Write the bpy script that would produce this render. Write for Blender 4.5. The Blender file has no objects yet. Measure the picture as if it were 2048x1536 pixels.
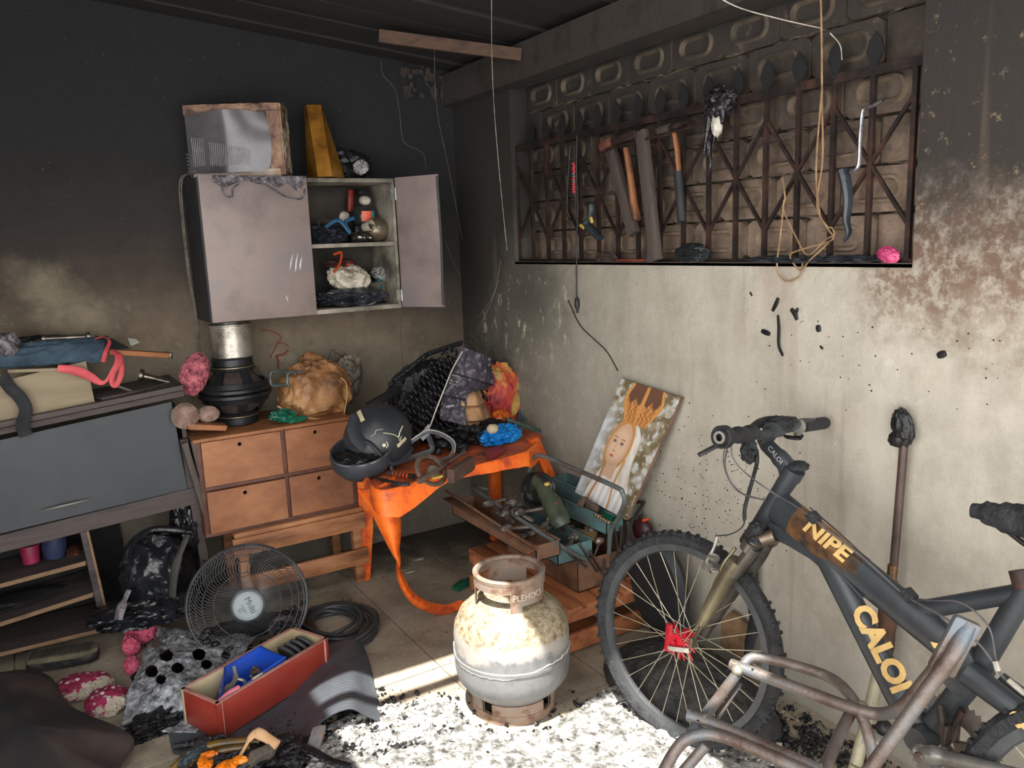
import bpy, bmesh, math, random
from mathutils import Vector, Matrix, noise
from math import sin, cos, pi, radians as RAD
V = Vector
SC = bpy.context.scene
COL = SC.collection

# ---------------------------------------------------------------- camera
F_PX = 1591.98
CAM = V((-2.03528, -3.80257, 1.55))
_y, _p, _r = 0.55006614, 0.178260225, -0.03757007
FW = V((cos(_p)*sin(_y), cos(_p)*cos(_y), -sin(_p)))
_r0 = V((cos(_y), -sin(_y), 0)); _u0 = _r0.cross(FW)
RT = _r0*cos(_r) + _u0*sin(_r)
UP = _u0*cos(_r) - _r0*sin(_r)
cd = bpy.data.cameras.new('camera'); co = bpy.data.objects.new('camera', cd); COL.objects.link(co)
cd.sensor_width = 36; cd.lens = 36*F_PX/2048; cd.clip_start = .05
co.matrix_world = Matrix(((RT.x, UP.x, -FW.x, CAM.x), (RT.y, UP.y, -FW.y, CAM.y), (RT.z, UP.z, -FW.z, CAM.z), (0, 0, 0, 1)))
SC.camera = co
SC.view_settings.view_transform = 'Standard'; SC.view_settings.look = 'None'
SC.view_settings.gamma = 1; SC.view_settings.use_curve_mapping = False
SC.view_settings.exposure = 0.75

# ---------------------------------------------------------------- light
w = bpy.data.worlds.new('sky'); SC.world = w; w.use_nodes = True
bg = w.node_tree.nodes['Background']; bg.inputs[0].default_value = (.985, .98, .965, 1); bg.inputs[1].default_value = 2.9
sd = bpy.data.lights.new('sun', 'SUN'); sd.energy = 10; sd.angle = RAD(.6); sd.color = (1, .96, .88)
so = bpy.data.objects.new('sun', sd); COL.objects.link(so)
SUN = V((.323, .242, -1)).normalized()
so.rotation_mode = 'QUATERNION'; so.rotation_quaternion = SUN.to_track_quat('-Z', 'Y')
so.location = (-3, -5, 5)

# ---------------------------------------------------------------- helpers
def ray(px, py): return FW + RT*((px-1024)/F_PX) - UP*((py-768)/F_PX)
def at(px, py, x=None, y=None, z=None):          # pixel -> point on a plane of the room
    d = ray(px, py)
    t = (x-CAM.x)/d.x if x is not None else (y-CAM.y)/d.y if y is not None else (z-CAM.z)/d.z
    return CAM + d*t
def onp(px, py, p0, n):
    d = ray(px, py); return CAM + d*((p0-CAM).dot(n)/d.dot(n))

def s2l(c):
    c = c/255
    return c/12.92 if c <= .04045 else ((c+.055)/1.055)**2.4
def rgb(t): return (s2l(t[0]), s2l(t[1]), s2l(t[2]), 1)

class NG:
    def __init__(s, name):
        s.m = bpy.data.materials.new(name); s.m.use_nodes = True; s.t = s.m.node_tree
        s.b = s.t.nodes['Principled BSDF']
        s.geo = None
    def n(s, ty, **k):
        x = s.t.nodes.new(ty)
        for a, b in k.items(): setattr(x, a, b)
        return x
    def l(s, a, b): s.t.links.new(a, b)
    def pos(s):
        if not s.geo: s.geo = s.n('ShaderNodeTexCoord').outputs['Object']
        return s.geo
    def mapping(s, scale, rot=(0, 0, 0)):
        m = s.n('ShaderNodeMapping'); s.l(s.pos(), m.inputs[0]); m.inputs['Scale'].default_value = scale; m.inputs['Rotation'].default_value = rot
        return m.outputs[0]
    def noise(s, scale, detail=6, rough=.6, vec=None, dist=0):
        x = s.n('ShaderNodeTexNoise'); s.l(vec or s.pos(), x.inputs['Vector'])
        x.inputs['Scale'].default_value = scale; x.inputs['Detail'].default_value = detail; x.inputs['Roughness'].default_value = rough; x.inputs['Distortion'].default_value = dist
        return x.outputs[0]
    def vor(s, scale, feature='F1'):
        x = s.n('ShaderNodeTexVoronoi', feature=feature); s.l(s.pos(), x.inputs['Vector']); x.inputs['Scale'].default_value = scale
        return x.outputs[0]
    def xyz(s):
        x = s.n('ShaderNodeSeparateXYZ'); s.l(s.pos(), x.inputs[0]); return x.outputs
    def m_(s, op, a, b=0.0, c=0.0):
        x = s.n('ShaderNodeMath', operation=op)
        for i, v in enumerate((a, b, c)):
            if isinstance(v, (int, float)): x.inputs[i].default_value = v
            else: s.l(v, x.inputs[i])
        return x.outputs[0]
    def step(s, v, a, b, lo=0, hi=1):
        x = s.n('ShaderNodeMapRange', interpolation_type='SMOOTHSTEP'); s.l(v, x.inputs[0])
        for i, q in enumerate((a, b, lo, hi)): x.inputs[1+i].default_value = q
        return x.outputs[0]
    def ramp(s, v, stops):
        x = s.n('ShaderNodeValToRGB'); s.l(v, x.inputs[0]); e = x.color_ramp.elements
        while len(e) < len(stops): e.new(.5)
        for i, (p, c) in enumerate(stops): e[i].position = p; e[i].color = rgb(c)
        return x.outputs[0]
    def mix(s, f, a, b, mode='MIX'):
        x = s.n('ShaderNodeMix', data_type='RGBA', blend_type=mode)
        if isinstance(f, (int, float)): x.inputs[0].default_value = f
        else: s.l(f, x.inputs[0])
        for i, v in ((6, a), (7, b)):
            if isinstance(v, tuple): x.inputs[i].default_value = rgb(v)
            else: s.l(v, x.inputs[i])
        return x.outputs[2]
    def out(s, color, rough=.7, bump=None, bs=.3, dist=.01, metal=0):
        if isinstance(color, tuple): s.b.inputs['Base Color'].default_value = rgb(color)
        else: s.l(color, s.b.inputs['Base Color'])
        if isinstance(rough, (int, float)): s.b.inputs['Roughness'].default_value = rough
        else: s.l(rough, s.b.inputs['Roughness'])
        s.b.inputs['Metallic'].default_value = metal
        if bump is not None:
            b = s.n('ShaderNodeBump'); s.l(bump, b.inputs['Height']); b.inputs['Strength'].default_value = bs; b.inputs['Distance'].default_value = dist
            s.l(b.outputs[0], s.b.inputs['Normal'])
        return s.m

_mats = {}
def mat(name, cols, scale=10, rough=.6, metal=0, bs=.2, bscale=60, stretch=(1, 1, 1), sharp=.5, dist=.005):
    if name in _mats: return _mats[name]
    g = NG(name); v = g.mapping(stretch)
    nz = g.noise(scale, 6, .65, v)
    k = len(cols)
    lo, hi = .5-.22*sharp-.05, .5+.22*sharp+.05
    c = g.ramp(nz, [(lo+(hi-lo)*i/max(1, k-1), cc) for i, cc in enumerate(cols)]) if k > 1 else cols[0]
    g.out(c, rough, g.noise(bscale, 4, .6, v) if bs else None, bs, dist, metal)
    _mats[name] = g.m
    return g.m

def finish(bm, name, m, smooth=True, ang=40):
    me = bpy.data.meshes.new(name)
    bmesh.ops.recalc_face_normals(bm, faces=bm.faces)
    bm.to_mesh(me); bm.free()
    if m: me.materials.append(m)
    if smooth:
        me.shade_smooth(); me.set_sharp_from_angle(angle=RAD(ang))
    return me
def part(name, bm, m, parent=None, smooth=True, label=None, kind=None):
    o = bpy.data.objects.new(name, finish(bm, name, m, smooth) if isinstance(bm, bmesh.types.BMesh) else bm); COL.objects.link(o)
    if parent is not None:
        o.parent = parent
        if parent.type == 'EMPTY': o.location = -parent.location
    if label: o['label'] = label
    if kind: o['kind'] = kind
    return o
def tag(o, label, cat, group=None):
    o['label'] = label; o['category'] = cat
    if group: o['group'] = group
    return o
def thing(name, label, cat, loc, group=None):
    o = bpy.data.objects.new(name, None); COL.objects.link(o); o.location = V(loc); o.empty_display_size = .05
    return tag(o, label, cat, group)
def solo(name, bm, m, label, cat, group=None, smooth=True):
    # move origin to the base of the thing
    xs = [v.co for v in bm.verts]; c = V((sum(p.x for p in xs)/len(xs), sum(p.y for p in xs)/len(xs), min(p.z for p in xs)))
    for v in bm.verts: v.co -= c
    o = part(name, bm, m, None, smooth); o.location = c
    for s in o.data.materials: pass
    return tag(o, label, cat, group)
def struct(name, bm, m, parent=None, smooth=False):
    o = part(name, bm, m, parent, smooth)
    if parent is None: o['kind'] = 'structure'
    return o
BM = bmesh.new

def frame_from(d, up=V((0, 0, 1))):
    d = d.normalized(); 
    if abs(d.dot(up)) > .98: up = V((1, 0, 0))
    a = up.cross(d).normalized(); b = d.cross(a)
    return a, b, d
def box(bm, c, s, R=None, bev=0):
    c = V(c); R = R or Matrix.Identity(3)
    vs = [bm.verts.new(c + R @ V((s[0]*x/2, s[1]*y/2, s[2]*z/2))) for x in (-1, 1) for y in (-1, 1) for z in (-1, 1)]
    fs = [bm.faces.new([vs[i] for i in q]) for q in ((0, 1, 3, 2), (4, 6, 7, 5), (0, 4, 5, 1), (2, 3, 7, 6), (0, 2, 6, 4), (1, 5, 7, 3))]
    if bev: bmesh.ops.bevel(bm, geom=list({e for f in fs for e in f.edges}), offset=bev, segments=2, affect='EDGES', profile=.5)
def bar(bm, a, b, w, h, up=V((0, 0, 1)), bev=0):
    a, b = V(a), V(b); x, y, z = frame_from(b-a, up)
    R = Matrix((x, y, z)).transposed()
    box(bm, (a+b)/2, (w, h, (b-a).length), R, bev)
def prism(bm, pts, ext, bev=0):
    ext = V(ext); n = len(pts)
    a = [bm.verts.new(V(p)) for p in pts]; b = [bm.verts.new(V(p)+ext) for p in pts]
    fs = [bm.faces.new(a), bm.faces.new(b[::-1])] + [bm.faces.new((a[i], b[i], b[(i+1) % n], a[(i+1) % n])) for i in range(n)]
    if bev: bmesh.ops.bevel(bm, geom=list({e for f in fs[:2] for e in f.edges}), offset=bev, segments=2, affect='EDGES', profile=.5)
def smoothpts(pts, k=6, closed=False):
    pts = [V(p) for p in pts]; n = len(pts); out = []
    for i in range(n if closed else n-1):
        p1, p2 = pts[i], pts[(i+1) % n]
        p0 = pts[i-1] if (i or closed) else p1*2-p2
        p3 = pts[(i+2) % n] if (closed or i+2 < n) else p2*2-p1
        for j in range(k):
            t = j/k
            out.append(.5*((2*p1)+(p2-p0)*t+(2*p0-5*p1+4*p2-p3)*t*t+(3*p1-p0-3*p2+p3)*t**3))
    if not closed: out.append(pts[-1])
    return out
def tube(bm, pts, r, n=8, k=0, closed=False, flat=1.0, up=V((0, 0, 1)), cap=True):
    pts = smoothpts(pts, k, closed) if k else [V(p) for p in pts]
    m = len(pts); rings = []; pa = None
    for i, p in enumerate(pts):
        d = (pts[(i+1) % m]-pts[i-1]) if closed else (pts[min(i+1, m-1)]-pts[max(i-1, 0)])
        if d.length < 1e-9: d = V((0, 0, 1))
        d.normalize()
        if pa is None: a, b, _ = frame_from(d, up)
        else:
            a = (pa - d*pa.dot(d))
            if a.length < 1e-6: a, b, _ = frame_from(d, up)
            a.normalize(); b = d.cross(a)
        pa = a
        rr = r(i/(m-1)) if callable(r) else (r[min(len(r)-1, int(i*len(r)/m))] if isinstance(r, (list, tuple)) else r)
        rings.append([bm.verts.new(p + a*(rr*cos(2*pi*j/n)) + b*(rr*flat*sin(2*pi*j/n))) for j in range(n)])
    for i in range(m if closed else m-1):
        A, B = rings[i], rings[(i+1) % m]
        for j in range(n): bm.faces.new((A[j], A[(j+1) % n], B[(j+1) % n], B[j]))
    if cap and not closed:
        bm.faces.new(rings[0][::-1]); bm.faces.new(rings[-1])
def lathe(bm, prof, c=(0, 0, 0), R=None, n=48, a0=0, a1=2*pi):
    c = V(c); R = R or Matrix.Identity(3); full = abs(a1-a0-2*pi) < 1e-6
    rings = []
    for k in range(n if full else n+1):
        a = a0+(a1-a0)*k/n
        rings.append([bm.verts.new(c + R @ V((r*cos(a), r*sin(a), z))) for r, z in prof])
    m = len(rings)
    for k in range(n):
        A, B = rings[k], rings[(k+1) % m]
        for i in range(len(prof)-1): 
            bm.faces.new((A[i], B[i], B[i+1], A[i+1]))
    bmesh.ops.remove_doubles(bm, verts=[v for q in rings for v in q], dist=1e-6)
def ss(a, b, t): t = max(0, min(1, (t-a)/(b-a))); return t*t*(3-2*t)
def fbm(p, o=4, ridged=False):
    s = 0; a = 1; t = 0
    for _ in range(o):
        v = noise.noise(p); v = (1-abs(v)*2) if ridged else v
        s += a*v; t += a; a *= .55; p = p*2.03+V((3.1, 1.7, 5.3))
    return s/t
def blob(bm, c, r, seed=0, amp=.2, freq=2.5, sub=4, R=None, ridged=True, zmin=None, shape=None):
    c = V(c); R = R or Matrix.Identity(3); r = (r, r, r) if isinstance(r, (int, float)) else r
    res = bmesh.ops.create_icosphere(bm, subdivisions=sub, radius=1)
    o = V((seed*7.3, seed*3.1, seed*1.7))
    for v in res['verts']:
        d = v.co.copy(); k = 1+amp*fbm(d*freq+o, 4, ridged)-(amp*.4 if ridged else 0)
        if shape: d = shape(d)
        p = c + R @ V((d.x*r[0]*k, d.y*r[1]*k, d.z*r[2]*k))
        if zmin is not None and p.z < zmin: p.z = zmin+.1*(p.z-zmin)*0
        v.co = p
def sheet(bm, fn, nu, nv, th=.004):
    g = [[V(fn(i/nu, j/nv)) for j in range(nv+1)] for i in range(nu+1)]
    def nrm(i, j):
        a = g[min(i+1, nu)][j]-g[max(i-1, 0)][j]; b = g[i][min(j+1, nv)]-g[i][max(j-1, 0)]
        n = a.cross(b); return n.normalized() if n.length > 1e-12 else V((0, 0, 1))
    A = [[bm.verts.new(g[i][j]) for j in range(nv+1)] for i in range(nu+1)]
    B = [[bm.verts.new(g[i][j]-nrm(i, j)*th) for j in range(nv+1)] for i in range(nu+1)]
    for i in range(nu):
        for j in range(nv):
            bm.faces.new((A[i][j], A[i+1][j], A[i+1][j+1], A[i][j+1])); bm.faces.new((B[i][j], B[i][j+1], B[i+1][j+1], B[i+1][j]))
    for i in range(nu):
        bm.faces.new((A[i][0], B[i][0], B[i+1][0], A[i+1][0])); bm.faces.new((A[i][nv], A[i+1][nv], B[i+1][nv], B[i][nv]))
    for j in range(nv):
        bm.faces.new((A[0][j], A[0][j+1], B[0][j+1], B[0][j])); bm.faces.new((A[nu][j], B[nu][j], B[nu][j+1], A[nu][j+1]))
def bil(c, u, v): return (c[0]*(1-u)+c[1]*u)*(1-v)+(c[3]*(1-u)+c[2]*u)*v
def RZ(a): return Matrix.Rotation(a, 3, 'Z')
def R3(x, y, z): return RZ(z) @ Matrix.Rotation(y, 3, 'Y') @ Matrix.Rotation(x, 3, 'X')
def basis(x, y): 
    x = V(x).normalized(); z = x.cross(V(y)).normalized(); y = z.cross(x); return Matrix((x, y, z)).transposed()
def text(name, s, size, org, dx, dy, m, parent=None, ext=.0006, bold=0, warp=None, label=None, shear=0, sx=1):
    cu = bpy.data.curves.new(name, 'FONT'); cu.body = s; cu.size = size; cu.extrude = ext; cu.offset = bold; cu.shear = shear
    cu.align_x = 'CENTER'; cu.align_y = 'CENTER'; cu.resolution_u = 3
    t = bpy.data.objects.new('tmp', cu); COL.objects.link(t)
    me = bpy.data.meshes.new_from_object(t.evaluated_get(bpy.context.evaluated_depsgraph_get()))
    bpy.data.objects.remove(t)
    R = basis(dx, dy)
    for v in me.vertices:
        q = v.co.copy(); q.x *= sx
        v.co = warp(q) if warp else V(org) + R @ q
    me.name = name; me.materials.clear(); me.materials.append(m)
    return part(name, me, None, parent, label=label)
def rods(bm, segs, r, n=6):
    for a, b in segs: tube(bm, [a, b], r, n)
random.seed(4)
# ================================================================ setting
def wall_back_mat():
    g = NG('sooty_plaster_back'); x, y, z = g.xyz()
    n1 = g.noise(1.6, 8, .6); n2 = g.noise(9, 6, .7); n3 = g.noise(45, 4, .6)
    zz = g.m_('ADD', z, g.m_('MULTIPLY', g.m_('SUBTRACT', n1, .5), .45))
    zz = g.m_('ADD', zz, g.m_('MULTIPLY', g.m_('SUBTRACT', n2, .5), .12))
    zz = g.m_('ADD', zz, g.step(x, -.6, .05, 0, .22))
    c = g.ramp(g.m_('DIVIDE', zz, 2.6), [(0, (112, 106, 95)), (.36, (142, 131, 112)), (.45, (122, 108, 90)), (.53, (86, 75, 64)), (.62, (54, 48, 44)), (.74, (34, 33, 34)), (1, (26, 29, 34))])
    pale = g.m_('MULTIPLY', g.step(g.noise(4.5, 7, .7), .56, .66), g.m_('SUBTRACT', 1, g.step(z, 1.15, 1.5)))
    c = g.mix(g.m_('MULTIPLY', pale, .6), c, (184, 172, 150))
    c = g.mix(g.m_('MULTIPLY', g.step(g.noise(14, 8, .8), .56, .64), g.m_('SUBTRACT', .5, g.step(z, 1.2, 1.6, 0, .5))), c, (96, 84, 70))
    pd_ = g.m_('ADD', g.m_('POWER', g.m_('MULTIPLY', g.m_('ADD', g.m_('ADD', x, 1.9), g.m_('MULTIPLY', g.m_('SUBTRACT', z, 1.4), .6)), 5), 2), g.m_('POWER', g.m_('MULTIPLY', g.m_('SUBTRACT', z, 1.36), 4), 2))
    patch = g.m_('MULTIPLY', g.step(g.m_('ADD', pd_, g.m_('MULTIPLY', n2, 1.1)), .35, 1.4, 1, 0), .8)
    c = g.mix(g.m_('MULTIPLY', patch, .6), c, (168, 156, 132))
    c = g.mix(g.m_('MULTIPLY', g.step(n3, .62, .75), .25), c, (150, 140, 120))
    c = g.mix(g.step(n2, .25, .8, 0, .35), c, (20, 20, 20))
    return g.out(c, .85, g.noise(30, 8, .75), .6, .012)
def wall_right_mat():
    g = NG('sooty_plaster_right'); x, y, z = g.xyz()
    n1 = g.noise(1.4, 8, .6); n2 = g.noise(7, 8, .7); n3 = g.noise(60, 4, .7); n4 = g.noise(22, 8, .75)
    # light plaster, greyer towards the corner
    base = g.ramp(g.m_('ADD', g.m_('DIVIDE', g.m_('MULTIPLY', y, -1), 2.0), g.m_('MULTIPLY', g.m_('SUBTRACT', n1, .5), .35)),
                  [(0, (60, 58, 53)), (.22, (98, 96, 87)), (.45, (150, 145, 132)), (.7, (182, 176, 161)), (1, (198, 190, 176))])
    base = g.mix(g.step(n2, .38, .72, 0, .45), base, (152, 144, 128))
    st = g.noise(5, 8, .7, g.mapping((1, 1, .18)))
    base = g.mix(g.step(st, .35, .7, 0, .32), base, (132, 124, 108))
    base = g.mix(g.step(g.noise(16, 8, .8), .5, .7, 0, .35), base, (206, 202, 188))
    base = g.mix(g.m_('MULTIPLY', g.step(g.noise(5, 8, .75), .6, .68), .5), base, (222, 216, 202))
    base = g.mix(g.m_('MULTIPLY', g.step(g.noise(3.2, 5, .6), .6, .7), .25), base, (196, 168, 156))
    low = g.m_('MULTIPLY', g.step(g.m_('ADD', z, g.m_('MULTIPLY', n1, .4)), .25, .75, 1, 0), .55)
    base = g.mix(low, base, (112, 108, 98))
    # flaking plaster and grey damp soot below the sill, next to the corner
    near = g.m_('MULTIPLY', g.step(g.m_('ADD', y, g.m_('MULTIPLY', g.m_('SUBTRACT', n2, .5), .5)), -1.15, -.7), g.step(z, .95, 1.3))
    base = g.mix(g.m_('MULTIPLY', near, .75), base, (72, 69, 61))
    pk_ = g.m_('MULTIPLY', g.m_('MULTIPLY', g.step(g.noise(15, 6, .75, g.mapping((1, 1, .5))), .58, .62), g.step(y, -1.2, -.95)), g.m_('MULTIPLY', g.step(z, .9, 1.1), g.step(z, 1.42, 1.34)))
    base = g.mix(g.m_('MULTIPLY', pk_, .8), base, (196, 186, 162))
    # soot
    yc = g.n('ShaderNodeFloatCurve') if False else None
    zt = g.m_('ADD', g.step(y, -.75, 0.0, 1.62, 1.02), g.m_('MULTIPLY', g.step(y, -2.45, -2.2, 1, 0), -.13))
    zz = g.m_('ADD', g.m_('SUBTRACT', z, zt), g.m_('MULTIPLY', g.m_('SUBTRACT', n2, .5), .35))
    zz = g.m_('ADD', zz, g.m_('MULTIPLY', g.m_('SUBTRACT', n4, .5), .15))
    right = g.step(y, -2.5, -2.3, 1, 0)
    tan = g.m_('MULTIPLY', g.m_('MULTIPLY', g.step(zz, -.34, -.05), g.m_('ADD', .25, g.step(n4, .38, .56, .0, .75))), right)
    c = g.mix(tan, base, (122, 98, 82))
    s = g.step(zz, -.12, .25)
    dark = g.mix(g.m_('MULTIPLY', right, g.step(n4, .58, .66)), (50, 45, 41), (128, 112, 92))
    dark = g.mix(g.step(z, 1.8, 2.3, 0, .6), dark, (36, 34, 34))
    c = g.mix(s, c, dark)
    spk = g.m_('MULTIPLY', g.step(n3, .68, .76), .35)
    c = g.mix(spk, c, (84, 78, 70))
    # water runs
    run = g.step(g.noise(9, 3, .5, g.mapping((1, 1, .06))), .62, .68, 0, .22)
    c = g.mix(run, c, (130, 112, 92))
    return g.out(c, .82, g.noise(26, 9, .75), .6, .012)
M_wb = wall_back_mat(); M_wr = wall_right_mat()
def tile_mat():
    g = NG('sooty_floor_tile'); x, y, z = g.xyz()
    n = g.noise(5, 8, .7); n2 = g.noise(40, 5, .7)
    c = g.ramp(n, [(.3, (116, 107, 94)), (.5, (156, 144, 127)), (.68, (176, 164, 146))])
    # darker towards the corner under the table
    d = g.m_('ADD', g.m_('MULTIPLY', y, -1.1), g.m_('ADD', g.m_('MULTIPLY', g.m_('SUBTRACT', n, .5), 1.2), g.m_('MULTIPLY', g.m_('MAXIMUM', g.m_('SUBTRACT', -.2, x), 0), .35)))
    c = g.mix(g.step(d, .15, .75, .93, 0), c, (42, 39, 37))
    c = g.mix(g.step(n2, .62, .7, 0, .6), c, (190, 182, 168))
    c = g.mix(g.step(g.noise(26, 6, .7), .6, .7, 0, .7), c, (48, 45, 42))
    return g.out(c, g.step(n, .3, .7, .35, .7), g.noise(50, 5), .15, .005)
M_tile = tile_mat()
M_grout = mat('grout', [(150, 142, 128), (92, 86, 78)], 14, .9)
M_dark = mat('soot_black', [(14, 14, 15), (26, 25, 25)], 12, .8)
# floor: slab with recessed joints, every tile a piece
bm = BM(); box(bm, (-1.6, -2.5, -.055), (3.6, 5.4, .1)); FLOOR = struct('floor', bm, M_grout)
T = .45
for i in range(8):
    for j in range(11):
        x0 = .03-T*(i+1)+.0; y0 = -T*(j+1)+.03
        cx, cy = x0+T/2, y0+T/2
        if cx-T/2 < -3.4: continue
        sx = T-.005; sy = T-.005; ax, bx = cx-sx/2, min(cx+sx/2, -.001); ay, by = cy-sy/2, min(cy+sy/2, -.001)
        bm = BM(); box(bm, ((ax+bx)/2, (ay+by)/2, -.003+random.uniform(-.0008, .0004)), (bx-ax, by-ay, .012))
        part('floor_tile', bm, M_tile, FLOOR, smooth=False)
# back wall
bm = BM(); box(bm, (-1.6, .075, 1.3), (3.5, .15, 2.8)); struct('wall_back', bm, M_wb)
# right wall with a walled-up window opening, built from pieces around the opening
YL, YR, ZS, ZT = -.552, -2.545, 1.449, 2.229
bm = BM()
prism(bm, [(0, .15, -.05), (0, -5.2, -.05), (0, -5.2, ZS), (0, .15, ZS)], (.15, 0, 0))
prism(bm, [(0, .15, ZS), (0, YL, ZS), (0, YL, 2.7), (0, .15, 2.7)], (.15, 0, 0))
prism(bm, [(0, YR, ZS), (0, -5.2, ZS), (0, -5.2, 2.7), (0, YR, 2.7)], (.15, 0, 0))
prism(bm, [(0, YL, ZT+.3), (0, YR, ZT+.3), (0, YR, 2.7), (0, YL, 2.7)], (.15, 0, 0))
bmesh.ops.remove_doubles(bm, verts=bm.verts, dist=1e-5)
WR = struct('wall_right', bm, M_wr)
bm = BM(); box(bm, (-3.275, -1.1, 1.3), (.15, 2.3, 2.8)); struct('wall_left', bm, M_wb)
# concrete ring beam over the opening
M_beam = mat('sooty_concrete_beam', [(34, 31, 30), (58, 51, 46), (46, 41, 38)], 6, .9, bs=.4, bscale=40)
bm = BM(); box(bm, (.0, -2.55, 2.31), (.13, 5.2, .15)); 
BE = struct('trim_1', bm, M_beam)
# plank on the corner: ragged render lumps
bm = BM()
for k in range(26):
    blob(bm, (random.uniform(-.28, -.03), -.012, random.uniform(2.28, 2.4)), (random.uniform(.01, .03), .012, random.uniform(.01, .03)), k, .6, 2, 1)
struct('corner_render', bm, M_beam, BE)
# ceiling: planks running parallel to the back wall on a shallow slope, unseen gap shaped to cast the sun patch on the floor
M_ceil = mat('charred_ceiling_plank', [(22, 21, 22), (40, 36, 35), (30, 28, 29)], 3, .85, bs=.5, bscale=20, stretch=(.2, 3, 1))
def zc(x): return 2.425-.094*x
bm = BM(); HY0, HY1, HX0, HX1 = -1.90, -3.15, -1.27, -2.20
prism(bm, [(.1, .1, zc(.1)+.03), (.1, HY0, zc(.1)+.03), (-3.35, HY0, zc(-3.35)+.03), (-3.35, .1, zc(-3.35)+.03)], (0, 0, .03))
prism(bm, [(.1, HY1, zc(.1)+.03), (.1, -5.2, zc(.1)+.03), (-3.35, -5.2, zc(-3.35)+.03), (-3.35, HY1, zc(-3.35)+.03)], (0, 0, .03))
prism(bm, [(.1, HY0, zc(.1)+.03), (.1, HY1, zc(.1)+.03), (HX0, HY1, zc(HX0)+.03), (HX0, HY0, zc(HX0)+.03)], (0, 0, .03))
prism(bm, [(HX0, HY0, zc(HX0)+.03), (HX0, -2.43, zc(HX0)+.03), (-1.50, -2.43, zc(-1.5)+.03), (-1.50, HY0, zc(-1.5)+.03)], (0, 0, .03))
prism(bm, [(HX1, HY0, zc(HX1)+.03), (HX1, HY1, zc(HX1)+.03), (-3.35, HY1, zc(-3.35)+.03), (-3.35, HY0, zc(-3.35)+.03)], (0, 0, .03))
CE = struct('ceiling', bm, M_dark)
y = .05; k = 0
while y > -5.1:
    wv = .2+.05*random.random(); y2 = y-wv
    spans = [(.08, -3.3)]
    if y > HY1+.02 and y2 < HY0-.02: spans = [(.08, (HX0 if y < -2.4 else -1.5)+random.uniform(-.02, .02)), (HX1+random.uniform(-.02, .02), -3.3)]
    for a, b in spans:
        dz = random.uniform(0, .012)
        bm = BM(); prism(bm, [(a, y-.004, zc(a)-dz), (a, y2+.004, zc(a)-dz-random.uniform(0, .01)), (b, y2+.004, zc(b)-dz), (b, y-.004, zc(b)-dz)], (0, 0, .026))
        part('ceiling_plank', bm, M_ceil, CE, smooth=False)
    y = y2; k += 1
bm = BM(); box(bm, (-1.8, -2.045, zc(-1.8)-.02), (1.3, .045, .04), Matrix.Rotation(.094, 3, 'Y')); part('shadow_batten', bm, M_ceil, CE, smooth=False)  # unseen batten added across the gap to cast a dark strip below
M_hang = mat('scorched_bare_plank', [(52, 38, 31), (88, 64, 50), (66, 50, 41)], 5, .8, bs=.4, bscale=30, stretch=(.3, 3, 3))
bm = BM(); bar(bm, at(758, 72, z=2.405), at(1042, 110, z=2.33), .02, .05)
solo('hanging_plank', bm, M_hang, 'scorched brown plank hanging loose under the ceiling near the corner', 'plank')
M_flake = mat('pale_plaster', [(186, 172, 150), (150, 136, 116)], 20, .8)
bm = BM(); blob(bm, at(1006, 124, y=-.012), (.014, .014, .018), 3, .5, 2, 2); solo('plaster_chip', bm, M_flake, 'pale broken plaster chip high in the corner under the ceiling', 'chip')

# ---- blocks of the walled-up window
M_blk = []
def block_mat(pale=False):
    g = NG('sooty_clay_block'); 
    gn = g.n('ShaderNodeNewGeometry').outputs['Position']; sp = g.n('ShaderNodeSeparateXYZ'); g.l(gn, sp.inputs[0])
    z = sp.outputs[2]; yy = sp.outputs[1]
    def nz(s, d=6):
        x = g.n('ShaderNodeTexNoise'); g.l(gn, x.inputs['Vector']); x.inputs['Scale'].default_value = s; x.inputs['Detail'].default_value = d; x.inputs['Roughness'].default_value = .7; return x.outputs[0]
    n = nz(4); n2 = nz(25)
    f = g.m_('ADD', z, g.m_('ADD', g.m_('MULTIPLY', g.m_('SUBTRACT', n, .5), .5), g.m_('MULTIPLY', yy, .17)))
    c = g.ramp(g.step(f, .95, 2.0), [(0, (160, 136, 118)), (.35, (132, 112, 97)), (.62, (78, 68, 59)), (1, (50, 45, 41))])
    c = g.mix(g.step(n2, .35, .75, .45, 0), c, (38, 33, 31))
    c = g.mix(g.step(nz(12), .6, .72, 0, .35), c, (150, 130, 106))
    if pale: c = g.mix(g.step(nz(9), .35, .6, .15, .62), c, (172, 150, 122))
    if pale: c = g.mix(g.step(f, 1.25, 1.8, 0, .62), c, (58, 52, 46))
    else: c = g.mix(g.step(nz(30), .5, .7, 0, .3), c, (30, 26, 24))
    return g.out(c, .85, n2, .5, .008)
M_blk = block_mat(); M_blkp = block_mat(True)
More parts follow.
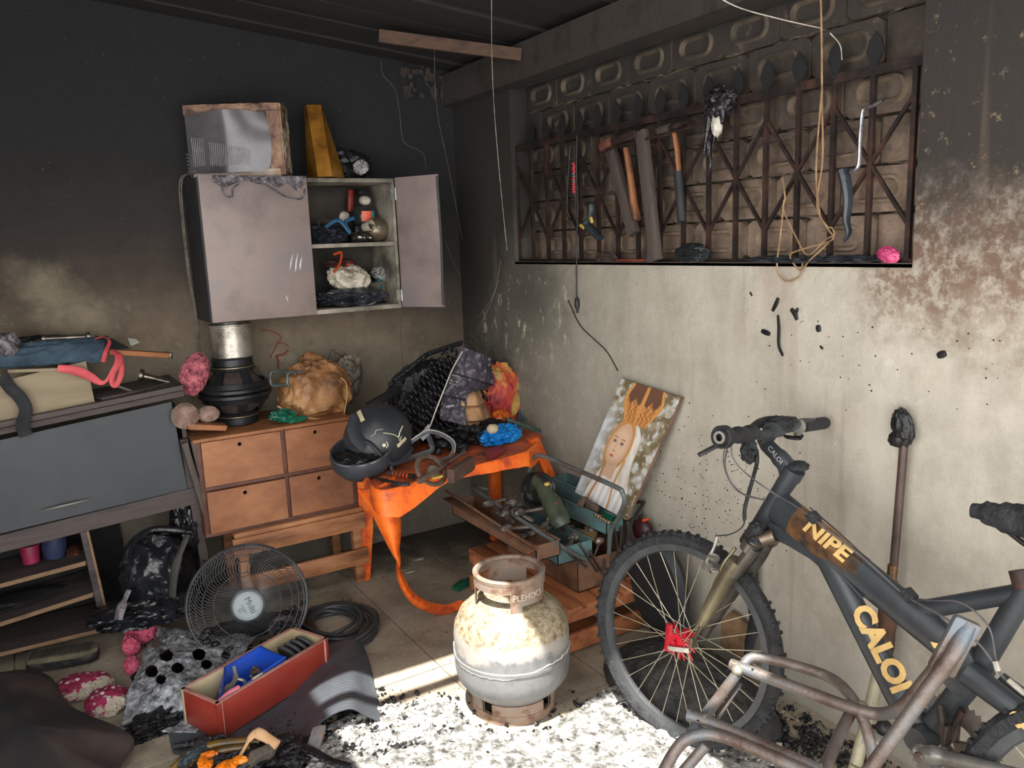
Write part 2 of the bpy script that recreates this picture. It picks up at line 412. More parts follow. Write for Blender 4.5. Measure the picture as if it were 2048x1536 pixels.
def block_mesh(w, h):
    bm = BM(); hw, hh = w/2-.004, h/2-.004
    r = .032; L = w/2-.045
    def stad(rr, LL, x):
        o = []
        for k in range(9): a = -pi/2+pi*k/8; o.append(bm.verts.new((x, LL-rr+rr*cos(a)*.9, rr*sin(a))))
        for k in range(9): a = pi/2+pi*k/8; o.append(bm.verts.new((x, -LL+rr+rr*cos(a)*.9, rr*sin(a))))
        return o
    r0 = stad(r+.009, L+.009, 0); r1 = stad(r+.004, L+.004, -.013); r2 = stad(r-.003, L-.003, -.013); r3 = stad(r-.010, L-.010, .008)
    for q_, (A, B) in enumerate(((r0, r1), (r1, r2), (r2, r3))):
        for i in range(18): bm.faces.new((A[i], A[(i+1) % 18], B[(i+1) % 18], B[i])).material_index = 1 if q_ != 1 else 0
    bm.faces.new(r3)
    # outer frame ring to rectangle
    rect = []
    for v in r0:
        a = math.atan2(v.co.z/hh, v.co.y/hw); m = max(abs(cos(a)), abs(sin(a))); rect.append(bm.verts.new((0, hw*cos(a)/m, hh*sin(a)/m)))
    back = [bm.verts.new((.05, v.co.y, v.co.z)) for v in rect]
    for i in range(18):
        j = (i+1) % 18
        bm.faces.new((r0[i], r0[j], rect[j], rect[i])); bm.faces.new((rect[i], rect[j], back[j], back[i])).material_index = 1
    bm.faces.new(back[::-1])
    me = finish(bm, 'block', M_blk, True, 30); me.materials.append(M_blkp); return me
def half_mesh(w, h):
    bm = BM(); box(bm, (.025, 0, 0), (.05, w-.008, h-.008), None, .004); return finish(bm, 'block', M_blk)
M_mort = mat('mortar_sooty', [(44, 38, 34), (84, 73, 62)], 9, .95, bs=.5, bscale=40)
bm = BM(); box(bm, (.135, (YL+YR)/2, (ZS+2.5)/2), (.03, YL-YR+.05, 2.5-ZS)); 
INF = struct('window_1', bm, M_mort)
BW, BH, XI = .2415, .1348, .088
full = block_mesh(BW, BH)
row = 0; zb = ZS+.004
while zb < 2.36:
    y = -.552 - (0 if row % 2 == 0 else BW/2)
    # vertical joints of the lowest course fall at -1.892, -2.135, -2.373
    off = (-1.892+.552) % BW
    ys = []; y = YL - ((0.552-1.892) % BW if False else 0)
    start = -1.892 + BW*6 - (BW/2 if row % 2 else 0)
    y = start
    while y > YR-.0:
        a, b = min(y, YL-.002), max(y-BW, YR+.002)
        if a-b > .04:
            cy, wv = (a+b)/2, a-b
            me = full if wv > BW-.01 else half_mesh(wv, BH)
            o = part('block', me, None, INF); o.location = (XI+random.uniform(-.004, .004), cy, zb+BH/2); o.rotation_euler = (random.uniform(-.01, .01), 0, random.uniform(-.015, .015))
        y -= BW
    zb += BH; row += 1
# mortar squeezed out of joints: thin ragged lines
bm = BM()
for r_ in range(1, 7):
    z0 = ZS+.004+BH*r_; pts = []
    y = YL
    while y > YR:
        pts.append((XI+.004+random.uniform(-.003, .004), y, z0+random.uniform(-.005, .005))); y -= .025
        if random.random() < .22 or y <= YR:
            if len(pts) > 2: tube(bm, pts, lambda t: .0012+.0045*sin(pi*min(.97, max(.03, t))), 5)
            pts = []; y -= random.uniform(0, .09)
struct('mortar_seam', bm, mat('mortar_lip', [(46, 40, 35), (104, 90, 72)], 30, .95), INF)
# sill
bm = BM(); box(bm, (.06, (YL+YR)/2, ZS-.004), (.12, YL-YR, .012)); struct('window_sill', bm, mat('sooty_sill', [(70, 60, 55), (110, 96, 86)], 12, .8), INF)

# ================================================================ iron grille
M_iron = mat('rusty_dark_iron', [(26, 22, 21), (46, 35, 32), (78, 52, 43)], 14, .65, .35, bs=.3)
XG = .03
G = thing('window_grille', 'dark rusty iron window grille with spearheads and crossed diagonal bars', 'grille', (XG, -1.53, ZS))
ybars = [YL+.001-.1225*k for k in range(17)]
ZR = 1.970
for k, y in enumerate(ybars):
    bm = BM(); box(bm, (XG, y, (ZS+ZR)/2), (.014, .014, ZR-ZS)); part('upright_bar', bm, M_iron, G)
for k, y in enumerate(ybars[1:-1] if True else []):
    bm = BM(); s = random.uniform(-.006, .006); h = .095
    ring = [(0, .0), (.011, .012), (.027, .045), (.017, .075), (0, h)]
    zz0 = ZR+.006
    pts = [(XG-.003, y+a+s*b/h, zz0+b) for a, b in ring] + [(XG-.003, y-a+s*b/h, zz0+b) for a, b in ring[::-1][1:-1]]
    prism(bm, pts, (.006, 0, 0)); box(bm, (XG, y, zz0), (.014, .018, .014))
    part('spearhead', bm, M_dark, G)
for z in (ZR, ZR-.0):
    pass
bm = BM(); box(bm, (XG, (YL+YR)/2, ZR), (.012, YL-YR, .026)); part('top_rail', bm, M_iron, G)
bm = BM(); box(bm, (XG, (YL+YR)/2, ZS+.008), (.012, YL-YR, .010)); part('bottom_rail', bm, M_iron, G)
zl, zm, zh = 1.55, 1.723, 1.893
for k in range(1, 17, 2):
    y = ybars[k-1]; y1 = ybars[k]; y2 = ybars[min(k+1, 16)]
    for a, b in (((y, zl), (y1, zm)), ((y1, zm), (y2, zh)), ((y, zh), (y1, zm)), ((y1, zm), (y2, zl))):
        bm = BM(); bar(bm, (XG, a[0], a[1]), (XG, b[0], b[1]), .010, .010, V((1, 0, 0))); part('diagonal_bar', bm, M_iron, G)
# ================================================================ wall cabinet
M_cabd = mat('heat_dulled_enamel', [(118, 106, 104), (142, 126, 122), (128, 120, 122)], 3, .5, .1, bs=.08)
M_cabs = mat('cabinet_side_sooty', [(40, 42, 46), (54, 54, 56)], 4, .6, .1)
M_cabi = mat('cabinet_inside_white', [(74, 68, 60), (132, 126, 114), (172, 164, 150)], 5, .7)
M_melt = mat('melted_grey_plastic', [(40, 38, 42), (104, 98, 104), (150, 144, 150)], 30, .35, .2, bs=.9, bscale=70, dist=.01)
xl, xr, zb, zt, yf = -1.357, -.487, 1.255, 1.852, -.3
cb = thing('wall_cabinet', 'grey metal wall cabinet with its right door hanging open', 'cabinet', (-.92, -.15, zb))
def cbx(n, a, b, m, **k):
    bm = BM(); box(bm, [(p+q)/2 for p, q in zip(a, b)], [abs(q-p) for p, q in zip(a, b)], None, .0015); return part(n, bm, m, cb, **k)
cbx('side_panel', (xl, yf, zb), (xl+.014, -.001, zt), M_cabs, label='soot blackened left side panel')
cbx('side_panel', (xr-.014, yf, zb), (xr, -.001, zt), M_cabi)
cbx('top_panel', (xl+.014, yf, zt-.018), (xr-.014, -.001, zt), M_cabi)
cbx('bottom_panel', (xl+.014, yf, zb), (xr-.014, -.001, zb+.02), M_cabi)
cbx('back_panel', (xl+.014, -.012, zb+.02), (xr-.014, -.002, zt-.018), mat('dark_cabinet_back', [(38, 35, 32), (70, 64, 57)], 5, .8))  # back panel darker than the other inside faces
cbx('centre_divider', (-.93, yf+.01, zb+.02), (-.918, -.012, zt-.018), M_cabi)
cbx('shelf', (-.918, yf+.004, 1.548), (xr-.014, -.012, 1.566), M_cabi)
dl = cbx('door', (xl+.004, yf-.02, zb+.002), (-.905, yf-.002, zt+.006), M_cabd, label='closed left door with melted strip along its top')
bm = BM()
def mstrip(u, v):
    x = xl+.06+u*.385; h = .022+.045*max(0, 1-abs(u-.12)/.14)*.6+.05*u**2*(.6+.4*sin(u*30)) 
    return V((x, yf-.023-.006*fbm(V((u*14, v*5, 2)), 3, True), zt+.004-v*h))
sheet(bm, mstrip, 70, 10, .004)
tube(bm, [(xl+.09, yf-.026, zt-.03), (xl+.10, yf-.027, zt-.075), (xl+.13, yf-.027, zt-.08), (xl+.135, yf-.026, zt-.05), (xl+.16, yf-.026, zt-.03)], .0035, 6, 6)
tube(bm, [(xl+.25, yf-.026, zt-.02), (xl+.3, yf-.026, zt-.05), (xl+.36, yf-.026, zt-.085), (xl+.42, yf-.026, zt-.09), (xl+.44, yf-.026, zt-.05)], .004, 6, 6)
part('melted_strip', bm, M_melt, dl, label='wrinkled melted plastic strip')
M_scr = mat('bare_metal_scratch', [(190, 188, 190), (150, 150, 156)], 30, .4, .5)
bm = BM()
for (a, b, c_) in (((586, 508), (580, 540), .004), ((596, 505), (591, 545), .005), ((604, 512), (600, 540), .005), ((572, 590), (577, 605), .003)):
    tube(bm, [at(*a, y=yf-.0205), at((a[0]+b[0])/2, (a[1]+b[1])/2, y=yf-.0212), at(*b, y=yf-.0205)], lambda t, c_=c_: c_*sin(pi*min(.95, max(.05, t))), 6, 4, flat=.25, up=V((0, 1, 0)))
part('scratch_mark', bm, M_scr, dl, kind='stuff')
# open right door, hinged at the right edge, swung past 90 degrees
hx = xr; e_t = V((-.382, -.545, 0))
dr_d = (e_t-V((hx, yf, 0))); dirn = V((.352, -.245, 0)); L = .27
p_out = at(872, 342, y=-.5)
dv = V((p_out.x-hx, p_out.y-yf, 0)); 
bm = BM(); a = V((hx+.002, yf-.004, zb+.004)); n_ = V((-dv.y, dv.x, 0)).normalized()*.014
prism(bm, [a, a+dv, a+dv+V((0, 0, zt-zb)), a+V((0, 0, zt-zb))], n_, .002)
d2 = part('door', bm, M_cabd, cb, label='open right door seen from inside')
bm = BM(); tube(bm, [a+dv+V((0, 0, .01))-n_*.3, a+dv+V((.003, -.003, .3)), a+dv+V((0, 0, zt-zb-.01))], .006, 6, 8); part('edge_trim', bm, M_cabs, d2)
M_steel = mat('dull_steel', [(120, 118, 116), (170, 168, 164)], 20, .35, .8)
for z in (zb+.06, zt-.07):
    bm = BM(); tube(bm, [(hx+.001, yf-.01, z-.028), (hx+.001, yf-.01, z+.028)], .0055, 10); box(bm, (hx-.012, yf-.001, z), (.022, .004, .05)); part('hinge', bm, M_steel, cb)
# ---- things in the cabinet
_before = set(COL.objects)
M_glassy = mat('sooty_metal_ball', [(96, 84, 68), (150, 134, 110)], 14, .25, .6)
M_blackp = mat('charred_black', [(12, 12, 13), (30, 30, 32)], 22, .45, bs=.6, bscale=40, dist=.008)
M_wht = mat('smoked_white', [(120, 112, 100), (200, 194, 182)], 16, .5)
M_org = mat('orange_plastic', [(150, 52, 18), (220, 90, 38)], 14, .45)
zs = 1.567; ys = -.17
def fl(px, y_, z_): # x at pixel column on shelf
    return at(px, 0, y=y_).x
c = at(752, 458, y=-.2); r = .044
bm = BM(); blob(bm, (c.x, -.2, zs+r), r, 1, .01, 2, 4); B = solo('metal_ball', bm, M_glassy, 'tarnished round metal ball on the middle shelf of the open cabinet', 'ball')
cap = BM(); lathe(cap, [(0, .004), (.008, .003), (.009, 0), (0, 0)], c=V((0, 0, 0))+V((-.006, -.043, r+.006)), R=Matrix.Rotation(pi/2, 3, 'X'), n=20); part('cap', cap, M_steel, B)
c = at(741, 440, y=-.2)
J = thing('glass_jar', 'round jar with an orange and blue label stacked above the metal ball', 'jar', (c.x, -.12, zs+.06))
gl = mat('sooty_glass', [(30, 32, 34), (60, 60, 58)], 10, .12)
bm = BM(); lathe(bm, [(0, 0), (.04, 0), (.046, .01), (.046, .05), (.036, .062), (.034, .066), (0, .066)], (c.x, -.12, zs+.062), n=32); part('body', bm, gl, J)
M_lab = mat('label_orange', [(205, 78, 52), (228, 108, 74)], 12, .5); M_lab2 = mat('label_teal', [(54, 130, 138), (40, 96, 104)], 12, .5)
for a0, a1, m in ((-2.1, -1.35, M_lab), (-1.33, -1.05, M_lab2)):
    bm = BM(); lathe(bm, [(.0463, .012), (.0474, .012), (.0474, .048), (.0463, .048), (.0463, .012)], (c.x, -.12, zs+.062), n=12, a0=a0, a1=a1); part('label_band', bm, m, J)
bm = BM(); box(bm, (c.x, -.12, zs+.0305), (.1, .07, .06), None, .006); solo('charred_box', bm, M_blackp, 'charred black box under the labelled jar in the cabinet', 'box')
bm = BM(); blob(bm, (c.x-.002, -.15, zs+.148), (.022, .02, .017), 2, .05, 2, 3); solo('small_white_ball', bm, M_wht, 'small pale ball balanced on top of the labelled jar', 'ball')
bm = BM(); box(bm, (c.x+.006, -.1, zs+.178), (.05, .04, .022), R3(.1, .1, .3), .006); solo('black_block', bm, M_blackp, 'small black block topmost on the pile in the open cabinet', 'block')
bm = BM(); box(bm, (c.x-.045, -.07, zs+.15), (.02, .02, .08), R3(0, .1, 0), .004); solo('red_tube', bm, mat('dark_red_plastic', [(92, 22, 16), (150, 40, 28)], 12, .5), 'dark red tube standing behind the jar at the top of the cabinet', 'tube')
cc = at(727, 437, y=-.245)
bm = BM(); lathe(bm, [(0, 0), (.014, 0), (.019, .036), (.0175, .036), (.013, .003), (0, .003)], (cc.x+.012, -.225, zs+.052), Matrix.Rotation(1.35, 3, 'X') @ Matrix.Rotation(.5, 3, 'Y'), 28); solo('small_cup', bm, M_wht, 'small pale cup lying on its side left of the metal ball', 'cup')
M_chr = mat('dark_chrome', [(50, 50, 50), (130, 126, 118)], 10, .15, .9, bs=0)
for k, (px, py, rr) in enumerate(((712, 461, .018), (722, 470, .016), (735, 471, .015))):
    q = at(px, py, y=-.24+.01*k); bm = BM(); lathe(bm, [(0, -.022), (rr*.8, -.022), (rr, -.018), (rr, -.004), (rr*.85, 0), (rr, .004), (rr, .018), (rr*.8, .022), (0, .022)], (q.x, q.y, zs+rr+.001+.0*k), Matrix.Rotation(pi/2, 3, 'Y'), 24)
    solo('metal_spool', bm, M_chr, ('dark chrome spool leftmost of three left of the metal ball', 'dark chrome spool middle of three left of the metal ball', 'dark chrome spool next to the metal ball')[k], 'spool', 'chrome spools on the cabinet shelf')
q = at(650, 436, y=-.2); bm = BM(); lathe(bm, [(0, 0), (.022, 0), (.028, .05), (.030, .05), (.030, .054), (.026, .054), (.02, .004), (0, .004)], (q.x, -.17, zs+.03), Matrix.Rotation(.9, 3, 'X'), 28); solo('blackened_mug', bm, mat('mug_sooty', [(30, 28, 28), (88, 82, 76)], 12, .4), 'blackened mug tipped towards the room, left on the cabinet shelf', 'mug')
bm = BM(); blob(bm, (at(650, 470, y=-.2).x+.01, -.16, zs+.028), (.075, .07, .036), 5, .5, 2.2, 5, zmin=zs+.001); solo('charred_cloth_heap', bm, mat('charred_navy', [(10, 12, 18), (24, 30, 44)], 14, .7, bs=.6), 'dark charred heap of cloth on the left of the cabinet shelf', 'cloth')
bm = BM(); tube(bm, [at(660, 462, y=-.26), at(680, 452, y=-.27), at(697, 470, y=-.27), at(690, 455, y=-.26), at(703, 448, y=-.25)], .007, 8, 6); solo('blue_strap', bm, mat('blue_plastic_dull', [(22, 60, 92), (44, 96, 130)], 12, .4), 'crumpled blue strap among the charred things on the shelf', 'strap')
bm = BM(); blob(bm, at(689, 447, y=-.2), (.018, .012, .02), 8, .25, 2, 3); solo('grey_cap', bm, M_wht, 'small grey cap behind the blue strap on the shelf', 'cap')
# bottom compartment
zb2 = zb+.021
q = at(700, 560, y=-.2)
bm = BM(); blob(bm, (q.x+.005, -.17, zb2+.095), (.075, .06, .05), 11, .3, 1.6, 5, R=R3(0, .3, 0)); solo('cream_pouch', bm, mat('creamy_shiny_cloth', [(90, 80, 66), (190, 182, 164), (214, 206, 190)], 8, .35, bs=.6, bscale=25, dist=.01), 'shiny cream pouch with melted folds in the lower cabinet compartment', 'pouch')
bm = BM(); tube(bm, [at(671, 535, y=-.24), at(683, 532, y=-.25), at(680, 550, y=-.25), at(671, 562, y=-.245)], .009, 8, 6, flat=.5); solo('orange_strap', bm, M_org, 'bright orange strap on the left of the cream pouch', 'strap')
bm = BM(); blob(bm, (q.x-.03, -.16, zb2+.145), (.05, .04, .02), 13, .5, 2.5, 4); solo('red_black_rag', bm, mat('red_black_rag', [(16, 14, 14), (60, 24, 20), (140, 44, 30)], 18, .6), 'burnt red and black rag on top of the cream pouch', 'rag')
bm = BM(); blob(bm, (q.x-.0, -.19, zb2+.03), (.12, .09, .032), 12, .4, 2, 5, zmin=zb2+.001)
solo('black_bag', bm, mat('black_crumpled_plastic', [(22, 24, 28), (60, 64, 72)], 14, .3, bs=.7, bscale=30, dist=.01), 'crumpled black plastic bag filling the cabinet floor', 'bag')
bm = BM()
for k in range(12):
    a = random.uniform(0, 6.28); pts = [(q.x+.045+.05*cos(a+t*.9)+random.uniform(-.008, .008), -.27+.012*sin(t*2+k), zb2+.03+.028*sin(a+t*.9)) for t in range(7)]
    tube(bm, pts, .0022, 5, 4)
solo('tangled_cable', bm, mat('grey_cable', [(60, 62, 68), (110, 112, 118)], 20, .4), 'tangle of thin grey cable at the front of the cabinet floor', 'cable')
bm = BM(); lathe(bm, [(0, 0), (.024, 0), (.024, .04), (.012, .05), (.01, .06), (0, .06)], (at(755, 580, y=-.15).x, -.13, zb2+.03), R3(.2, .3, 0), 24); solo('teal_bottle', bm, mat('teal_plastic', [(20, 70, 84), (34, 110, 124)], 10, .3), 'small teal bottle in the right of the lower compartment', 'bottle')
bm = BM(); blob(bm, (at(765, 555, y=-.12).x, -.12, zb2+.1), (.04, .03, .026), 17, .4, 2, 4, R=R3(0, .5, 0)); solo('skull_print_cloth', bm, mat('patterned_cloth', [(40, 42, 40), (150, 150, 144), (60, 60, 58)], 60, .7, sharp=.3), 'grey patterned cloth bundle above the teal bottle', 'cloth')
bm = BM(); box(bm, (xr-.055, -.1, zb2+.04), (.06, .1, .075), R3(0, -.08, 0), .006); solo('brown_carton', bm, mat('smoked_carton', [(72, 64, 54), (104, 94, 80)], 8, .8), 'smoked brown carton in the right corner of the lower compartment', 'box')
bm = BM(); tube(bm, [at(722+14*cos(t), 620+9*sin(t), y=-.31) for t in [k*.5 for k in range(12)]], .0012, 5, 2); solo('wire_loop', bm, M_steel, 'thin wire loop hanging off the cabinet bottom edge', 'wire')

for o in [o for o in COL.objects if o not in _before and o.parent is None]:
    if o['category'] in ('wire', 'cable'): continue
    base_ = zs if o.location.z > zs-.03 else zb2
    o.scale = (1.32,)*3; o.location.z = base_+(o.location.z-base_)*1.32
    if o.type == 'EMPTY':
        for c2_ in o.children: pass
# ---- on top of the cabinet
M_mwf = mat('brown_blistered_enamel', [(70, 48, 40), (128, 96, 80), (164, 132, 104)], 18, .55, bs=.9, bscale=50, dist=.01)
M_mwd = mat('grey_oven_glass', [(70, 68, 72), (112, 108, 112)], 3, .14, .2, bs=0)
M_mws = mat('oven_side', [(24, 22, 24), (80, 50, 44)], 10, .5, bs=.5)
zc0 = zt+.008
mw = thing('microwave_oven', 'burnt microwave oven with buckled glass door on top of the wall cabinet', 'oven', (-1.1, -.2, zc0))
fxl, fxr, fzt = at(374, 335, y=-.31).x-.01, at(566, 335, y=-.31).x, at(470, 200, y=-.31).z
bm = BM(); box(bm, ((fxl+fxr)/2, -.165, (zc0+fzt)/2), (fxr-fxl, .27, fzt-zc0), None, .006); bd = part('body', bm, M_mws, mw)
bm = BM()
def rim(u, v): return V((fxl+(fxr-fxl)*u, -.303-.006*fbm(V((u*9, v*3, 1)), 3, True), fzt-.045*(1-.0*u)*v-(.014*sin(u*5)*v)))
sheet(bm, rim, 40, 6, .006); part('front_frame', bm, M_mwf, mw, label='blistered brown upper frame')
bm = BM()
sheet(bm, lambda u, v: V((fxr-.052+.052*u, -.304-.004*fbm(V((u*5, v*9, 4)), 3, True), zc0+.005+v*(fzt-zc0-.01))), 8, 30, .006); part('front_frame', bm, M_mwf, mw)
bm = BM(); sheet(bm, lambda u, v: V((fxl+.02+(fxr-fxl-.03)*u, -.306-.012*fbm(V((u*6, v*3, 9)), 3, True), zc0+.0+v*.03)), 30, 5, .006); part('front_frame', bm, mat('pale_scorched_panel', [(150, 120, 96), (190, 184, 170)], 9, .5), mw, label='pale scorched lower edge')
bm = BM()
def dr(u, v):
    bow = .03*sin(pi*u)*.9; x = fxl+.004+(fxr-fxl-.045)*u-.02*(v-.5)**2*4*u
    return V((x, -.31-bow-.0*v, zc0+.018+(fzt-zc0-.062+.018*sin(pi*u*.9))*v))
sheet(bm, dr, 30, 20, .008); d = part('door', bm, M_mwd, mw, label='bowed grey glass door')
# reflection in the door glass, imitated by fine pale vertical ribs in two groups
bm = BM()
M_rib = mat('pale_reflection_rib', [(150, 150, 152), (196, 196, 198)], 20, .3, .7)
for u0, u1, v1 in ((.06, .22, .62), (.28, .78, .5)):
    k = u0
    while k < u1:
        vv = v1-.28*(k-u0); tube(bm, [dr(k, .1+.03*random.random())+V((0, -.001, 0)), dr(k, vv*.5)+V((0, -.001, 0)), dr(k, vv)+V((0, -.001, 0))], .0017, 5); k += .024
part('reflection_rib', bm, M_rib, d)
bm = BM(); lathe(bm, [(0, .006), (.012, .006), (.014, 0), (.014, -.004)], (at(436, 216, y=-.31).x, -.309, at(436, 216, y=-.31).z), Matrix.Rotation(pi/2, 3, 'X'), 20); part('latch_hole', bm, M_dark, mw)
# side opening (right): frame and crumpled inside
bm = BM()
for a, b in (((fxr, -.29, zc0+.004), (fxr, -.29, fzt-.004)), ((fxr, -.05, zc0+.004), (fxr, -.05, fzt-.004)), ((fxr, -.29, fzt-.008), (fxr, -.05, fzt-.008)), ((fxr, -.29, zc0+.012), (fxr, -.05, zc0+.012))):
    bar(bm, a, b, .012, .018)
part('side_frame', bm, M_mwf, mw)
bm = BM(); sheet(bm, lambda u, v: V((fxr+.004+.012*fbm(V((u*6, v*5, 3)), 4, True), -.27+.2*u, zc0+.02+(fzt-zc0-.04)*v)), 30, 30, .003); part('crumpled_lining', bm, mat('crumpled_lining', [(28, 24, 22), (120, 106, 88), (168, 160, 140)], 16, .6, bs=.8, bscale=30, dist=.01), mw)
bm = BM()
for i in range(5):
    for j in range(6): box(bm, (fxl-.006, -.29+.018*i, zc0+.03+.014*j), (.002, .008, .006))
part('vent_slot', bm, M_steel, mw)
# turn the oven so that its right side faces the room a little
TH = .5; pv = V((fxr, -.31, 0)); dl_ = V((-cos(TH), sin(TH), 0)); dd_ = V((sin(TH), cos(TH), 0))
rl = ray(372, 280); nn_ = V((rl.y, -rl.x, 0)); tt_ = (CAM-pv).dot(nn_)/dl_.dot(nn_); kx = tt_/(fxr-fxl)
def turn(o):
    for v in o.data.vertices:
        a, b = v.co.x-fxr, v.co.y+.31; q = pv+dl_*(-a*kx)+dd_*(b*(.5 if b > 0 else 1)); v.co.x, v.co.y = q.x, q.y
for o in mw.children:
    turn(o)
    for c2_ in o.children: turn(c2_)
# gold carton
M_gold = mat('amber_gold_foil', [(96, 62, 22), (164, 112, 40), (196, 140, 60)], 5, .3, .5, bs=.1)
g0, g1, g2 = at(628, 345, y=-.2), at(696, 349, y=-.24), at(640, 215, y=-.12)
gz = g2.z; gx0, gx1 = g0.x, g1.x
bm = BM()
P = [V((gx0, -.25, zc0)), V((gx0+.055, -.28, zc0)), V((gx1, -.2, zc0)), V((gx1-.03, -.1, zc0)), V((gx0, -.1, zc0))]
Tt = [V((gx0, -.17, gz)), V((gx0+.06, -.19, gz)), V((gx0+.075, -.16, gz)), V((gx0+.07, -.14, gz)), V((gx0, -.13, gz))]
va = [bm.verts.new(p) for p in P]; vb = [bm.verts.new(p) for p in Tt]
bm.faces.new(va[::-1]); bm.faces.new(vb)
for i in range(5): bm.faces.new((va[i], va[(i+1) % 5], vb[(i+1) % 5], vb[i]))
solo('gold_bag', bm, M_gold, 'upright amber gold paper bag beside the burnt microwave oven', 'bag', smooth=False)
bm = BM(); blob(bm, at(722, 335, y=-.2)+V((0, 0, -.0)), (.03, .03, .03), 21, .6, 2.2, 4, zmin=zc0); solo('crumpled_foil', bm, mat('crumpled_white_foil', [(80, 78, 76), (200, 198, 196)], 18, .4, bs=.6), 'small crumpled white foil ball on top of the wall cabinet', 'foil')
bm = BM(); blob(bm, at(700, 330, y=-.12), (.09, .05, .055), 22, .6, 2.2, 4, zmin=zc0); solo('charred_heap', bm, M_blackp, 'black charred heap behind the white foil on the cabinet top', 'debris')
# cable running down left side of cabinet
M_cord = mat('old_grey_cord', [(70, 66, 60), (130, 122, 108)], 20, .7)
bm = BM()
for dx in (0, .007): tube(bm, [at(383+dx*600, 345, y=-.012), at(360+dx*600, 362, y=-.01), at(364, 440, y=-.006)+V((dx, 0, 0)), at(378, 560, y=-.006)+V((dx, 0, 0)), at(392, 640, y=-.006)+V((dx, 0, 0)), at(395, 706, y=-.006)+V((dx, 0, 0))], .0035, 6, 6)
solo('wall_cable', bm, M_cord, 'twin grey cable running down the wall left of the cabinet', 'cable')

# ================================================================ sideboard
M_sbg = mat('blue_grey_laminate', [(44, 49, 55), (58, 63, 69)], 3, .5, bs=.05)
M_sbt = mat('charred_brown_board', [(46, 40, 40), (78, 68, 66), (60, 52, 50)], 6, .65, bs=.4, bscale=40, stretch=(.3, 2, 2))
M_sbw = mat('scorched_raw_edge', [(86, 66, 48), (132, 104, 76), (108, 84, 62)], 12, .7, bs=.4, stretch=(.4, 2, 2))
ysb = -.35
sb = thing('sideboard', 'charred sideboard with a blue grey flap door and low open shelves', 'sideboard', (-1.9, -.2, .0))
def S(px, py, y=ysb): return at(px, py, y=y)
def quadp(n, pts, ext, m, **k):
    bm = BM(); prism(bm, pts, ext, .002); return part(n, bm, m, k.pop('parent', sb), smooth=False, **k)
XL = -2.62
def lineL(a, b, x): # extend a line in the front plane to world x
    t = (x-a.x)/(b.x-a.x); return a+(b-a)*t
ta, tb = S(0, 845, -.37), S(366, 770, -.37); ta = lineL(ta, tb, XL); 
quadp('top_board', [ta, tb, tb+V((0, 0, -.022)), ta+V((0, 0, -.022))], (0, .355, 0), M_sbt)
quadp('top_moulding', [ta+V((0, -.012, -.022)), tb+V((0, -.012, -.022)), tb+V((0, -.008, -.045)), ta+V((0, -.008, -.045))], (0, .03, 0), M_sbt)
fa, fb, fc, fd = S(0, 880), S(343, 803), S(376, 978), S(0, 1068)
fa = lineL(fa, fb, XL); fd = lineL(fd, fc, XL)
fl_ = quadp('flap_door', [fa, fb, fc, fd], (0, .018, 0), M_sbg)
bm = BM(); a, b = S(79, 1022, ysb-.014), S(181, 998, ysb-.014)
tube(bm, [a+(b-a)*t+V((0, -.004*sin(pi*t), 0)) for t in [k/14 for k in range(15)]], lambda t: .0015+.0075*sin(pi*t), 8, flat=.6); part('handle', bm, mat('pale_metal_handle', [(150, 148, 142), (176, 172, 164)], 10, .35, .6), fl_, label='spindle shaped pale metal handle')
ra, rb = S(0, 1070), S(405, 970); rc_, rd = S(412, 1002), S(0, 1105)
ra = lineL(ra, rb, XL); rd = lineL(rd, rc_, XL)
quadp('front_rail', [ra+V((0, -.008, 0)), rb+V((0, -.008, 0)), rc_+V((0, -.008, 0)), rd+V((0, -.008, 0))], (0, .022, 0), M_sbt)
quadp('right_post', [S(360, 880), S(377, 878), S(418, 1120), S(400, 1122)], (0, .03, 0), M_sbt)
bm = BM(); box(bm, (-1.505, -.17, .47), (.016, .3, .86), R3(0, -.02, 0)); part('side_panel', bm, M_sbt, sb)
quadp('divider', [S(160, 1065), S(172, 1063), S(217, 1252), S(203, 1256)], (0, .28, 0), M_sbt)
quadp('divider_edge', [S(172, 1063, ysb-.003), S(178, 1062, ysb-.003), S(222, 1250, ysb-.003), S(216, 1252, ysb-.003)], (0, .012, 0), M_sbw)
for (x0, y0, x1, y1, h) in ((0, 1168, 172, 1122, 9), (0, 1245, 187, 1185, 9), (0, 1306, 232, 1250, 8)):
    a, b = S(x0, y0), S(x1, y1); a2, b2 = S(x0, y0+h), S(x1, y1+h)
    a, a2 = lineL(a, b, XL), lineL(a2, b2, XL)
    sh = quadp('shelf', [a+V((0, .004, 0)), b+V((0, .004, 0)), b2+V((0, .004, 0)), a2+V((0, .004, 0))], (0, .28, 0), M_sbt)
    quadp('shelf_edge', [a, b, b2, a2], (0, .006, 0), M_sbw, parent=sh)
bm = BM(); box(bm, (-2.2, -.03, .28), (.85, .01, .48)); part('back_panel', bm, M_dark, sb)
bm = BM(); box(bm, (-2.61, -.2, .45), (.018, .3, .85)); part('side_panel', bm, M_sbt, sb)
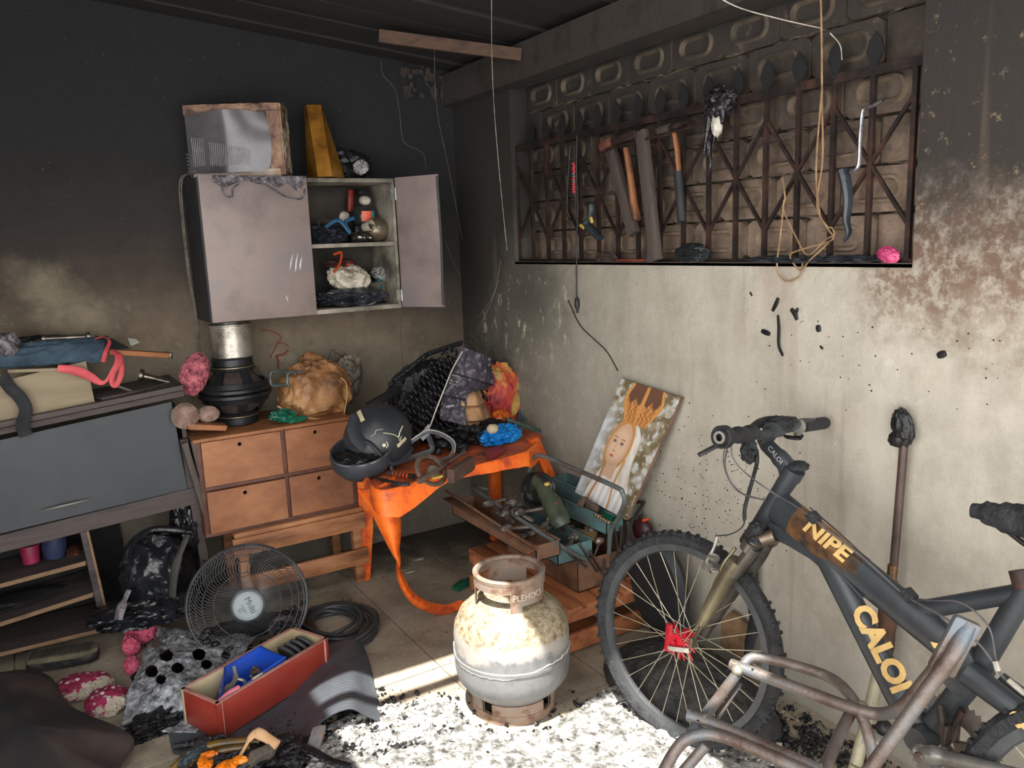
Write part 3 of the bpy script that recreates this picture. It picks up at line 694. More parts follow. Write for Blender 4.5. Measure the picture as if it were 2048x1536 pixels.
# things on the low shelves
SHZ = lineL(S(0, 1168), S(172, 1122), -2.05).z+.006
q = at(67, 1135, y=-.2); bm = BM(); lathe(bm, [(0, 0), (.03, 0), (.036, .07), (.034, .075), (0, .075)], V((at(67, 1148, y=-.2).x, -.22, SHZ+.001)), R3(.05, 0, 0), 24)
solo('crimson_cup', bm, mat('crimson_plastic', [(112, 20, 54), (150, 36, 76)], 10, .5), 'crimson plastic cup on the top shelf inside the sideboard', 'cup')
bm = BM(); lathe(bm, [(0, 0), (.036, .004), (.045, .04), (.04, .14), (.02, .165), (0, .17)], V((at(112, 1140, y=-.22).x, -.22, SHZ+.001)), R3(.1, .12, 0), 24)
solo('navy_bottle', bm, mat('dusty_navy', [(24, 34, 60), (44, 56, 88)], 8, .6), 'dusty navy bottle beside the crimson cup in the sideboard', 'bottle')
bm = BM(); blob(bm, at(148, 1110, y=-.2), (.03, .06, .035), 31, .4, 2, 4); solo('brown_leather_shoe', bm, mat('brown_leather', [(54, 26, 20), (110, 64, 48)], 10, .5), 'brown leather shoe at the divider of the sideboard top shelf', 'shoe')
for k, (px, py, l) in enumerate(((60, 1200, 'dark lump of burnt cloth on the middle shelf of the sideboard'), (70, 1272, 'dark lump of burnt cloth on the bottom shelf of the sideboard'))):
    bm = BM(); blob(bm, at(px, py, y=-.16)+V((0, 0, .0)), (.26, .09, .035), 40+k, .4, 2, 4); solo('burnt_cloth', bm, mat('burnt_cloth_black', [(14, 14, 17), (34, 33, 38)], 8, .7, bs=.6), l, 'cloth', 'burnt cloth in the sideboard')
# ---- on the sideboard
M_bge = mat('beige_wood_panel', [(126, 112, 90), (152, 138, 114)], 5, .7, bs=.15, stretch=(.3, 3, 3))
tz = lambda x: lineL(ta, tb, x).z
bm = BM(); a, b = at(190, 805, y=-.34), at(-30, 860, y=-.34); a2, b2 = at(172, 722, y=-.34), at(-30, 770, y=-.34)
prism(bm, [b, a, a2, b2], (0, .014, 0), .002)
BX = thing('drawer_box', 'beige wooden drawer box on the sideboard under the blue garment', 'box', (-2.0, -.25, tz(-2.0)))
part('front_panel', bm, M_bge, BX)
bm = BM(); prism(bm, [a+V((-.014, .014, .0)), a+V((-.014, .22, .0)), a2+V((-.014, .22, 0)), a2+V((-.014, .014, 0))], (.012, 0, 0)); part('side_panel', bm, M_bge, BX)
bm = BM(); prism(bm, [b+V((0, .2, 0)), a+V((-.02, .2, .0)), a2+V((-.02, .2, 0)), b2+V((0, .2, 0))], (0, .01, 0)); part('back_panel', bm, M_bge, BX)
# blue garment with coral lining
M_blu = mat('dusty_blue_cloth', [(28, 38, 48), (62, 82, 98), (80, 102, 118)], 5, .75, bs=.3)
M_cor = mat('coral_lining', [(176, 62, 70), (226, 98, 104)], 6, .7, bs=.2)
gc = [at(0, 738, y=-.3), at(206, 722, y=-.34), at(217, 676, y=-.2), at(0, 690, y=-.18)]
ja = thing('blue_jacket', 'dusty blue jacket with coral lining draped over the beige drawer box', 'jacket', (-2.0, -.25, gc[0].z-.02))
bm = BM(); sheet(bm, lambda u, v: bil(gc, u, v)+V((0, 0, .02*sin(pi*v)+.012*fbm(V((u*6, v*4, 1)), 4, True))), 50, 24, .012); part('body', bm, M_blu, ja)
bm = BM()
pts = [at(*p) for p in ()]
cp = [(115, 736, -.36), (150, 741, -.37), (178, 752, -.38), (200, 765, -.39), (212, 762, -.39), (222, 748, -.385), (236, 728, -.38), (238, 712, -.36), (225, 702, -.34)]
tube(bm, [at(a, b, y=c_) for a, b, c_ in cp], lambda t: .012+.006*sin(t*9), 10, 6, flat=.35, up=V((0, 1, 0)))
cp = [(206, 724, -.35), (212, 702, -.35), (219, 682, -.3), (205, 674, -.25), (180, 682, -.22)]
tube(bm, [at(a, b, y=c_) for a, b, c_ in cp], lambda t: .009-.004*t, 8, 6, flat=.4, up=V((0, 1, 0)))
cp = [(240, 715, -.36), (243, 745, -.38), (232, 770, -.39), (224, 765, -.39), (228, 742, -.38)]
tube(bm, [at(a, b, y=c_) for a, b, c_ in cp], .010, 8, 6, flat=.4, up=V((0, 1, 0)))
part('lining_fold', bm, M_cor, ja, label='coral red lining fold')
M_strap = mat('charcoal_web', [(26, 28, 32), (44, 46, 50)], 20, .85, bs=.5)
bm = BM(); cp = [(3, 750, -.37), (20, 775, -.375), (40, 795, -.385), (52, 820, -.385), (45, 850, -.4), (52, 872, -.4)]
tube(bm, [at(a, b, y=c_) for a, b, c_ in cp], .022, 10, 6, flat=.25, up=V((0, 1, 0))); solo('charcoal_strap', bm, M_strap, 'wide charcoal strap hanging over the front of the sideboard', 'strap')
M_tubm = mat('tarnished_chrome', [(80, 74, 66), (150, 142, 130)], 14, .25, .85, bs=.1)
def furn_leg(lab, a, b, r0, r1):
    a, b = V(a), V(b); x, y_, z = frame_from(b-a); R = Matrix((x, y_, z)).transposed(); Ln = (b-a).length
    t = thing('furniture_leg', lab, 'leg', (a+b)/2, 'loose metal furniture legs on the sideboard')
    bm = BM(); lathe(bm, [(0, 0), (r0, 0), (r1, Ln), (0, Ln)], a, R, 20); part('tube', bm, M_tubm, t)
    bm = BM(); lathe(bm, [(0, -.01), (r0*1.7, -.01), (r0*1.8, -.004), (r0*1.7, .004), (r0*1.1, .01), (0, .01)], a, R, 20); part('foot', bm, M_tubm, t)
    bm = BM(); lathe(bm, [(0, -.006), (r1*1.5, -.006), (r1*1.6, .0), (r1*1.5, .008), (0, .008)], b, R, 20); part('mounting_flange', bm, M_tubm, t)
furn_leg('chrome furniture leg lying behind the blue jacket', at(175, 674, y=-.16), at(88, 678, y=-.16), .012, .012)
furn_leg('flared dark metal furniture leg beside the pink net bundle', at(283, 751, y=-.2), at(352, 768, y=-.22), .016, .009)
bm = BM(); a, b = at(215, 703, y=-.3), at(335, 710, y=-.24); bar(bm, a, b, .02, .045, V((0, 1, 0)), .002)
t = thing('wooden_leg', 'orange brown wooden leg with metal end sticking out from the jacket', 'leg', (a+b)/2)
part('shaft', bm, mat('orange_brown_wood', [(128, 78, 46), (170, 112, 70)], 6, .6, stretch=(.3, 3, 3)), t)
bm = BM(); bar(bm, b+V((-.002, 0, 0)), b+(b-a).normalized()*.012, .026, .056, V((0, 1, 0)), .003); part('end_cap', bm, M_tubm, t)
bm = BM(); prism(bm, [at(255, 676, y=-.14), at(262, 692, y=-.15), at(280, 685, y=-.14), at(272, 678, y=-.14)], (0, .03, 0)); solo('grey_shard', bm, mat('pale_grey_shard', [(130, 128, 118), (170, 168, 156)], 8, .6), 'pale grey shard poking up behind the wooden leg', 'shard')
bm = BM(); prism(bm, [at(190, 672, y=-.13), at(226, 678, y=-.13), at(262, 697, y=-.14), at(215, 700, y=-.14)], (0, .02, 0)); solo('black_board_scrap', bm, M_dark, 'black bent scrap behind the coral edge of the jacket', 'scrap')
bm = BM(); blob(bm, at(12, 690, y=-.25), (.045, .045, .045), 51, .35, 2.0, 4); solo('burnt_plastic_lump', bm, M_melt, 'shiny burnt plastic lump at the far left on the jacket', 'debris')
bm = BM(); blob(bm, at(75, 688, y=-.12), (.14, .04, .03), 52, .5, 2.2, 4); solo('dark_bundle', bm, M_blackp, 'dark bundle behind the blue jacket by the wall', 'bundle')
bm = BM(); bar(bm, at(60, 690, y=-.2), at(175, 705, y=-.22), .02, .03, V((0, 0, 1)), .002); solo('thin_lath', bm, M_sbw, 'thin scorched wooden lath under the jacket', 'lath')
bm = BM(); bar(bm, at(15, 742, y=-.33), at(120, 738, y=-.33), .03, .012, V((0, 0, 1)), .002); solo('cream_lath', bm, M_bge, 'cream lath lying on the rim of the beige drawer box', 'lath')
bm = BM(); bar(bm, at(190, 795, y=-.3), at(345, 765, y=-.2), .12, .012, V((0, 0, 1)), .003); solo('dark_board', bm, M_sbt, 'dark burnt board lying right of the beige drawer box', 'board')
bm = BM(); tube(bm, [at(235, 772, y=-.3), at(265, 783, y=-.3)], .006, 8); tube(bm, [at(262, 782, y=-.3), at(300, 775, y=-.28), at(340, 765, y=-.25)], .0012, 5); solo('thin_screwdriver', bm, mat('pale_tool', [(120, 118, 110), (80, 78, 74)], 9, .4, .5), 'thin pale screwdriver lying on the dark board', 'screwdriver')
# pink net bundle
M_pink = mat('pink_yarn', [(60, 34, 40), (164, 84, 96), (208, 120, 128)], 26, .85, bs=.9, bscale=120, dist=.006)
bm = BM(); blob(bm, at(389, 748, y=-.3), (.052, .05, .085), 61, .3, 2.6, 5, R=R3(0, .35, 0)); 
pn = solo('pink_net_bundle', bm, M_pink, 'pink knitted bundle hanging at the right corner of the sideboard', 'bundle')
# ================================================================ drawer chest on a bench
M_chw = mat('smoked_plywood', [(96, 58, 42), (146, 94, 62), (178, 122, 82)], 3.6, .55, bs=.25, sharp=.9, bscale=30, stretch=(1, 1, 1.6))
M_chf = mat('chest_frame_brown', [(72, 44, 38), (112, 72, 58)], 7, .65, bs=.3)
M_che = mat('chest_edge_orange', [(120, 74, 46), (170, 110, 68)], 7, .6)
yc = -.42
cx0, cx1, cz0, cz1 = at(412, 1075, y=yc).x, at(716, 1010, y=yc).x, .372, .795
ch = thing('drawer_chest', 'smoked wooden chest of four drawers with finger holes', 'chest', ((cx0+cx1)/2, -.21, cz0))
def cp_(n, a, b, m, **k):
    bm = BM(); box(bm, [(p+q)/2 for p, q in zip(a, b)], [abs(q-p) for p, q in zip(a, b)], None, .002); return part(n, bm, m, k.pop('parent', ch), **k)
cp_('top_panel', (cx0-.01, yc, cz1-.015), (cx1, -.01, cz1), M_che)
cp_('bottom_panel', (cx0, yc, cz0), (cx1, -.01, cz0+.016), M_chf)
cp_('side_panel', (cx0, yc, cz0+.016), (cx0+.018, -.01, cz1-.015), M_chf); cp_('side_panel', (cx1-.018, yc, cz0+.016), (cx1, -.01, cz1-.015), M_chf)
xm, zm_ = (cx0+cx1)/2+.02, (cz0+cz1)/2-.005
cp_('centre_rail', (cx0+.018, yc, zm_-.008), (cx1-.018, -.02, zm_+.008), M_chf)
cp_('centre_post', (xm-.008, yc, cz0+.016), (xm+.008, -.02, zm_-.008), M_chf); cp_('centre_post', (xm-.008, yc, zm_+.008), (xm+.008, -.02, cz1-.015), M_chf)
cp_('back_panel', (cx0+.018, -.019, cz0+.016), (cx1-.018, -.011, cz1-.015), M_chf)
for (a, b, c_, d_, pr) in ((cx0+.02, xm-.01, zm_+.01, cz1-.017, .002), (xm+.01, cx1-.02, zm_+.01, cz1-.017, .004), (cx0+.02, xm-.01, cz0+.018, zm_-.01, .014), (xm+.01, cx1-.02, cz0+.018, zm_-.01, .006)):
    bm = BM(); w_ = b-a; hx_, hz_ = (a+b)/2-.01, d_-.028; r_ = .0085; yy = yc-pr
    # drawer front with a real round finger hole: ring of quads to the rectangle
    N = 24; inner = []; outer = []; innb = []; outb = []
    for i in range(N):
        an = 2*pi*i/N; inner.append(bm.verts.new((hx_+r_*cos(an), yy, hz_+r_*sin(an)))); innb.append(bm.verts.new((hx_+r_*cos(an), yy+.014, hz_+r_*sin(an))))
        dx_, dz_ = cos(an), sin(an); ts = []
        if dx_ > 1e-6: ts.append((b-hx_)/dx_)
        if dx_ < -1e-6: ts.append((a-hx_)/dx_)
        if dz_ > 1e-6: ts.append((d_-hz_)/dz_)
        if dz_ < -1e-6: ts.append((c_-hz_)/dz_)
        t_ = min(ts); outer.append(bm.verts.new((hx_+dx_*t_, yy, hz_+dz_*t_))); outb.append(bm.verts.new((hx_+dx_*t_, yy+.014, hz_+dz_*t_)))
    for cxx, czz in ((a, c_), (a, d_), (b, c_), (b, d_)):
        for lst in (outer, outb):
            v_ = min(lst, key=lambda v: (v.co.x-cxx)**2+(v.co.z-czz)**2); v_.co.x = cxx; v_.co.z = czz
    for i in range(N):
        j = (i+1) % N
        bm.faces.new((inner[i], inner[j], outer[j], outer[i])); bm.faces.new((innb[i], outb[i], outb[j], innb[j]))
        bm.faces.new((inner[i], innb[i], innb[j], inner[j])); bm.faces.new((outer[i], outer[j], outb[j], outb[i]))
    d = part('drawer', bm, M_chw, ch, smooth=False)
    bm = BM(); box(bm, ((a+b)/2, -.2, (c_+d_)/2-.02), (w_-.02, .36, d_-c_-.05)); part('tray', bm, M_dark, d)
# bench
M_bn = mat('raw_pine_smoked', [(104, 64, 42), (162, 108, 72), (192, 140, 100)], 6, .65, bs=.3, bscale=30, stretch=(.4, 2, 2))
bx0, bx1, yb = at(468, 1070, y=-.44).x, at(728, 1030, y=-.44).x, -.44
bn = thing('wooden_bench', 'rough pine bench carrying the chest of drawers', 'bench', ((bx0+bx1)/2, -.25, 0))
def bp(n, a, b): 
    bm = BM(); box(bm, [(p+q)/2 for p, q in zip(a, b)], [abs(q-p) for p, q in zip(a, b)], None, .003); part(n, bm, M_bn, bn)
bp('top_slat', (bx0, yb-.005, .35), (bx1-.01, yb+.07, .3705)); bp('top_slat', (bx0, yb+.12, .35), (bx1-.01, yb+.2, .3705)); bp('top_slat', (bx0, yb+.25, .35), (bx1-.01, yb+.33, .3705))
bp('apron', (bx0-.01, yb-.012, .27), (bx1, yb+.008, .349))
bp('stretcher', (bx0+.01, yb-.012, .10), (bx1+.006, yb+.008, .175))
for x, y in ((bx1-.035, yb+.03), (bx0+.035, yb+.03), (bx1-.035, -.1), (bx0+.035, -.1)):
    bp('leg', (x-.02, y-.02, .004), (x+.02, y+.02, .35))
bp('apron', (bx0-.0, -.075, .27), (bx1, -.055, .349))
# slats leaning between chest and sideboard
for k, (p0, p1) in enumerate((((368, 885), (392, 965)), ((386, 880), (406, 962)))):
    a, b = at(*p0, y=-.4), at(*p1, y=-.4); bm = BM(); bar(bm, a, b+(b-a)*1.2, .024, .03, V((0, 1, 0)), .002)
    solo('grey_batten', bm, mat('weathered_batten', [(62, 54, 50), (104, 94, 86)], 8, .8, bs=.4, stretch=(2, 2, .3)), ('left of two grey battens wedged beside the drawer chest', 'right of two grey battens wedged beside the drawer chest')[k], 'batten', 'battens wedged beside the chest')
# ---- loudspeakers, pot
M_spk = mat('black_speaker_metal', [(26, 27, 30), (44, 46, 50)], 12, .4, .3)
M_cone = mat('speaker_paper', [(50, 42, 40), (74, 64, 60)], 20, .85)
sx, sy = -1.265, -.2
def speaker(lab, z0, flip, Rr=.150):
    s = -1 if flip else 1
    t = thing('loudspeaker', lab, 'speaker', (sx, sy, z0 if not flip else z0-.15), 'bare loudspeakers on the drawer chest')
    def Z(h): return z0+s*h
    bm = BM(); lathe(bm, [(0, 0), (.082, 0), (.087, s*.005), (.087, s*.032), (.082, s*.037), (0, s*.037)], (sx, sy, z0), n=48); part('magnet', bm, M_spk, t)
    bm = BM(); lathe(bm, [(.0, s*.0375), (.09, s*.0375), (.09, s*.042), (0, s*.042)], (sx, sy, z0), n=48); part('pole_plate', bm, mat('brass_plate', [(110, 100, 76), (150, 138, 108)], 9, .4, .6), t)
    bm = BM(); lathe(bm, [(.134, s*.120), (Rr, s*.125), (Rr+.006, s*.130), (Rr+.006, s*.142), (Rr, s*.147), (.128, s*.147), (.134, s*.120)], (sx, sy, z0), n=64); part('rim', bm, M_spk, t)
    bm = BM(); lathe(bm, [(.05, s*.043), (.075, s*.055), (.13, s*.125), (.127, s*.13), (.07, s*.06), (.05, s*.043)], (sx, sy, z0), n=48); part('cone', bm, M_cone, t)
    bm = BM()
    lathe(bm, [(.06, s*.042), (.092, s*.042), (.098, s*.052), (.092, s*.056), (.06, s*.05), (.06, s*.042)], (sx, sy, z0), n=48)
    lathe(bm, [(.131, s*.105), (.139, s*.104), (.147, s*.124), (.13, s*.126), (.131, s*.105)], (sx, sy, z0), n=48)
    for k in range(6):
        a = k*pi/3+.52+(.26 if flip else 0)
        lathe(bm, [(.086, s*.045), (.097, s*.05), (.142, s*.118), (.132, s*.120), (.086, s*.05)], (sx, sy, z0), n=5, a0=a-.17, a1=a+.17)
        # end caps are left open on purpose: closed by the rings
    part('basket', bm, M_spk, t)
    return t
speaker('lower loudspeaker standing on its magnet on the drawer chest', cz1+.001, False)
speaker('upper loudspeaker turned over with its magnet up under the pot', cz1+.001+.148*2+.0, True)
zpot = cz1+.001+.296
M_alu = mat('sooty_aluminium', [(120, 114, 104), (184, 178, 168), (206, 200, 190)], 10, .38, .75, bs=.15, bscale=30)
bm = BM(); lathe(bm, [(0, 0), (.078, 0), (.083, .005), (.085, .140), (.091, .143), (.091, .146), (.082, .146), (.080, .008), (0, .005)], (sx+.005, sy, zpot), n=64); 
pot = solo('aluminium_pot', bm, M_alu, 'round aluminium pot standing on the upturned loudspeaker', 'pot')
bm = BM(); prism(bm, [(.0, -.03, .12), (.06, .0, .135), (.02, .05, .13)], (0, 0, .002)); part('rim_light_patch', bm, mat('bent_foil', [(150, 130, 116), (190, 170, 156)], 8, .4), pot) if False else bm.free()
# yarn balls, wood pieces
M_yarn = mat('pink_grey_yarn', [(120, 96, 86), (172, 146, 134)], 30, .9, bs=.6, bscale=90)
def yarn(c, r, lab, seed, sc=(1, 1, 1)):
    random.seed(seed); t = thing('yarn_ball', lab, 'yarn', (c.x, c.y, c.z-r), 'yarn balls beside the loudspeakers')
    bm = BM(); blob(bm, c, (r*.96*sc[0], r*.96*sc[1], r*.96*sc[2]), seed, .03, 2, 3); part('core', bm, M_yarn, t)
    bm = BM()
    for k in range(22):
        n_ = V((random.gauss(0, 1), random.gauss(0, 1), random.gauss(0, .6))).normalized(); a, b, _ = frame_from(n_)
        tube(bm, [c+V((((a*cos(q)+b*sin(q))*r).x*sc[0], ((a*cos(q)+b*sin(q))*r).y*sc[1], ((a*cos(q)+b*sin(q))*r).z*sc[2])) for q in [2*pi*i/20 for i in range(20)]], .0022, 5, closed=True)
    part('wound_thread', bm, M_yarn, t)
yarn(at(370, 832, y=-.38), .052, 'round pinkish yarn ball at the left edge of the drawer chest', 5)
yarn(at(417, 828, y=-.36), .036, 'elongated greyish yarn ball between the round one and the loudspeakers', 9, (1.2, 1, .9))
bm = BM(); prism(bm, [at(374, 848, y=-.42), at(455, 852, y=-.42), at(452, 862, y=-.42), at(378, 860, y=-.42)], (0, .07, .004), .002); solo('flat_wood_offcut', bm, M_che, 'flat orange wood offcut on the left front edge of the chest', 'offcut')
# loudspeaker ring bracket
M_brk = mat('grey_green_cast', [(46, 54, 54), (104, 112, 110)], 20, .45, .4, bs=.4)
bkt = thing('cast_bracket', 'grey green cast bracket with two square windows right of the loudspeakers', 'bracket', at(580, 760, y=-.3))
yk = -.3
bm = BM()
for cx_ in ((558, 757), (592, 758)):
    sg = lambda q: math.copysign(abs(q)**.45, q)
    pts = [at(cx_[0]+17*sg(cos(a)), cx_[1]+14*sg(sin(a)), y=yk) for a in [2*pi*i/24 for i in range(24)]]
    tube(bm, pts, .008, 8, closed=True)
part('frame', bm, M_brk, bkt)
bm = BM(); tube(bm, [at(606, 752, y=yk), at(622, 745, y=-.26), at(630, 735, y=-.22)], .008, 8, 4); part('arm', bm, M_brk, bkt)
# brown bag
M_bag = mat('scorched_tan_canvas', [(74, 48, 30), (146, 102, 64), (182, 138, 92)], 5, .5, bs=.6, bscale=20, dist=.012)
bg_ = thing('tan_bag', 'slumped scorched tan bag at the right end of the drawer chest', 'bag', (-.92, -.2, cz1))
bm = BM()
def bagshape(d):
    z = d.z; k = 1-.25*max(0, z); return V((math.copysign(abs(d.x)**.8, d.x)*k, math.copysign(abs(d.y)**.8, d.y)*k, math.copysign(abs(z)**.8, z)))
cb_ = at(632, 795, y=-.24)
blob(bm, (cb_.x, -.24, cz1+.112), (.160, .115, .135), 71, .26, 1.7, 5, R=R3(0, .1, .1), zmin=cz1+.001, shape=bagshape); part('body', bm, M_bag, bg_)
bm = BM(); blob(bm, at(630, 738, y=-.2), (.06, .065, .085), 72, .25, 1.8, 4, R=R3(0, -.5, 0)); part('collar_flap', bm, M_bag, bg_)
bm = BM(); tube(bm, [at(555, 812, y=-.345), at(590, 832, y=-.36), at(650, 838, y=-.36), at(700, 832, y=-.34)], .004, 6, 6); tube(bm, [at(687, 835, y=-.35), at(694, 790, y=-.355), at(688, 760, y=-.33), at(655, 748, y=-.3)], .003, 6, 6); part('piping', bm, mat('tan_piping', [(170, 130, 86), (196, 156, 108)], 9, .7), bg_)
bm = BM(); blob(bm, at(686, 765, y=-.2), (.075, .06, .125), 73, .45, 2.2, 5, R=R3(0, .4, 0)); solo('charred_garment', bm, mat('charred_patchwork', [(22, 22, 24), (78, 72, 62), (140, 124, 98)], 9, .7, bs=.7, bscale=30, dist=.01), 'charred black and tan garment bundle leaning behind the tan bag', 'garment')
bm = BM()
for pth in ([(655, 730), (660, 706), (668, 700), (672, 725)], [(645, 712), (640, 716), (620, 712)], [(690, 745), (700, 760), (706, 790)], [(672, 705), (690, 720), (712, 770)]): tube(bm, [at(a, b, y=-.22) for a, b in pth], .002, 6, 6)
solo('thin_black_wire', bm, M_blackp, 'thin black wires sticking out of the charred garment bundle', 'wire')
bm = BM(); blob(bm, at(555, 832, y=-.36)+V((.02, 0, .0)), (.05, .04, .025), 74, .6, 2.2, 4, zmin=cz1+.0005); blob(bm, at(590, 838, y=-.37), (.05, .03, .012), 75, .5, 2.4, 4, zmin=cz1+.0005); solo('green_plastic_bag', bm, mat('teal_green_film', [(12, 62, 48), (30, 120, 92)], 12, .25, bs=.5), 'crumpled green plastic bag under the tan bag', 'bag')
# red spray mark on the wall
M_red = mat('faded_red_paint', [(104, 50, 46), (126, 66, 58)], 30, .8)
bm = BM()
for pth, r_ in (([(520, 659), (545, 663), (562, 674), (556, 685), (548, 700), (540, 715)], .0035), ([(553, 688), (566, 686), (578, 694)], .003), ([(577, 700), (566, 709), (553, 712), (556, 722), (556, 738)], .0055)):
    tube(bm, [at(a, b, y=-.0015) for a, b in pth], r_, 8, 6, flat=.2, up=V((0, 1, 0)))
struct('wall_paint_mark', bm, M_red, bpy.data.objects['wall_back'])
# ================================================================ things hung on the grille
XH = -.005
def H(px, py, x=XH): return at(px, py, x=x)
M_wd = mat('smoke_dark_wood', [(46, 38, 35), (82, 72, 66), (60, 52, 48)], 6, .7, bs=.3, stretch=(2, 2, .3))
M_hnd = mat('hammer_handle_wood', [(60, 40, 30), (140, 88, 52), (110, 70, 46)], 5, .5, bs=.1, stretch=(2, 2, .5))
def plank(lab, p, q, wdt, x0, x1, m=None):
    a, b = at(*p, x=x0), at(*q, x=x1); bm = BM(); bar(bm, a, b, wdt, .028, V((1, 0, 0)), .003)
    bm2 = bm; solo('wooden_stud', bm, m or M_wd, lab, 'stud', 'dark wooden studs leaning on the grille')
plank('left of two long dark wooden studs leaning on the grille', (1222, 300), (1268, 468), .05, .0, -.005)
plank('right of two long dark wooden studs leaning on the grille, reaching the sill', (1283, 262), (1312, 520), .05, -.02, -.04)
t = thing('hammer', 'wooden handled hammer hanging between the two dark studs', 'hammer', H(1262, 360, -.03), 'hammers on the grille')
bm = BM(); tube(bm, [H(1252, 296, -.03), H(1262, 360, -.03), H(1268, 405, -.03), H(1274, 440, -.03)], lambda q: .013+.006*q, 12, 5, flat=.8); part('handle', bm, M_hnd, t)
bm = BM(); bar(bm, H(1228, 284, -.03), H(1275, 268, -.03), .035, .03, V((0, 0, 1)), .006); part('head', bm, M_iron, t)
t = thing('claw_hammer', 'claw hammer with black rubber grip hanging head up on the grille', 'hammer', H(1360, 380), 'hammers on the grille')
bm = BM(); tube(bm, [H(1348, 262), H(1354, 300), H(1358, 345)], .011, 10, 5, flat=.7); part('shaft', bm, M_hnd, t)
bm = BM(); pts = [H(1356, 343)+(H(1364, 443)-H(1356, 343))*k/24 for k in range(25)]; tube(bm, pts, lambda q: .0155+.0015*sin(q*75)*(q < .6)+.002*q, 12); part('rubber_grip', bm, mat('rubber_black', [(24, 26, 28), (40, 42, 44)], 20, .7), t)
bm = BM(); tube(bm, [H(1325, 262), H(1338, 257), H(1352, 252), H(1366, 246)], [.012, .012, .016, .014], 10, 4); tube(bm, [H(1362, 248), H(1376, 244), H(1392, 252)], lambda q: .012-.008*q, 8, 4, flat=.6); part('head', bm, M_iron, t)
bm = BM(); lathe(bm, [(0, 0), (.02, 0), (.02, .05), (0, .05)], H(1325, 262)+V((0, .01, 0)), Matrix.Rotation(pi/2, 3, 'X'), 16); part('mallet_face', bm, M_wd, t)
bm = BM(); bar(bm, H(1206, 296, -.02), H(1228, 282, -.02), .03, .045, V((1, 0, 0)), .003); solo('brown_wood_block', bm, mat('block_red_brown', [(84, 48, 38), (120, 76, 58)], 8, .7), 'small red brown wood block jammed behind the top of the left stud', 'block')
# strap and cords
t = thing('beaded_cord', 'black looped cord threaded with red beads hanging on the left of the grille', 'cord', H(1147, 380))
bm = BM(); tube(bm, [H(1140, 292), H(1137, 340), H(1134, 400), H(1135, 430), H(1142, 440), H(1150, 435), H(1151, 390), H(1150, 330), H(1148, 292)], .0028, 6, 6); part('cord', bm, M_blackp, t)
M_rb = mat('red_bead', [(120, 26, 40), (190, 60, 74)], 30, .4); M_pb = mat('pale_bead', [(150, 150, 150), (90, 90, 96)], 30, .4)
me_r = BM(); blob(me_r, (0, 0, 0), .0075, 3, .08, 2, 2); me_r = finish(me_r, 'bead', M_rb); me_p = BM(); blob(me_p, (0, 0, 0), .0055, 4, .1, 2, 2); me_p = finish(me_p, 'bead', M_pb)
for k, yy in enumerate(range(328, 384, 5)):
    o = part('bead', me_p if k in (4, 5, 7) else me_r, None, t); o.location = H(1147+(k % 2)*1, yy, -.012)-t.location
bm = BM(); tube(bm, [H(1154, 270), H(1153, 350), H(1156, 420), H(1153, 470), H(1153, 520, -.006), H(1153, 600, -.008)], .003, 6, 6)
t = thing('plug_cable', 'black cable with a plug hanging below the window sill', 'cable', H(1153, 560, -.01))
part('cable', bm, M_blackp, t)
bm = BM(); a = H(1154, 604, -.014); lathe(bm, [(0, -.03), (.008, -.028), (.011, -.01), (.009, .012), (.004, .02), (0, .02)], a, None, 16); box(bm, a+V((0, .005, -.038)), (.003, .003, .018)); box(bm, a+V((0, -.005, -.038)), (.003, .003, .018)); part('plug', bm, M_blackp, t)
# black and yellow glue gun shaped tool
M_yel = mat('dull_yellow', [(176, 146, 60), (206, 178, 92)], 12, .5); M_gun = mat('dark_slate_plastic', [(30, 36, 40), (50, 58, 62)], 10, .5)
t = thing('cordless_tool', 'dark pistol shaped tool with yellow trim hanging on the grille', 'tool', H(1180, 440, -.02))
bm = BM(); tube(bm, [H(1172, 408, -.03), H(1184, 410, -.03), H(1182, 432, -.03), H(1174, 448, -.03), H(1186, 462, -.03), H(1200, 476, -.03)], [.012, .018, .016, .02, .022, .02], 10, 4, flat=.7); part('body', bm, M_gun, t)
bm = BM(); box(bm, H(1165, 453, -.045), (.012, .03, .012), R3(.5, 0, 0), .003); box(bm, H(1183, 440, -.048), (.01, .012, .026), R3(-.4, 0, 0), .003); part('yellow_trim', bm, M_yel, t)
# burnt plastic hanging on the top rail
M_drip = mat('burnt_dripping_plastic', [(14, 13, 15), (44, 38, 46)], 24, .25, bs=.8, bscale=40, dist=.01)
t = thing('burnt_bag_remnant', 'burnt dripping plastic remnant hanging from the grille with a pale tip', 'debris', H(1432, 240, -.02))
bm = BM()
for k in range(16):
    x0 = 1432+random.uniform(-16, 16); y0 = 205+random.uniform(-25, 20); L_ = random.uniform(20, 90)
    tube(bm, [H(x0, y0, -.015+random.uniform(-.02, .01)), H(x0+random.uniform(-8, 6), y0+L_*.5, -.02), H(x0-.1*L_+random.uniform(-6, 6), y0+L_, -.015)], lambda q: .012*(1-q)+.002, 6, 5)
blob(bm, H(1440, 205, -.01), (.03, .05, .04), 81, .8, 2.5, 4)
tube(bm, [H(1418, 250), H(1416, 300), H(1420, 330), H(1414, 352)], lambda q: .012*(1-q)+.002, 6, 6)
part('charred_film', bm, M_drip, t)
bm = BM(); blob(bm, H(1434, 250, -.02), (.014, .02, .034), 83, .5, 2.5, 3); part('pale_tip', bm, M_wht, t)
bm = BM(); tube(bm, [H(1210, 300, -.03), H(1300, 276, -.03), H(1380, 254, -.02), H(1420, 240, -.02)], .004, 6, 5); solo('iron_rod', bm, M_iron, 'thin iron rod lying slanted across the top of the grille tools', 'rod')
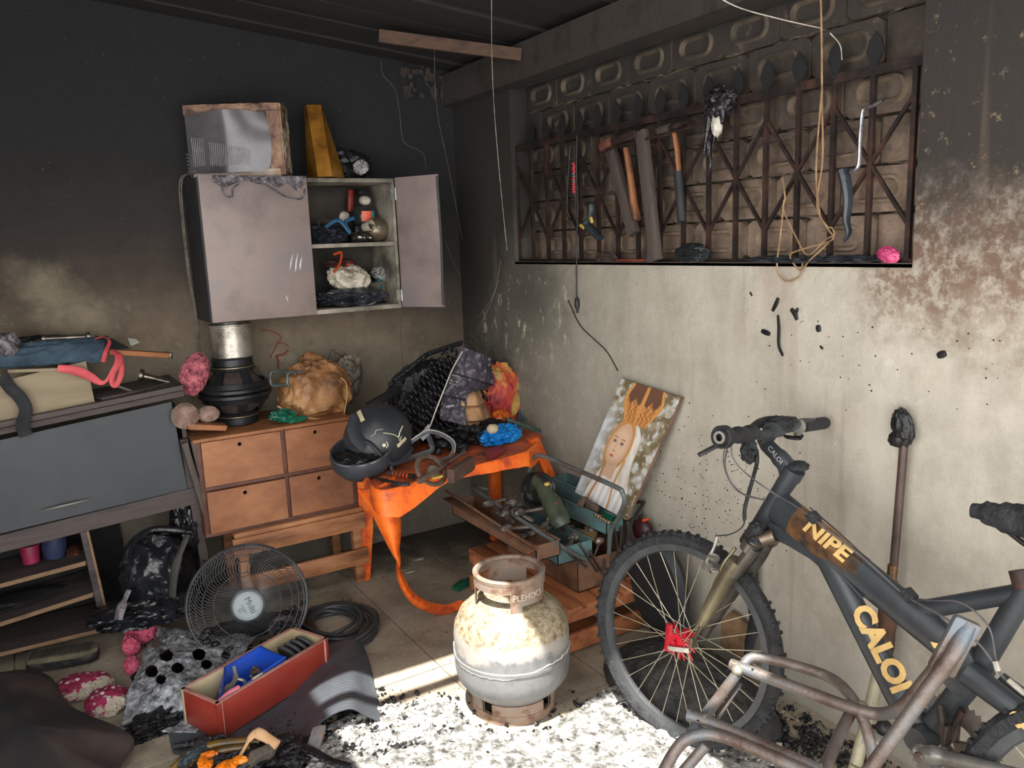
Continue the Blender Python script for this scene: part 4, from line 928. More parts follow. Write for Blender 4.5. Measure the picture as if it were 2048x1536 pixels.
# hand brace / crank with burnt rubber
t = thing('crank_handle', 'bent bare metal crank hanging at the right end of the grille', 'tool', H(1718, 260, -.01))
bm = BM(); tube(bm, [H(1765, 200, -.01), H(1745, 212, -.01), H(1728, 218, -.01), H(1723, 240, -.01), H(1720, 280, -.01), H(1718, 325, -.01), H(1712, 338, -.01), H(1700, 345, -.01)], .006, 8, 5); part('rod', bm, mat('bare_bright_steel', [(80, 78, 80), (170, 168, 172)], 14, .25, .8), t)
bm = BM(); tube(bm, [H(1686, 340, -.01), H(1692, 365, -.01), H(1696, 400, -.01), H(1693, 440, -.01), H(1697, 465, -.01), H(1688, 484, -.01)], lambda q: .018*(1-q)**.6+.003, 8, 6, flat=.7); part('drooping_grip', bm, mat('slate_molten_rubber', [(28, 32, 38), (56, 62, 70)], 12, .4, bs=.4), t)
# cords
M_cordt = mat('tan_cord', [(110, 84, 60), (166, 134, 98)], 20, .8)
bm = BM(); tube(bm, [at(1640, -40, x=-.1), H(1643, 60, -.03), H(1644, 200, -.01), H(1645, 320, -.01), H(1634, 400, -.01), H(1640, 432, -.01), H(1656, 456, -.01)], .003, 6, 6); tube(bm, [H(1644, 180, -.02), H(1634, 300, -.01), H(1633, 370, -.01), H(1640, 432, -.01)], .003, 6, 6)
solo('hanging_cord', bm, M_cordt, 'tan cord hanging from the ceiling in front of the right half of the grille', 'cord')
bm = BM(); tube(bm, [H(1565, 355), H(1570, 395), H(1567, 420), H(1590, 470), H(1616, 510, -.015), H(1650, 480), H(1668, 470), H(1664, 456), H(1656, 458), H(1664, 480), H(1600, 500, -.012), H(1580, 512, -.02), H(1600, 540, -.02), H(1620, 520, -.03), H(1658, 485, -.02)], .0028, 6, 7)
tube(bm, [H(1568, 400), H(1560, 480, -.02), H(1554, 525, -.02), H(1558, 550, -.02), H(1575, 562, -.015), H(1598, 552, -.015), H(1606, 525, -.02)], .0028, 6, 6)
solo('tangled_cord', bm, M_cordt, 'tan tangled cord looping over the sill at the right of the grille', 'cord')
bm = BM(); tube(bm, [at(1400, -30, x=-.25), at(1470, 12, x=-.2), at(1560, 38, x=-.1), at(1640, 56, x=-.02)], .002, 5, 6); tube(bm, [at(1660, 66, x=-.01), at(1680, 90, x=-.0), at(1684, 120, x=.0)], .0018, 5, 4); solo('thin_wire', bm, M_wht, 'thin pale wire sagging from the ceiling to the hanging cord', 'wire')
bm = BM(); tube(bm, [at(983, -30, x=-.6), at(984, 120, x=-.45), at(990, 240, x=-.3), at(1002, 380, x=-.2), at(1014, 500, x=-.15)], .0013, 5, 6); solo('hanging_wire', bm, M_wht, 'hair thin pale wire hanging down in the room corner', 'wire')
bm = BM(); tube(bm, [at(868, -20, y=-.5), at(872, 200, y=-.3), at(896, 330, y=-.2), at(925, 480, y=-.06)], .0011, 5, 6); solo('hanging_wire', bm, M_cord, 'hair thin grey wire hanging beside the open cabinet door', 'wire')
bm = BM(); tube(bm, [at(1136, 600, x=-.006), at(1160, 650, x=-.004), at(1190, 680, x=-.004), at(1215, 705, x=-.004), at(1236, 742, x=-.004)], .0022, 5, 6); solo('wall_wire', bm, M_blackp, 'thin black wire curving down the wall below the plug', 'wire')
bm = BM(); tube(bm, [at(1002, 520, x=-.02), at(988, 590, x=-.03), at(960, 650, x=-.05), at(940, 680, y=-.02)], .0018, 5, 6); tube(bm, [at(999, 560, x=-.02), at(975, 610, x=-.04), at(938, 655, y=-.02)], .0018, 5, 6); solo('corner_wire', bm, M_cord, 'two thin wires fanning down in the room corner', 'wire')
# sill things
zs_ = ZS+.003
def sillx(px): 
    return at(px, 518, x=.0)
bm = BM(); c = sillx(1212); blob(bm, (.0, c.y, zs_+.016), (.025, .055, .02), 91, .6, 2.5, 4, zmin=zs_); solo('dry_brown_rag', bm, mat('dry_brown', [(44, 34, 30), (80, 64, 54)], 20, .85, bs=.6), 'dry brown crumpled rag on the left of the window sill', 'rag')
bm = BM(); c = sillx(1385); blob(bm, (-.0, c.y, zs_+.028), (.03, .075, .034), 92, .35, 1.8, 5, zmin=zs_); solo('black_glove', bm, mat('black_glove', [(20, 24, 26), (38, 44, 46)], 9, .4, bs=.5, bscale=25, dist=.01), 'folded black glove lying in the middle of the window sill', 'glove')
bm = BM(); a, b = sillx(1236), sillx(1290); box(bm, (0, (a.y+b.y)/2, zs_+.006), (.03, a.y-b.y, .01), None, .002); solo('red_strip', bm, mat('rust_red_strip', [(90, 36, 28), (132, 58, 44)], 9, .7), 'rust red strip lying on the window sill left of the studs', 'strip')
bm = BM(); c = sillx(1308); blob(bm, (0, c.y+.02, zs_+.014), (.014, .02, .016), 93, .5, 2.5, 3, zmin=zs_); solo('grey_cap_piece', bm, M_melt, 'small shiny grey piece on the sill at the foot of the right stud', 'debris')
bm = BM(); c = sillx(1776); blob(bm, (0, c.y, zs_+.02), (.02, .03, .022), 94, .4, 1.8, 4, zmin=zs_, R=R3(.3, 0, 0)); solo('pink_pouch', bm, mat('magenta_pouch', [(150, 40, 84), (214, 82, 128)], 9, .5), 'magenta pink pouch at the right end of the window sill', 'pouch')
for k, (px, w_, l) in enumerate(((1555, .10, 'flat charred debris on the sill left of the tangled cord'), (1625, .08, 'flat grey charred debris on the sill behind the tangled cord'), (1705, .11, 'flat black charred debris on the sill left of the pink pouch'))):
    c = sillx(px); bm = BM(); blob(bm, (0, c.y, zs_+.006), (.03, w_, .014), 95+k, .6, 3, 4, zmin=zs_); solo('charred_scrap', bm, mat('charred_blue_black', [(18, 20, 24), (58, 62, 70)], 16, .45, bs=.5), l, 'debris', 'charred scraps on the window sill')
# melted drips stuck on the wall
WRo = bpy.data.objects['wall_right']
bm = BM()
for pth, r_ in (([(1557, 596), (1553, 606), (1545, 622)], .008), ([(1556, 630), (1558, 655), (1558, 690), (1566, 712)], .007), ([(1582, 618), (1590, 628), (1594, 640)], .009), ([(1596, 616), (1591, 628)], .006), ([(1523, 662), (1540, 668)], .009), ([(1636, 650), (1638, 664)], .010), ([(1640, 692), (1646, 698)], .004), ([(1875, 712), (1892, 706)], .010), ([(1500, 584), (1504, 592)], .004)):
    tube(bm, [at(a, b, x=-.002) for a, b in pth], lambda t, r_=r_: r_*(.45+.55*sin(pi*(.15+.7*t))), 8, 5, flat=.4, up=V((1, 0, 0)))
random.seed(8)
for k in range(46):
    blob(bm, at(random.uniform(1480, 2000), random.uniform(640, 840), x=-.001), random.uniform(.0012, .003), k, .3, 2, 1)
for k in range(240):
    blob(bm, at(min(1600, max(1270, random.gauss(1420, 70))), random.gauss(1000, 70), x=-.001), random.uniform(.001, .003), k, .3, 2, 1)
struct('soot_speck', bm, M_blackp, WRo)
# white drips / paint runs on the corner
bm = BM(); tube(bm, [at(917, 205, y=-.002), at(921, 330, y=-.002), at(929, 500, y=-.002), at(932, 560, y=-.002), at(934, 690, y=-.002)], .0035, 6, 6); struct('paint_run', bm, mat('pale_crack_paint', [(110, 104, 82), (164, 156, 130)], 12, .8), bpy.data.objects['wall_back'])
bm = BM()
for pth in ([(762, 120), (766, 150), (790, 178), (800, 230), (808, 285), (845, 305), (853, 340)], [(845, 130), (848, 155), (868, 190)], [(800, 610), (802, 680), (806, 740)], [(890, 480), (905, 520), (925, 560)]): tube(bm, [at(a, b, y=-.001) for a, b in pth], .0016, 5, 3)
struct('wall_crack', bm, mat('crack_line', [(74, 68, 54), (112, 104, 84)], 12, .8), bpy.data.objects['wall_back'])

# ================================================================ printed canvas
TL, TR_, BR_ = at(1243, 757, x=-.03), at(1362, 795, x=-.03), at(1252, 1040, x=-.125)
BL = TL+BR_-TR_
ex = (TR_-TL); ey = (BL-TL); nrm = ex.cross(ey).normalized()
if nrm.x > 0: nrm = -nrm
pn = thing('printed_canvas', 'printed picture of a crowned veiled figure leaning on the wall behind the toolbox', 'picture', (BR_+BL)/2)
bm = BM(); prism(bm, [TL-nrm*.001, TR_-nrm*.001, BR_-nrm*.001, BL-nrm*.001], -nrm*.014); part('board', bm, mat('canvas_edge', [(96, 70, 60), (140, 108, 92)], 8, .8), pn)
W_, H_ = 150, 230
bm = BM(); g = [[bm.verts.new(TL+ex*(i/W_)+ey*(j/H_)) for j in range(H_+1)] for i in range(W_+1)]
for i in range(W_):
    for j in range(H_): bm.faces.new((g[i][j], g[i+1][j], g[i+1][j+1], g[i][j+1]))
def lerp(a, b, t): return tuple(a[i]+(b[i]-a[i])*t for i in range(3))
def paint(u, v):
    q = V((u*9, v*14, .3))
    n = noise.noise(q); n2 = noise.noise(V((u*22, v*34, 7)))
    c = lerp((112, 98, 70), (156, 146, 122), ss(-.3, .4, n))
    n3_ = noise.noise(V((u*12, v*19, 3)))
    c = lerp(c, (206, 210, 216), ss(.0, .45, n3_+.5*n)*.75); c = lerp(c, (228, 230, 234), ss(.25, .45, n2)*.5)
    if u < .35: c = lerp(c, (206, 210, 218), ss(.35, 0, u)*ss(.12, .35, v)*.8)
    # veil
    vc = .47+.02*sin(v*5); half = .10+.30*ss(.30, .62, v)+.22*ss(.62, 1, v)
    if v > .285:
        dd = abs(u-(.50+.06*(v-.3)))-(.21*min(1, math.sqrt(max(0, (v-.28)/.12)))+.16*ss(.55, 1, v))
        m = ss(.012, -.012, dd)
        f = .5+.5*sin(u*38-v*9+2*n)
        c = lerp(c, lerp((196, 184, 166), (232, 226, 218), f*.6+.3), m)
        if v > .74:
            c = lerp(c, lerp((214, 208, 204), (240, 238, 236), .5+.5*sin(u*60+v*4)), ss(.74, .8, v)*m)
    # gold veil edge and face
    fx, fy = .40, .50
    du, dv = (u-fx-.10*(.5-v)), v-fy
    rr = math.sqrt((du/.17)**2+(dv/(.19 if dv < 0 else .17))**2)
    edge = ss(1.26, 1.2, rr)*ss(.98, 1.02, rr)
    if v < .72: c = lerp(c, (196, 142, 84), edge)
    if v >= .58:
        for sgn, wd in ((-1, .028), (1, .02)):
            xc = fx+.04+sgn*(.155-.02*ss(.6, .75, v))+sgn*.05*ss(.75, 1, v)
            c = lerp(c, (198, 148, 92) if sgn > 0 else (178, 134, 92), ss(wd, wd*.6, abs(u-xc)))
    if v < .66: c = lerp(c, (222, 186, 156), ss(1.0, .95, rr))
    if .62 < v < .78: c = lerp(c, (208, 172, 144), ss(.10, .08, abs(u-fx-.02))*ss(.62, .66, v)*ss(.78, .75, v))
    # face features
    if rr < 1:
        c = lerp(c, (196, 152, 124), ss(.55, 1.0, rr)*.6)
        for ex_, ey_ in ((fx-.088, .468), (fx+.042, .474)):
            e = math.sqrt(((u-ex_)/.034)**2+((v-ey_)/.014)**2); c = lerp(c, (150, 122, 112), ss(1.15, .9, e)*.8)
            e = math.sqrt(((u-ex_)/.014)**2+((v-ey_)/.011)**2); c = lerp(c, (84, 74, 76), ss(1.1, .8, e))
            b = abs(v-(ey_-.034+.5*(u-ex_)**2*8)); c = lerp(c, (150, 112, 90), ss(.006, .003, b)*ss(.045, .035, abs(u-ex_)))
        c = lerp(c, (196, 146, 118), ss(.010, .003, abs(u-(fx-.035-.016*ss(.46, .54, v))))*ss(.45, .47, v)*ss(.56, .54, v)*.7)
        e = math.sqrt(((u-fx+.046)/.03)**2+((v-.548)/.008)**2); c = lerp(c, (182, 134, 112), ss(1.1, .8, e)*.8)
        e = math.sqrt(((u-fx+.048)/.036)**2+((v-.588)/.012)**2); c = lerp(c, (186, 100, 88), ss(1.1, .85, e))
    # crown
    if v < .30:
        cx_ = .50; hw = .20+.12*ss(.30, .12, v)-.05*ss(.1, 0, v)
        if abs(u-cx_) < hw:
            k = (u-cx_)/hw
            c = lerp((112, 76, 58), (92, 66, 58), v*3)
            gold = (204, 138, 74)
            band = ss(.245, .255, v); c = lerp(c, gold, band)
            lace = ss(.09+.05*abs(sin(k*7.5)), .11+.05*abs(sin(k*7.5)), v)
            pat = .5+.5*sin(k*24+2*sin(v*70))*sin(v*90+k*5)
            c = lerp(c, lerp((150, 92, 50), (224, 160, 92), pat), lace)
            for kk in (-.92, -.0, .92): c = lerp(c, (208, 148, 84), ss(.12 if kk == 0 else .09, .06, abs(k-kk)))
    return c
me_ = finish(bm, 'print', None, False)
ca = me_.color_attributes.new('ink', 'FLOAT_COLOR', 'POINT')
exl, eyl = ex.length_squared, ey.length_squared
data = []
# non-orthogonal solve
a11, a12, a22 = ex.dot(ex), ex.dot(ey), ey.dot(ey); det = a11*a22-a12*a12
for v in me_.vertices:
    d = v.co-TL; b1, b2 = d.dot(ex), d.dot(ey); u_, v_ = (b1*a22-b2*a12)/det, (b2*a11-b1*a12)/det
    c = paint(u_, v_); data += [s2l(max(0, q)) for q in c]+[1]
ca.data.foreach_set('color', data)
g_ = NG('print_ink'); at_ = g_.n('ShaderNodeAttribute', attribute_name='ink'); g_.out(at_.outputs[0], .55); me_.materials.append(g_.m)
part('print', me_, None, pn, label='photographic print of a veiled figure with golden crown')
# ================================================================ orange table
M_or = mat('orange_plastic_sooty', [(164, 66, 38), (238, 104, 30), (250, 126, 44)], 11, .5, bs=.6, bscale=90, dist=.004)
M_ort = mat('orange_tabletop_scorched', [(100, 58, 46), (180, 88, 56), (226, 112, 58)], 8, .55, bs=.3, bscale=50)
zt_ = .66
A = at(735, 958, z=zt_); B_ = at(1058, 890, z=zt_); C_ = at(1085, 866, z=zt_+.0); D_ = V((A.x+.04, -.28, zt_))
A2 = at(765, 985, z=zt_-.005)
Cc = V((-.05, -.32, zt_)); Bf = at(1062, 905, z=zt_)
tb = thing('orange_table', 'orange plastic table, scorched, with a melted front leg curling along the floor', 'table', ((A.x+Bf.x)/2, -.6, 0))
bm = BM(); pts = [A, A2, (A2+Bf)/2+V((0, .0, 0)), Bf, at(1086, 870, z=zt_), V((-.04, -.3, zt_)), D_]
prism(bm, pts, (0, 0, -.012), .004); part('tabletop', bm, M_ort, tb)
# front skirt: wavy band sagging
bm = BM()
edge = [A+V((-.004, .02, 0)), A+V((-.004, -.0, 0)), A2, A2+(Bf-A2)*.3, A2+(Bf-A2)*.6, A2+(Bf-A2)*.93, Bf+V((.0, .02, 0)), at(1074, 888, z=zt_)]
es = smoothpts(edge, 8); n_e = len(es)
def skirt(u, v):
    i = u*(n_e-1); k = min(int(i), n_e-2); p = es[k].lerp(es[k+1], i-k)
    dpt = .05+.02*sin(u*9)+.05*max(0, 1-abs(u-.33)/.12)+.012*noise.noise(V((u*9, 0, 0)))
    return p+V((-.002, -.004-.012*v, .004-dpt*v+.003*fbm(V((u*40, v*6, 0)), 3)))
sheet(bm, skirt, 110, 8, .008); part('front_skirt', bm, M_or, tb)
tube_pts = es
bm = BM(); tube(bm, [p+V((0, -.002, .004)) for p in es], .008, 8); part('rim_edge', bm, M_or, tb)
# melted front left leg: wide at the top, tapering, then a strap that curls over the floor
top = [at(722, 950, y=-1.06), at(800, 1000, y=-1.08)]
bm = BM()
Lc = [(752, 965), (768, 1010), (782, 1060), (790, 1100), (797, 1120), (797, 1140), (803, 1160), (816, 1185), (836, 1204), (862, 1216), (895, 1222), (925, 1222)]
Ly = [-1.02, -1.03, -1.04, -1.04, -1.04, -1.03, -1.02, -1.0, -.98, -.96, -.955, -.95]
LW = [.075, .058, .040, .018, .009, .010, .014, .018, .022, .024, .026, .026]
LP = []
for (px_, py_), yy in zip(Lc, Ly):
    p = at(px_, py_, y=yy); p.z = max(p.z, .02); LP.append(p)
ls = smoothpts(LP, 8); nl = len(ls)
def wat(t):
    i = t*(len(LW)-1); k = min(int(i), len(LW)-2); return LW[k]+(LW[k+1]-LW[k])*(i-k)
def leg(u, v):
    i = u*(nl-1); k = min(int(i), nl-2); p = ls[k].lerp(ls[k+1], i-k); d = (ls[k+1]-ls[k]).normalized()
    side = d.cross(V((.35, .93, 0))).normalized(); dep = side.cross(d)
    w_ = wat(u); s = (v-.5)*2
    return p+side*(w_*s)+dep*(-.05*(1-u)**1.5*(1-s*s)-.012*(1-s*s))
sheet(bm, leg, 100, 12, .006)
q = part('melted_leg', bm, M_or, tb, label='front leg melted thin and curled over the floor')
for v in q.data.vertices:
    if v.co.z < .006: v.co.z = .006
def tleg(a, b, w0, w1, dx=V((0, .06, 0)), nm='leg'):
    a, b = V(a), V(b); bm = BM(); s = V((1, 0, 0))
    prism(bm, [a-s*w0, a+s*w0, b+s*w1, b-s*w1], dx, .004); part(nm, bm, M_or, tb)
fr = at(1085, 905, z=.64)
a_, b_ = at(1072, 878, y=-.93), at(1112, 965, y=-.95)
bm = BM(); dlt = (b_-a_); prism(bm, [a_+V((-.03, 0, 0)), a_+V((.03, .02, 0)), a_+dlt*1+V((.025, .02, 0)), a_+dlt*4.4+V((.0, .02, 0)), a_+dlt*4.4+V((-.03, 0, 0)), a_+dlt*1+V((-.035, 0, 0))], (0, .03, 0), .004)
for v in bm.verts: v.co.z = max(v.co.z, .005); v.co.x = min(v.co.x, -.006)
part('leg', bm, M_or, tb)
bm = BM(); a_, b_ = at(1000, 900, y=-.36), at(1000, 990, y=-.36); dlt = (b_-a_); prism(bm, [a_+V((-.05, 0, 0)), a_+V((.05, 0, 0)), a_+dlt*3+V((.03, .0, 0)), a_+dlt*3+V((-.03, 0, 0))], (0, .04, 0), .004)
for v in bm.verts: v.co.z = max(v.co.z, .005)
part('leg', bm, M_or, tb)
bm = BM(); a_ = V((cx1+.035, -.42, zt_-.01)); prism(bm, [a_+V((-.03, 0, 0)), a_+V((.045, 0, 0)), a_+V((.03, 0, -.4)), a_+V((.0, 0, -.655)), a_+V((-.03, 0, -.655))], (0, .045, 0), .004); part('leg', bm, M_or, tb)
zt1 = zt_+.0045
for o in tb.children:
    for v in o.data.vertices: v.co.x = min(v.co.x, -.006)
# ---- helmet
M_hel = mat('matte_black_helmet', [(34, 37, 41), (52, 56, 60)], 4, .42, bs=.15, bscale=25)
M_tape = mat('cream_tape', [(176, 166, 132), (204, 194, 160)], 10, .6)
hc = at(757, 868, y=-.83); 
hm = thing('helmet', 'matte black motorcycle helmet with cream tape strips on the orange table', 'helmet', (hc.x, hc.y, zt1))
Rh = R3(.15, .32, .25)
bm = BM(); lathe(bm, [(.001, .135), (.04, .13), (.085, .105), (.118, .06), (.132, .01), (.132, -.03), (.124, -.065), (.119, -.065), (.126, -.03), (.126, .01), (.112, .058), (.08, .1), (.04, .124), (.001, .128)], hc+V((0, 0, -.01)), Rh, 64)
for v in bm.verts:
    d = v.co-hc; v.co = hc+V((d.x*1.05, d.y*1.0, d.z))
part('shell', bm, M_hel, hm)
bm = BM()
pr = []
for k in range(25):
    a = -2.55+1.9*k/24; pr.append(hc+V((0, 0, -.01))+Rh @ V((.141*cos(a), .136*sin(a), -.04+.03*cos(k/24*pi*2))))
tube(bm, pr, .013, 10, flat=.6); part('brow_trim', bm, M_hel, hm)
bm = BM(); pk = [hc+Rh @ V((-.15, .02, .05)), hc+Rh @ V((-.172, -.02, .0)), hc+Rh @ V((-.165, -.06, -.035)), hc+Rh @ V((-.135, -.10, -.06))]
def vis(u, v):
    i = u*3; k = min(int(i), 2); p = pk[k].lerp(pk[k+1], i-k); q_ = hc+Rh @ V((-.115+.03*u, -.0-.085*u, .055-.075*u)); return p.lerp(q_, v)+V((0, 0, .012*sin(pi*v)))
sheet(bm, vis, 20, 10, .005); part('visor_peak', bm, M_hel, hm)
for (p0, p1, w_) in (((717, 822), (726, 842), .014), ((795, 893), (812, 876), .012)):
    bm = BM()
    def onh(px, py):
        r_ = ray(px, py); # intersect helmet sphere
        o = CAM-hc; rad = .139; b = o.dot(r_); a = r_.dot(r_); c = o.dot(o)-rad*rad; dsc = b*b-a*c
        t = (-b-math.sqrt(max(0, dsc)))/a; return CAM+r_*t
    a, b = onh(*p0), onh(*p1); m_ = (a+b)/2; nn = (m_-hc).normalized()
    R = basis(b-a, nn.cross(b-a)); box(bm, m_, ((b-a).length, w_*1.3, .003), R, .001); part('tape_strip', bm, M_tape, hm, label='cream tape strip')
M_crm = mat('cream_decal', [(196, 192, 164), (222, 218, 196)], 10, .6)
bm = BM()
for pth, r_ in (([(742, 873), (750, 868), (752, 861), (758, 860), (766, 858)], .0018), ([(766, 866), (778, 867), (790, 870), (797, 874), (799, 866), (805, 852)], .003), ([(797, 874), (800, 882), (803, 872)], .0016)):
    tube(bm, [onh(a, b) for a, b in pth], r_, 6, 5, flat=.6)
part('swoosh_decal', bm, M_crm, hm)
bm = BM(); p = onh(768, 890); nn = (p-hc).normalized(); R = basis(frame_from(nn)[0], frame_from(nn)[1]); lathe(bm, [(.003, .004), (.007, .004), (.008, 0), (0, 0), (.003, .004)], p, R, 16); tube(bm, [onh(772, 883), onh(776, 889), onh(773, 896)], .002, 6, 4); part('side_rivet', bm, M_crm, hm)
bm = BM(); blob(bm, hc+Rh @ V((.01, -.03, -.07)), (.11, .09, .05), 101, .4, 3, 4); part('charred_lining', bm, M_blackp, hm)
# second helmet shell / chin bar lying beneath
h2 = thing('open_helmet', 'charcoal helmet shell lying open under the matte black helmet', 'helmet', at(725, 930, y=-.9)*1.0)
c2 = at(722, 905, y=-.88)
bm = BM(); lathe(bm, [(.118, .02), (.124, -.0), (.120, -.04), (.095, -.075), (.05, -.09), (.002, -.092), (.002, -.086), (.05, -.083), (.09, -.068), (.113, -.035), (.116, 0), (.112, .016), (.118, .02)], c2, R3(.25, -.2, 0), 56); 
for v in bm.verts: v.co.z = max(v.co.z, zt1-.04)
part('shell', bm, mat('charcoal_shell', [(40, 44, 48), (60, 64, 70)], 6, .5, bs=.15), h2)
bm = BM(); blob(bm, c2+V((0, 0, -.02)), (.095, .09, .03), 102, .5, 3, 4); part('charred_padding', bm, M_blackp, h2)
bm = BM(); 
for k in range(3): tube(bm, [c2+R3(.25, -.2, 0) @ V(((.121-.004*k)*cos(a), (.121-.004*k)*sin(a), .015-.016*k)) for a in [pi+.2+2.6*i/20 for i in range(21)]], .003, 6)
part('edge_bead', bm, M_melt, h2)
# ---- goggles strap frame
M_gog = mat('grey_strap', [(52, 54, 58), (100, 102, 106)], 12, .6)
gg = thing('strap_frame', 'grey webbing straps of a burnt harness standing open beside the helmet', 'strap', at(840, 940, y=-.9))
M_gedge = mat('pale_strap_edge', [(150, 148, 138), (190, 188, 176)], 10, .6)
for nm, pts_, y_, r_, fl_2, m in (('strap', [(788, 950), (783, 925), (810, 895), (840, 872), (858, 863), (885, 870), (905, 885), (906, 905), (890, 925)], -.9, .009, .3, M_gog),
    ('strap', [(790, 925), (815, 918), (845, 908), (864, 900), (862, 885), (855, 870)], -.86, .012, .3, M_gog),
    ('strap', [(788, 950), (812, 962), (835, 960), (850, 940), (875, 925), (895, 915)], -.92, .008, .3, M_gog),
    ('edge_cord', [(786, 948), (781, 923), (808, 892), (838, 869), (858, 860), (887, 867), (909, 884), (909, 906)], -.905, .0025, 1, M_gedge),
    ('hanging_strap', [(855, 862), (862, 848), (872, 820), (890, 775), (905, 738), (925, 703)], -.84, .003, .5, M_gedge)):
    bm = BM(); tube(bm, [at(a, b, y=y_) for a, b in pts_], r_, 8, 6, flat=fl_2, up=V((0, 1, 0))); part(nm, bm, m, gg)
bm = BM(); prism(bm, [at(858, 848, y=-.885), at(838, 872, y=-.885), at(846, 882, y=-.885), at(862, 866, y=-.885)], (0, .006, 0)); part('grey_gusset', bm, mat('grey_plate', [(120, 120, 124), (150, 150, 154)], 8, .5), gg)
# ---- the burnt woven basket mass
M_coal = mat('glossy_char', [(9, 9, 11), (34, 35, 40)], 26, .16, bs=.9, bscale=60, dist=.012)
bk = thing('burnt_basket', 'glossy black heap of a melted woven basket in the middle of the table', 'basket', (-.55, -.5, zt1))
def mound(u, v): # leaning face from the lower left to the peak
    return V((0, 0, 0))
bm = BM(); blob(bm, at(865, 815, y=-.5)+V((0, .03, 0)), (.20, .12, .20), 111, .35, 2.6, 5, R=R3(0, -.5, 0), zmin=zt1+.002); blob(bm, at(940, 870, y=-.6), (.22, .14, .07), 112, .4, 2.6, 5, zmin=zt1+.002)
part('molten_core', bm, M_coal, bk)
random.seed(11)
bm = BM()   # rope-like weave: rows of short loops climbing to the peak
pb, pe = at(770, 855, y=-.66), at(895, 700, y=-.5)
for r_ in range(17):
    q0 = pb.lerp(pe, r_/16)
    nloop = 19-int(r_*.4)
    for k in range(nloop):
        c_ = q0+V((.017*k, -.06*sin(min(1, k/8)*pi)*.9, -.010*k-.0005*k*k))+V((random.uniform(-.004, .004),)*3)
        if c_.z < zt1+.02: continue
        tube(bm, [c_+V((-.013, 0, -.004)), c_+V((-.005, -.022, .012)), c_+V((.006, -.024, -.008)), c_+V((.013, -.004, .006))], .0055, 6, 3)
part('charred_weave', bm, M_coal, bk)
bm = BM()
top_ = [at(720+0, 800, y=-.58), at(800, 752, y=-.55), at(850, 712, y=-.52), at(880, 700, y=-.5), at(922, 686, y=-.48)]
ts_ = smoothpts(top_, 10)
for i, p in enumerate(ts_[8:]): tube(bm, [p+V((-.006, 0, -.008)), p+V((0, -.004, .010)), p+V((.008, 0, .004))], .0055, 6)
tube(bm, ts_[8:], .012, 8); part('rim_braid', bm, M_coal, bk)
bm = BM()
for k in range(46):
    c_ = at(random.uniform(860, 990), random.uniform(858, 915), y=-.82+random.uniform(-.05, .1)); c_.z = max(c_.z, zt1+.012)
    blob(bm, c_, (random.uniform(.01, .03), random.uniform(.01, .03), random.uniform(.006, .02)), k, .7, 2.2, 2)
part('charred_crumb', bm, M_coal, bk, kind='stuff')
bm = BM(); prism(bm, [at(735, 808, y=-.62), at(800, 772, y=-.55), at(806, 785, y=-.55), at(745, 822, y=-.62)], (0, .03, 0), .003); part('rail', bm, M_blackp, bk)
# white and grey plastic sack, torn with brown lining
M_sack = mat('charcoal_film', [(44, 42, 48), (80, 74, 84)], 7, .4, bs=.6, bscale=20, dist=.01)
sk = thing('torn_sack', 'torn charcoal plastic sack with printed label and brown paper lining', 'sack', (-.4, -.6, zt1))
def sackf(u, v):
    pu = [(928, 695), (905, 745), (890, 790), (884, 840)], [(985, 720), (990, 770), (975, 800), (985, 860)]
    i = v*3; k = min(int(i), 2); a = at(*pu[0][k], y=-.66).lerp(at(*pu[0][k+1], y=-.68), i-k); b = at(*pu[1][k], y=-.6).lerp(at(*pu[1][k+1], y=-.64), i-k)
    return a.lerp(b, u)+V((0, -.05*sin(pi*u)+.045*fbm(V((u*3, v*3, 5)), 5)+.02*fbm(V((u*7, v*6, 9)), 3, True), 0))
bm = BM(); g2_ = []
def tornf(u, v):
    p = sackf(u, v); e = max(0, v-.55)*max(0, u-.2); return p
sheet(bm, lambda u, v: sackf(u*(1-.62*ss(.32, .62, v)) if True else u, v), 40, 50, .004); part('film', bm, M_sack, sk)
bm = BM(); blob(bm, at(935, 728, y=-.56), (.06, .045, .06), 121, .25, 1.8, 5); part('stuffed_top', bm, M_sack, sk)
M_pap = mat('brown_paper_lining', [(110, 76, 54), (178, 136, 98), (196, 156, 116)], 5, .8, bs=.4, bscale=25, dist=.008)
def papf(u, v):
    pu = [(915, 778), (905, 815), (915, 845), (945, 870)], [(960, 770), (975, 810), (988, 838), (975, 880)]
    i = v*3; k = min(int(i), 2); a = at(*pu[0][k], y=-.64).lerp(at(*pu[0][k+1], y=-.68), i-k); b = at(*pu[1][k], y=-.62).lerp(at(*pu[1][k+1], y=-.68), i-k)
    return a.lerp(b, u)+V((0, .02-.05*sin(pi*u)+.015*fbm(V((u*4, v*4, 8)), 4, True), 0))
bm = BM(); sheet(bm, papf, 30, 30, .003); part('paper_lining', bm, M_pap, sk, label='torn brown paper lining')
bm = BM(); sheet(bm, lambda u, v: bil([at(958, 868, y=-.7), at(985, 852, y=-.7), at(962, 895, y=-.75), at(940, 872, y=-.72)], u, v)+V((0, -.008*sin(pi*u), 0)), 10, 10, .003); part('paper_lining', bm, M_pap, sk)
M_ptx = mat('label_print', [(176, 172, 176), (150, 146, 152)], 60, .5)
lb = sackf(.28, .3)+V((0, -.004, 0)); dxl = (sackf(.4, .3)-sackf(.2, .3)); dyl = sackf(.3, .2)-sackf(.3, .4)
text('printed_label', 'AVISO\n\u2013 \u2013 \u2013\n70 x 90\n25 UN', .013, at(909, 760, y=-.735), dxl, dyl, M_ptx, sk)
bm = BM()
for k in range(5): 
    p = at(900, 812, y=-.742)+V((.008*(k-2), 0, 0)); box(bm, p, (.005, .001, .010))
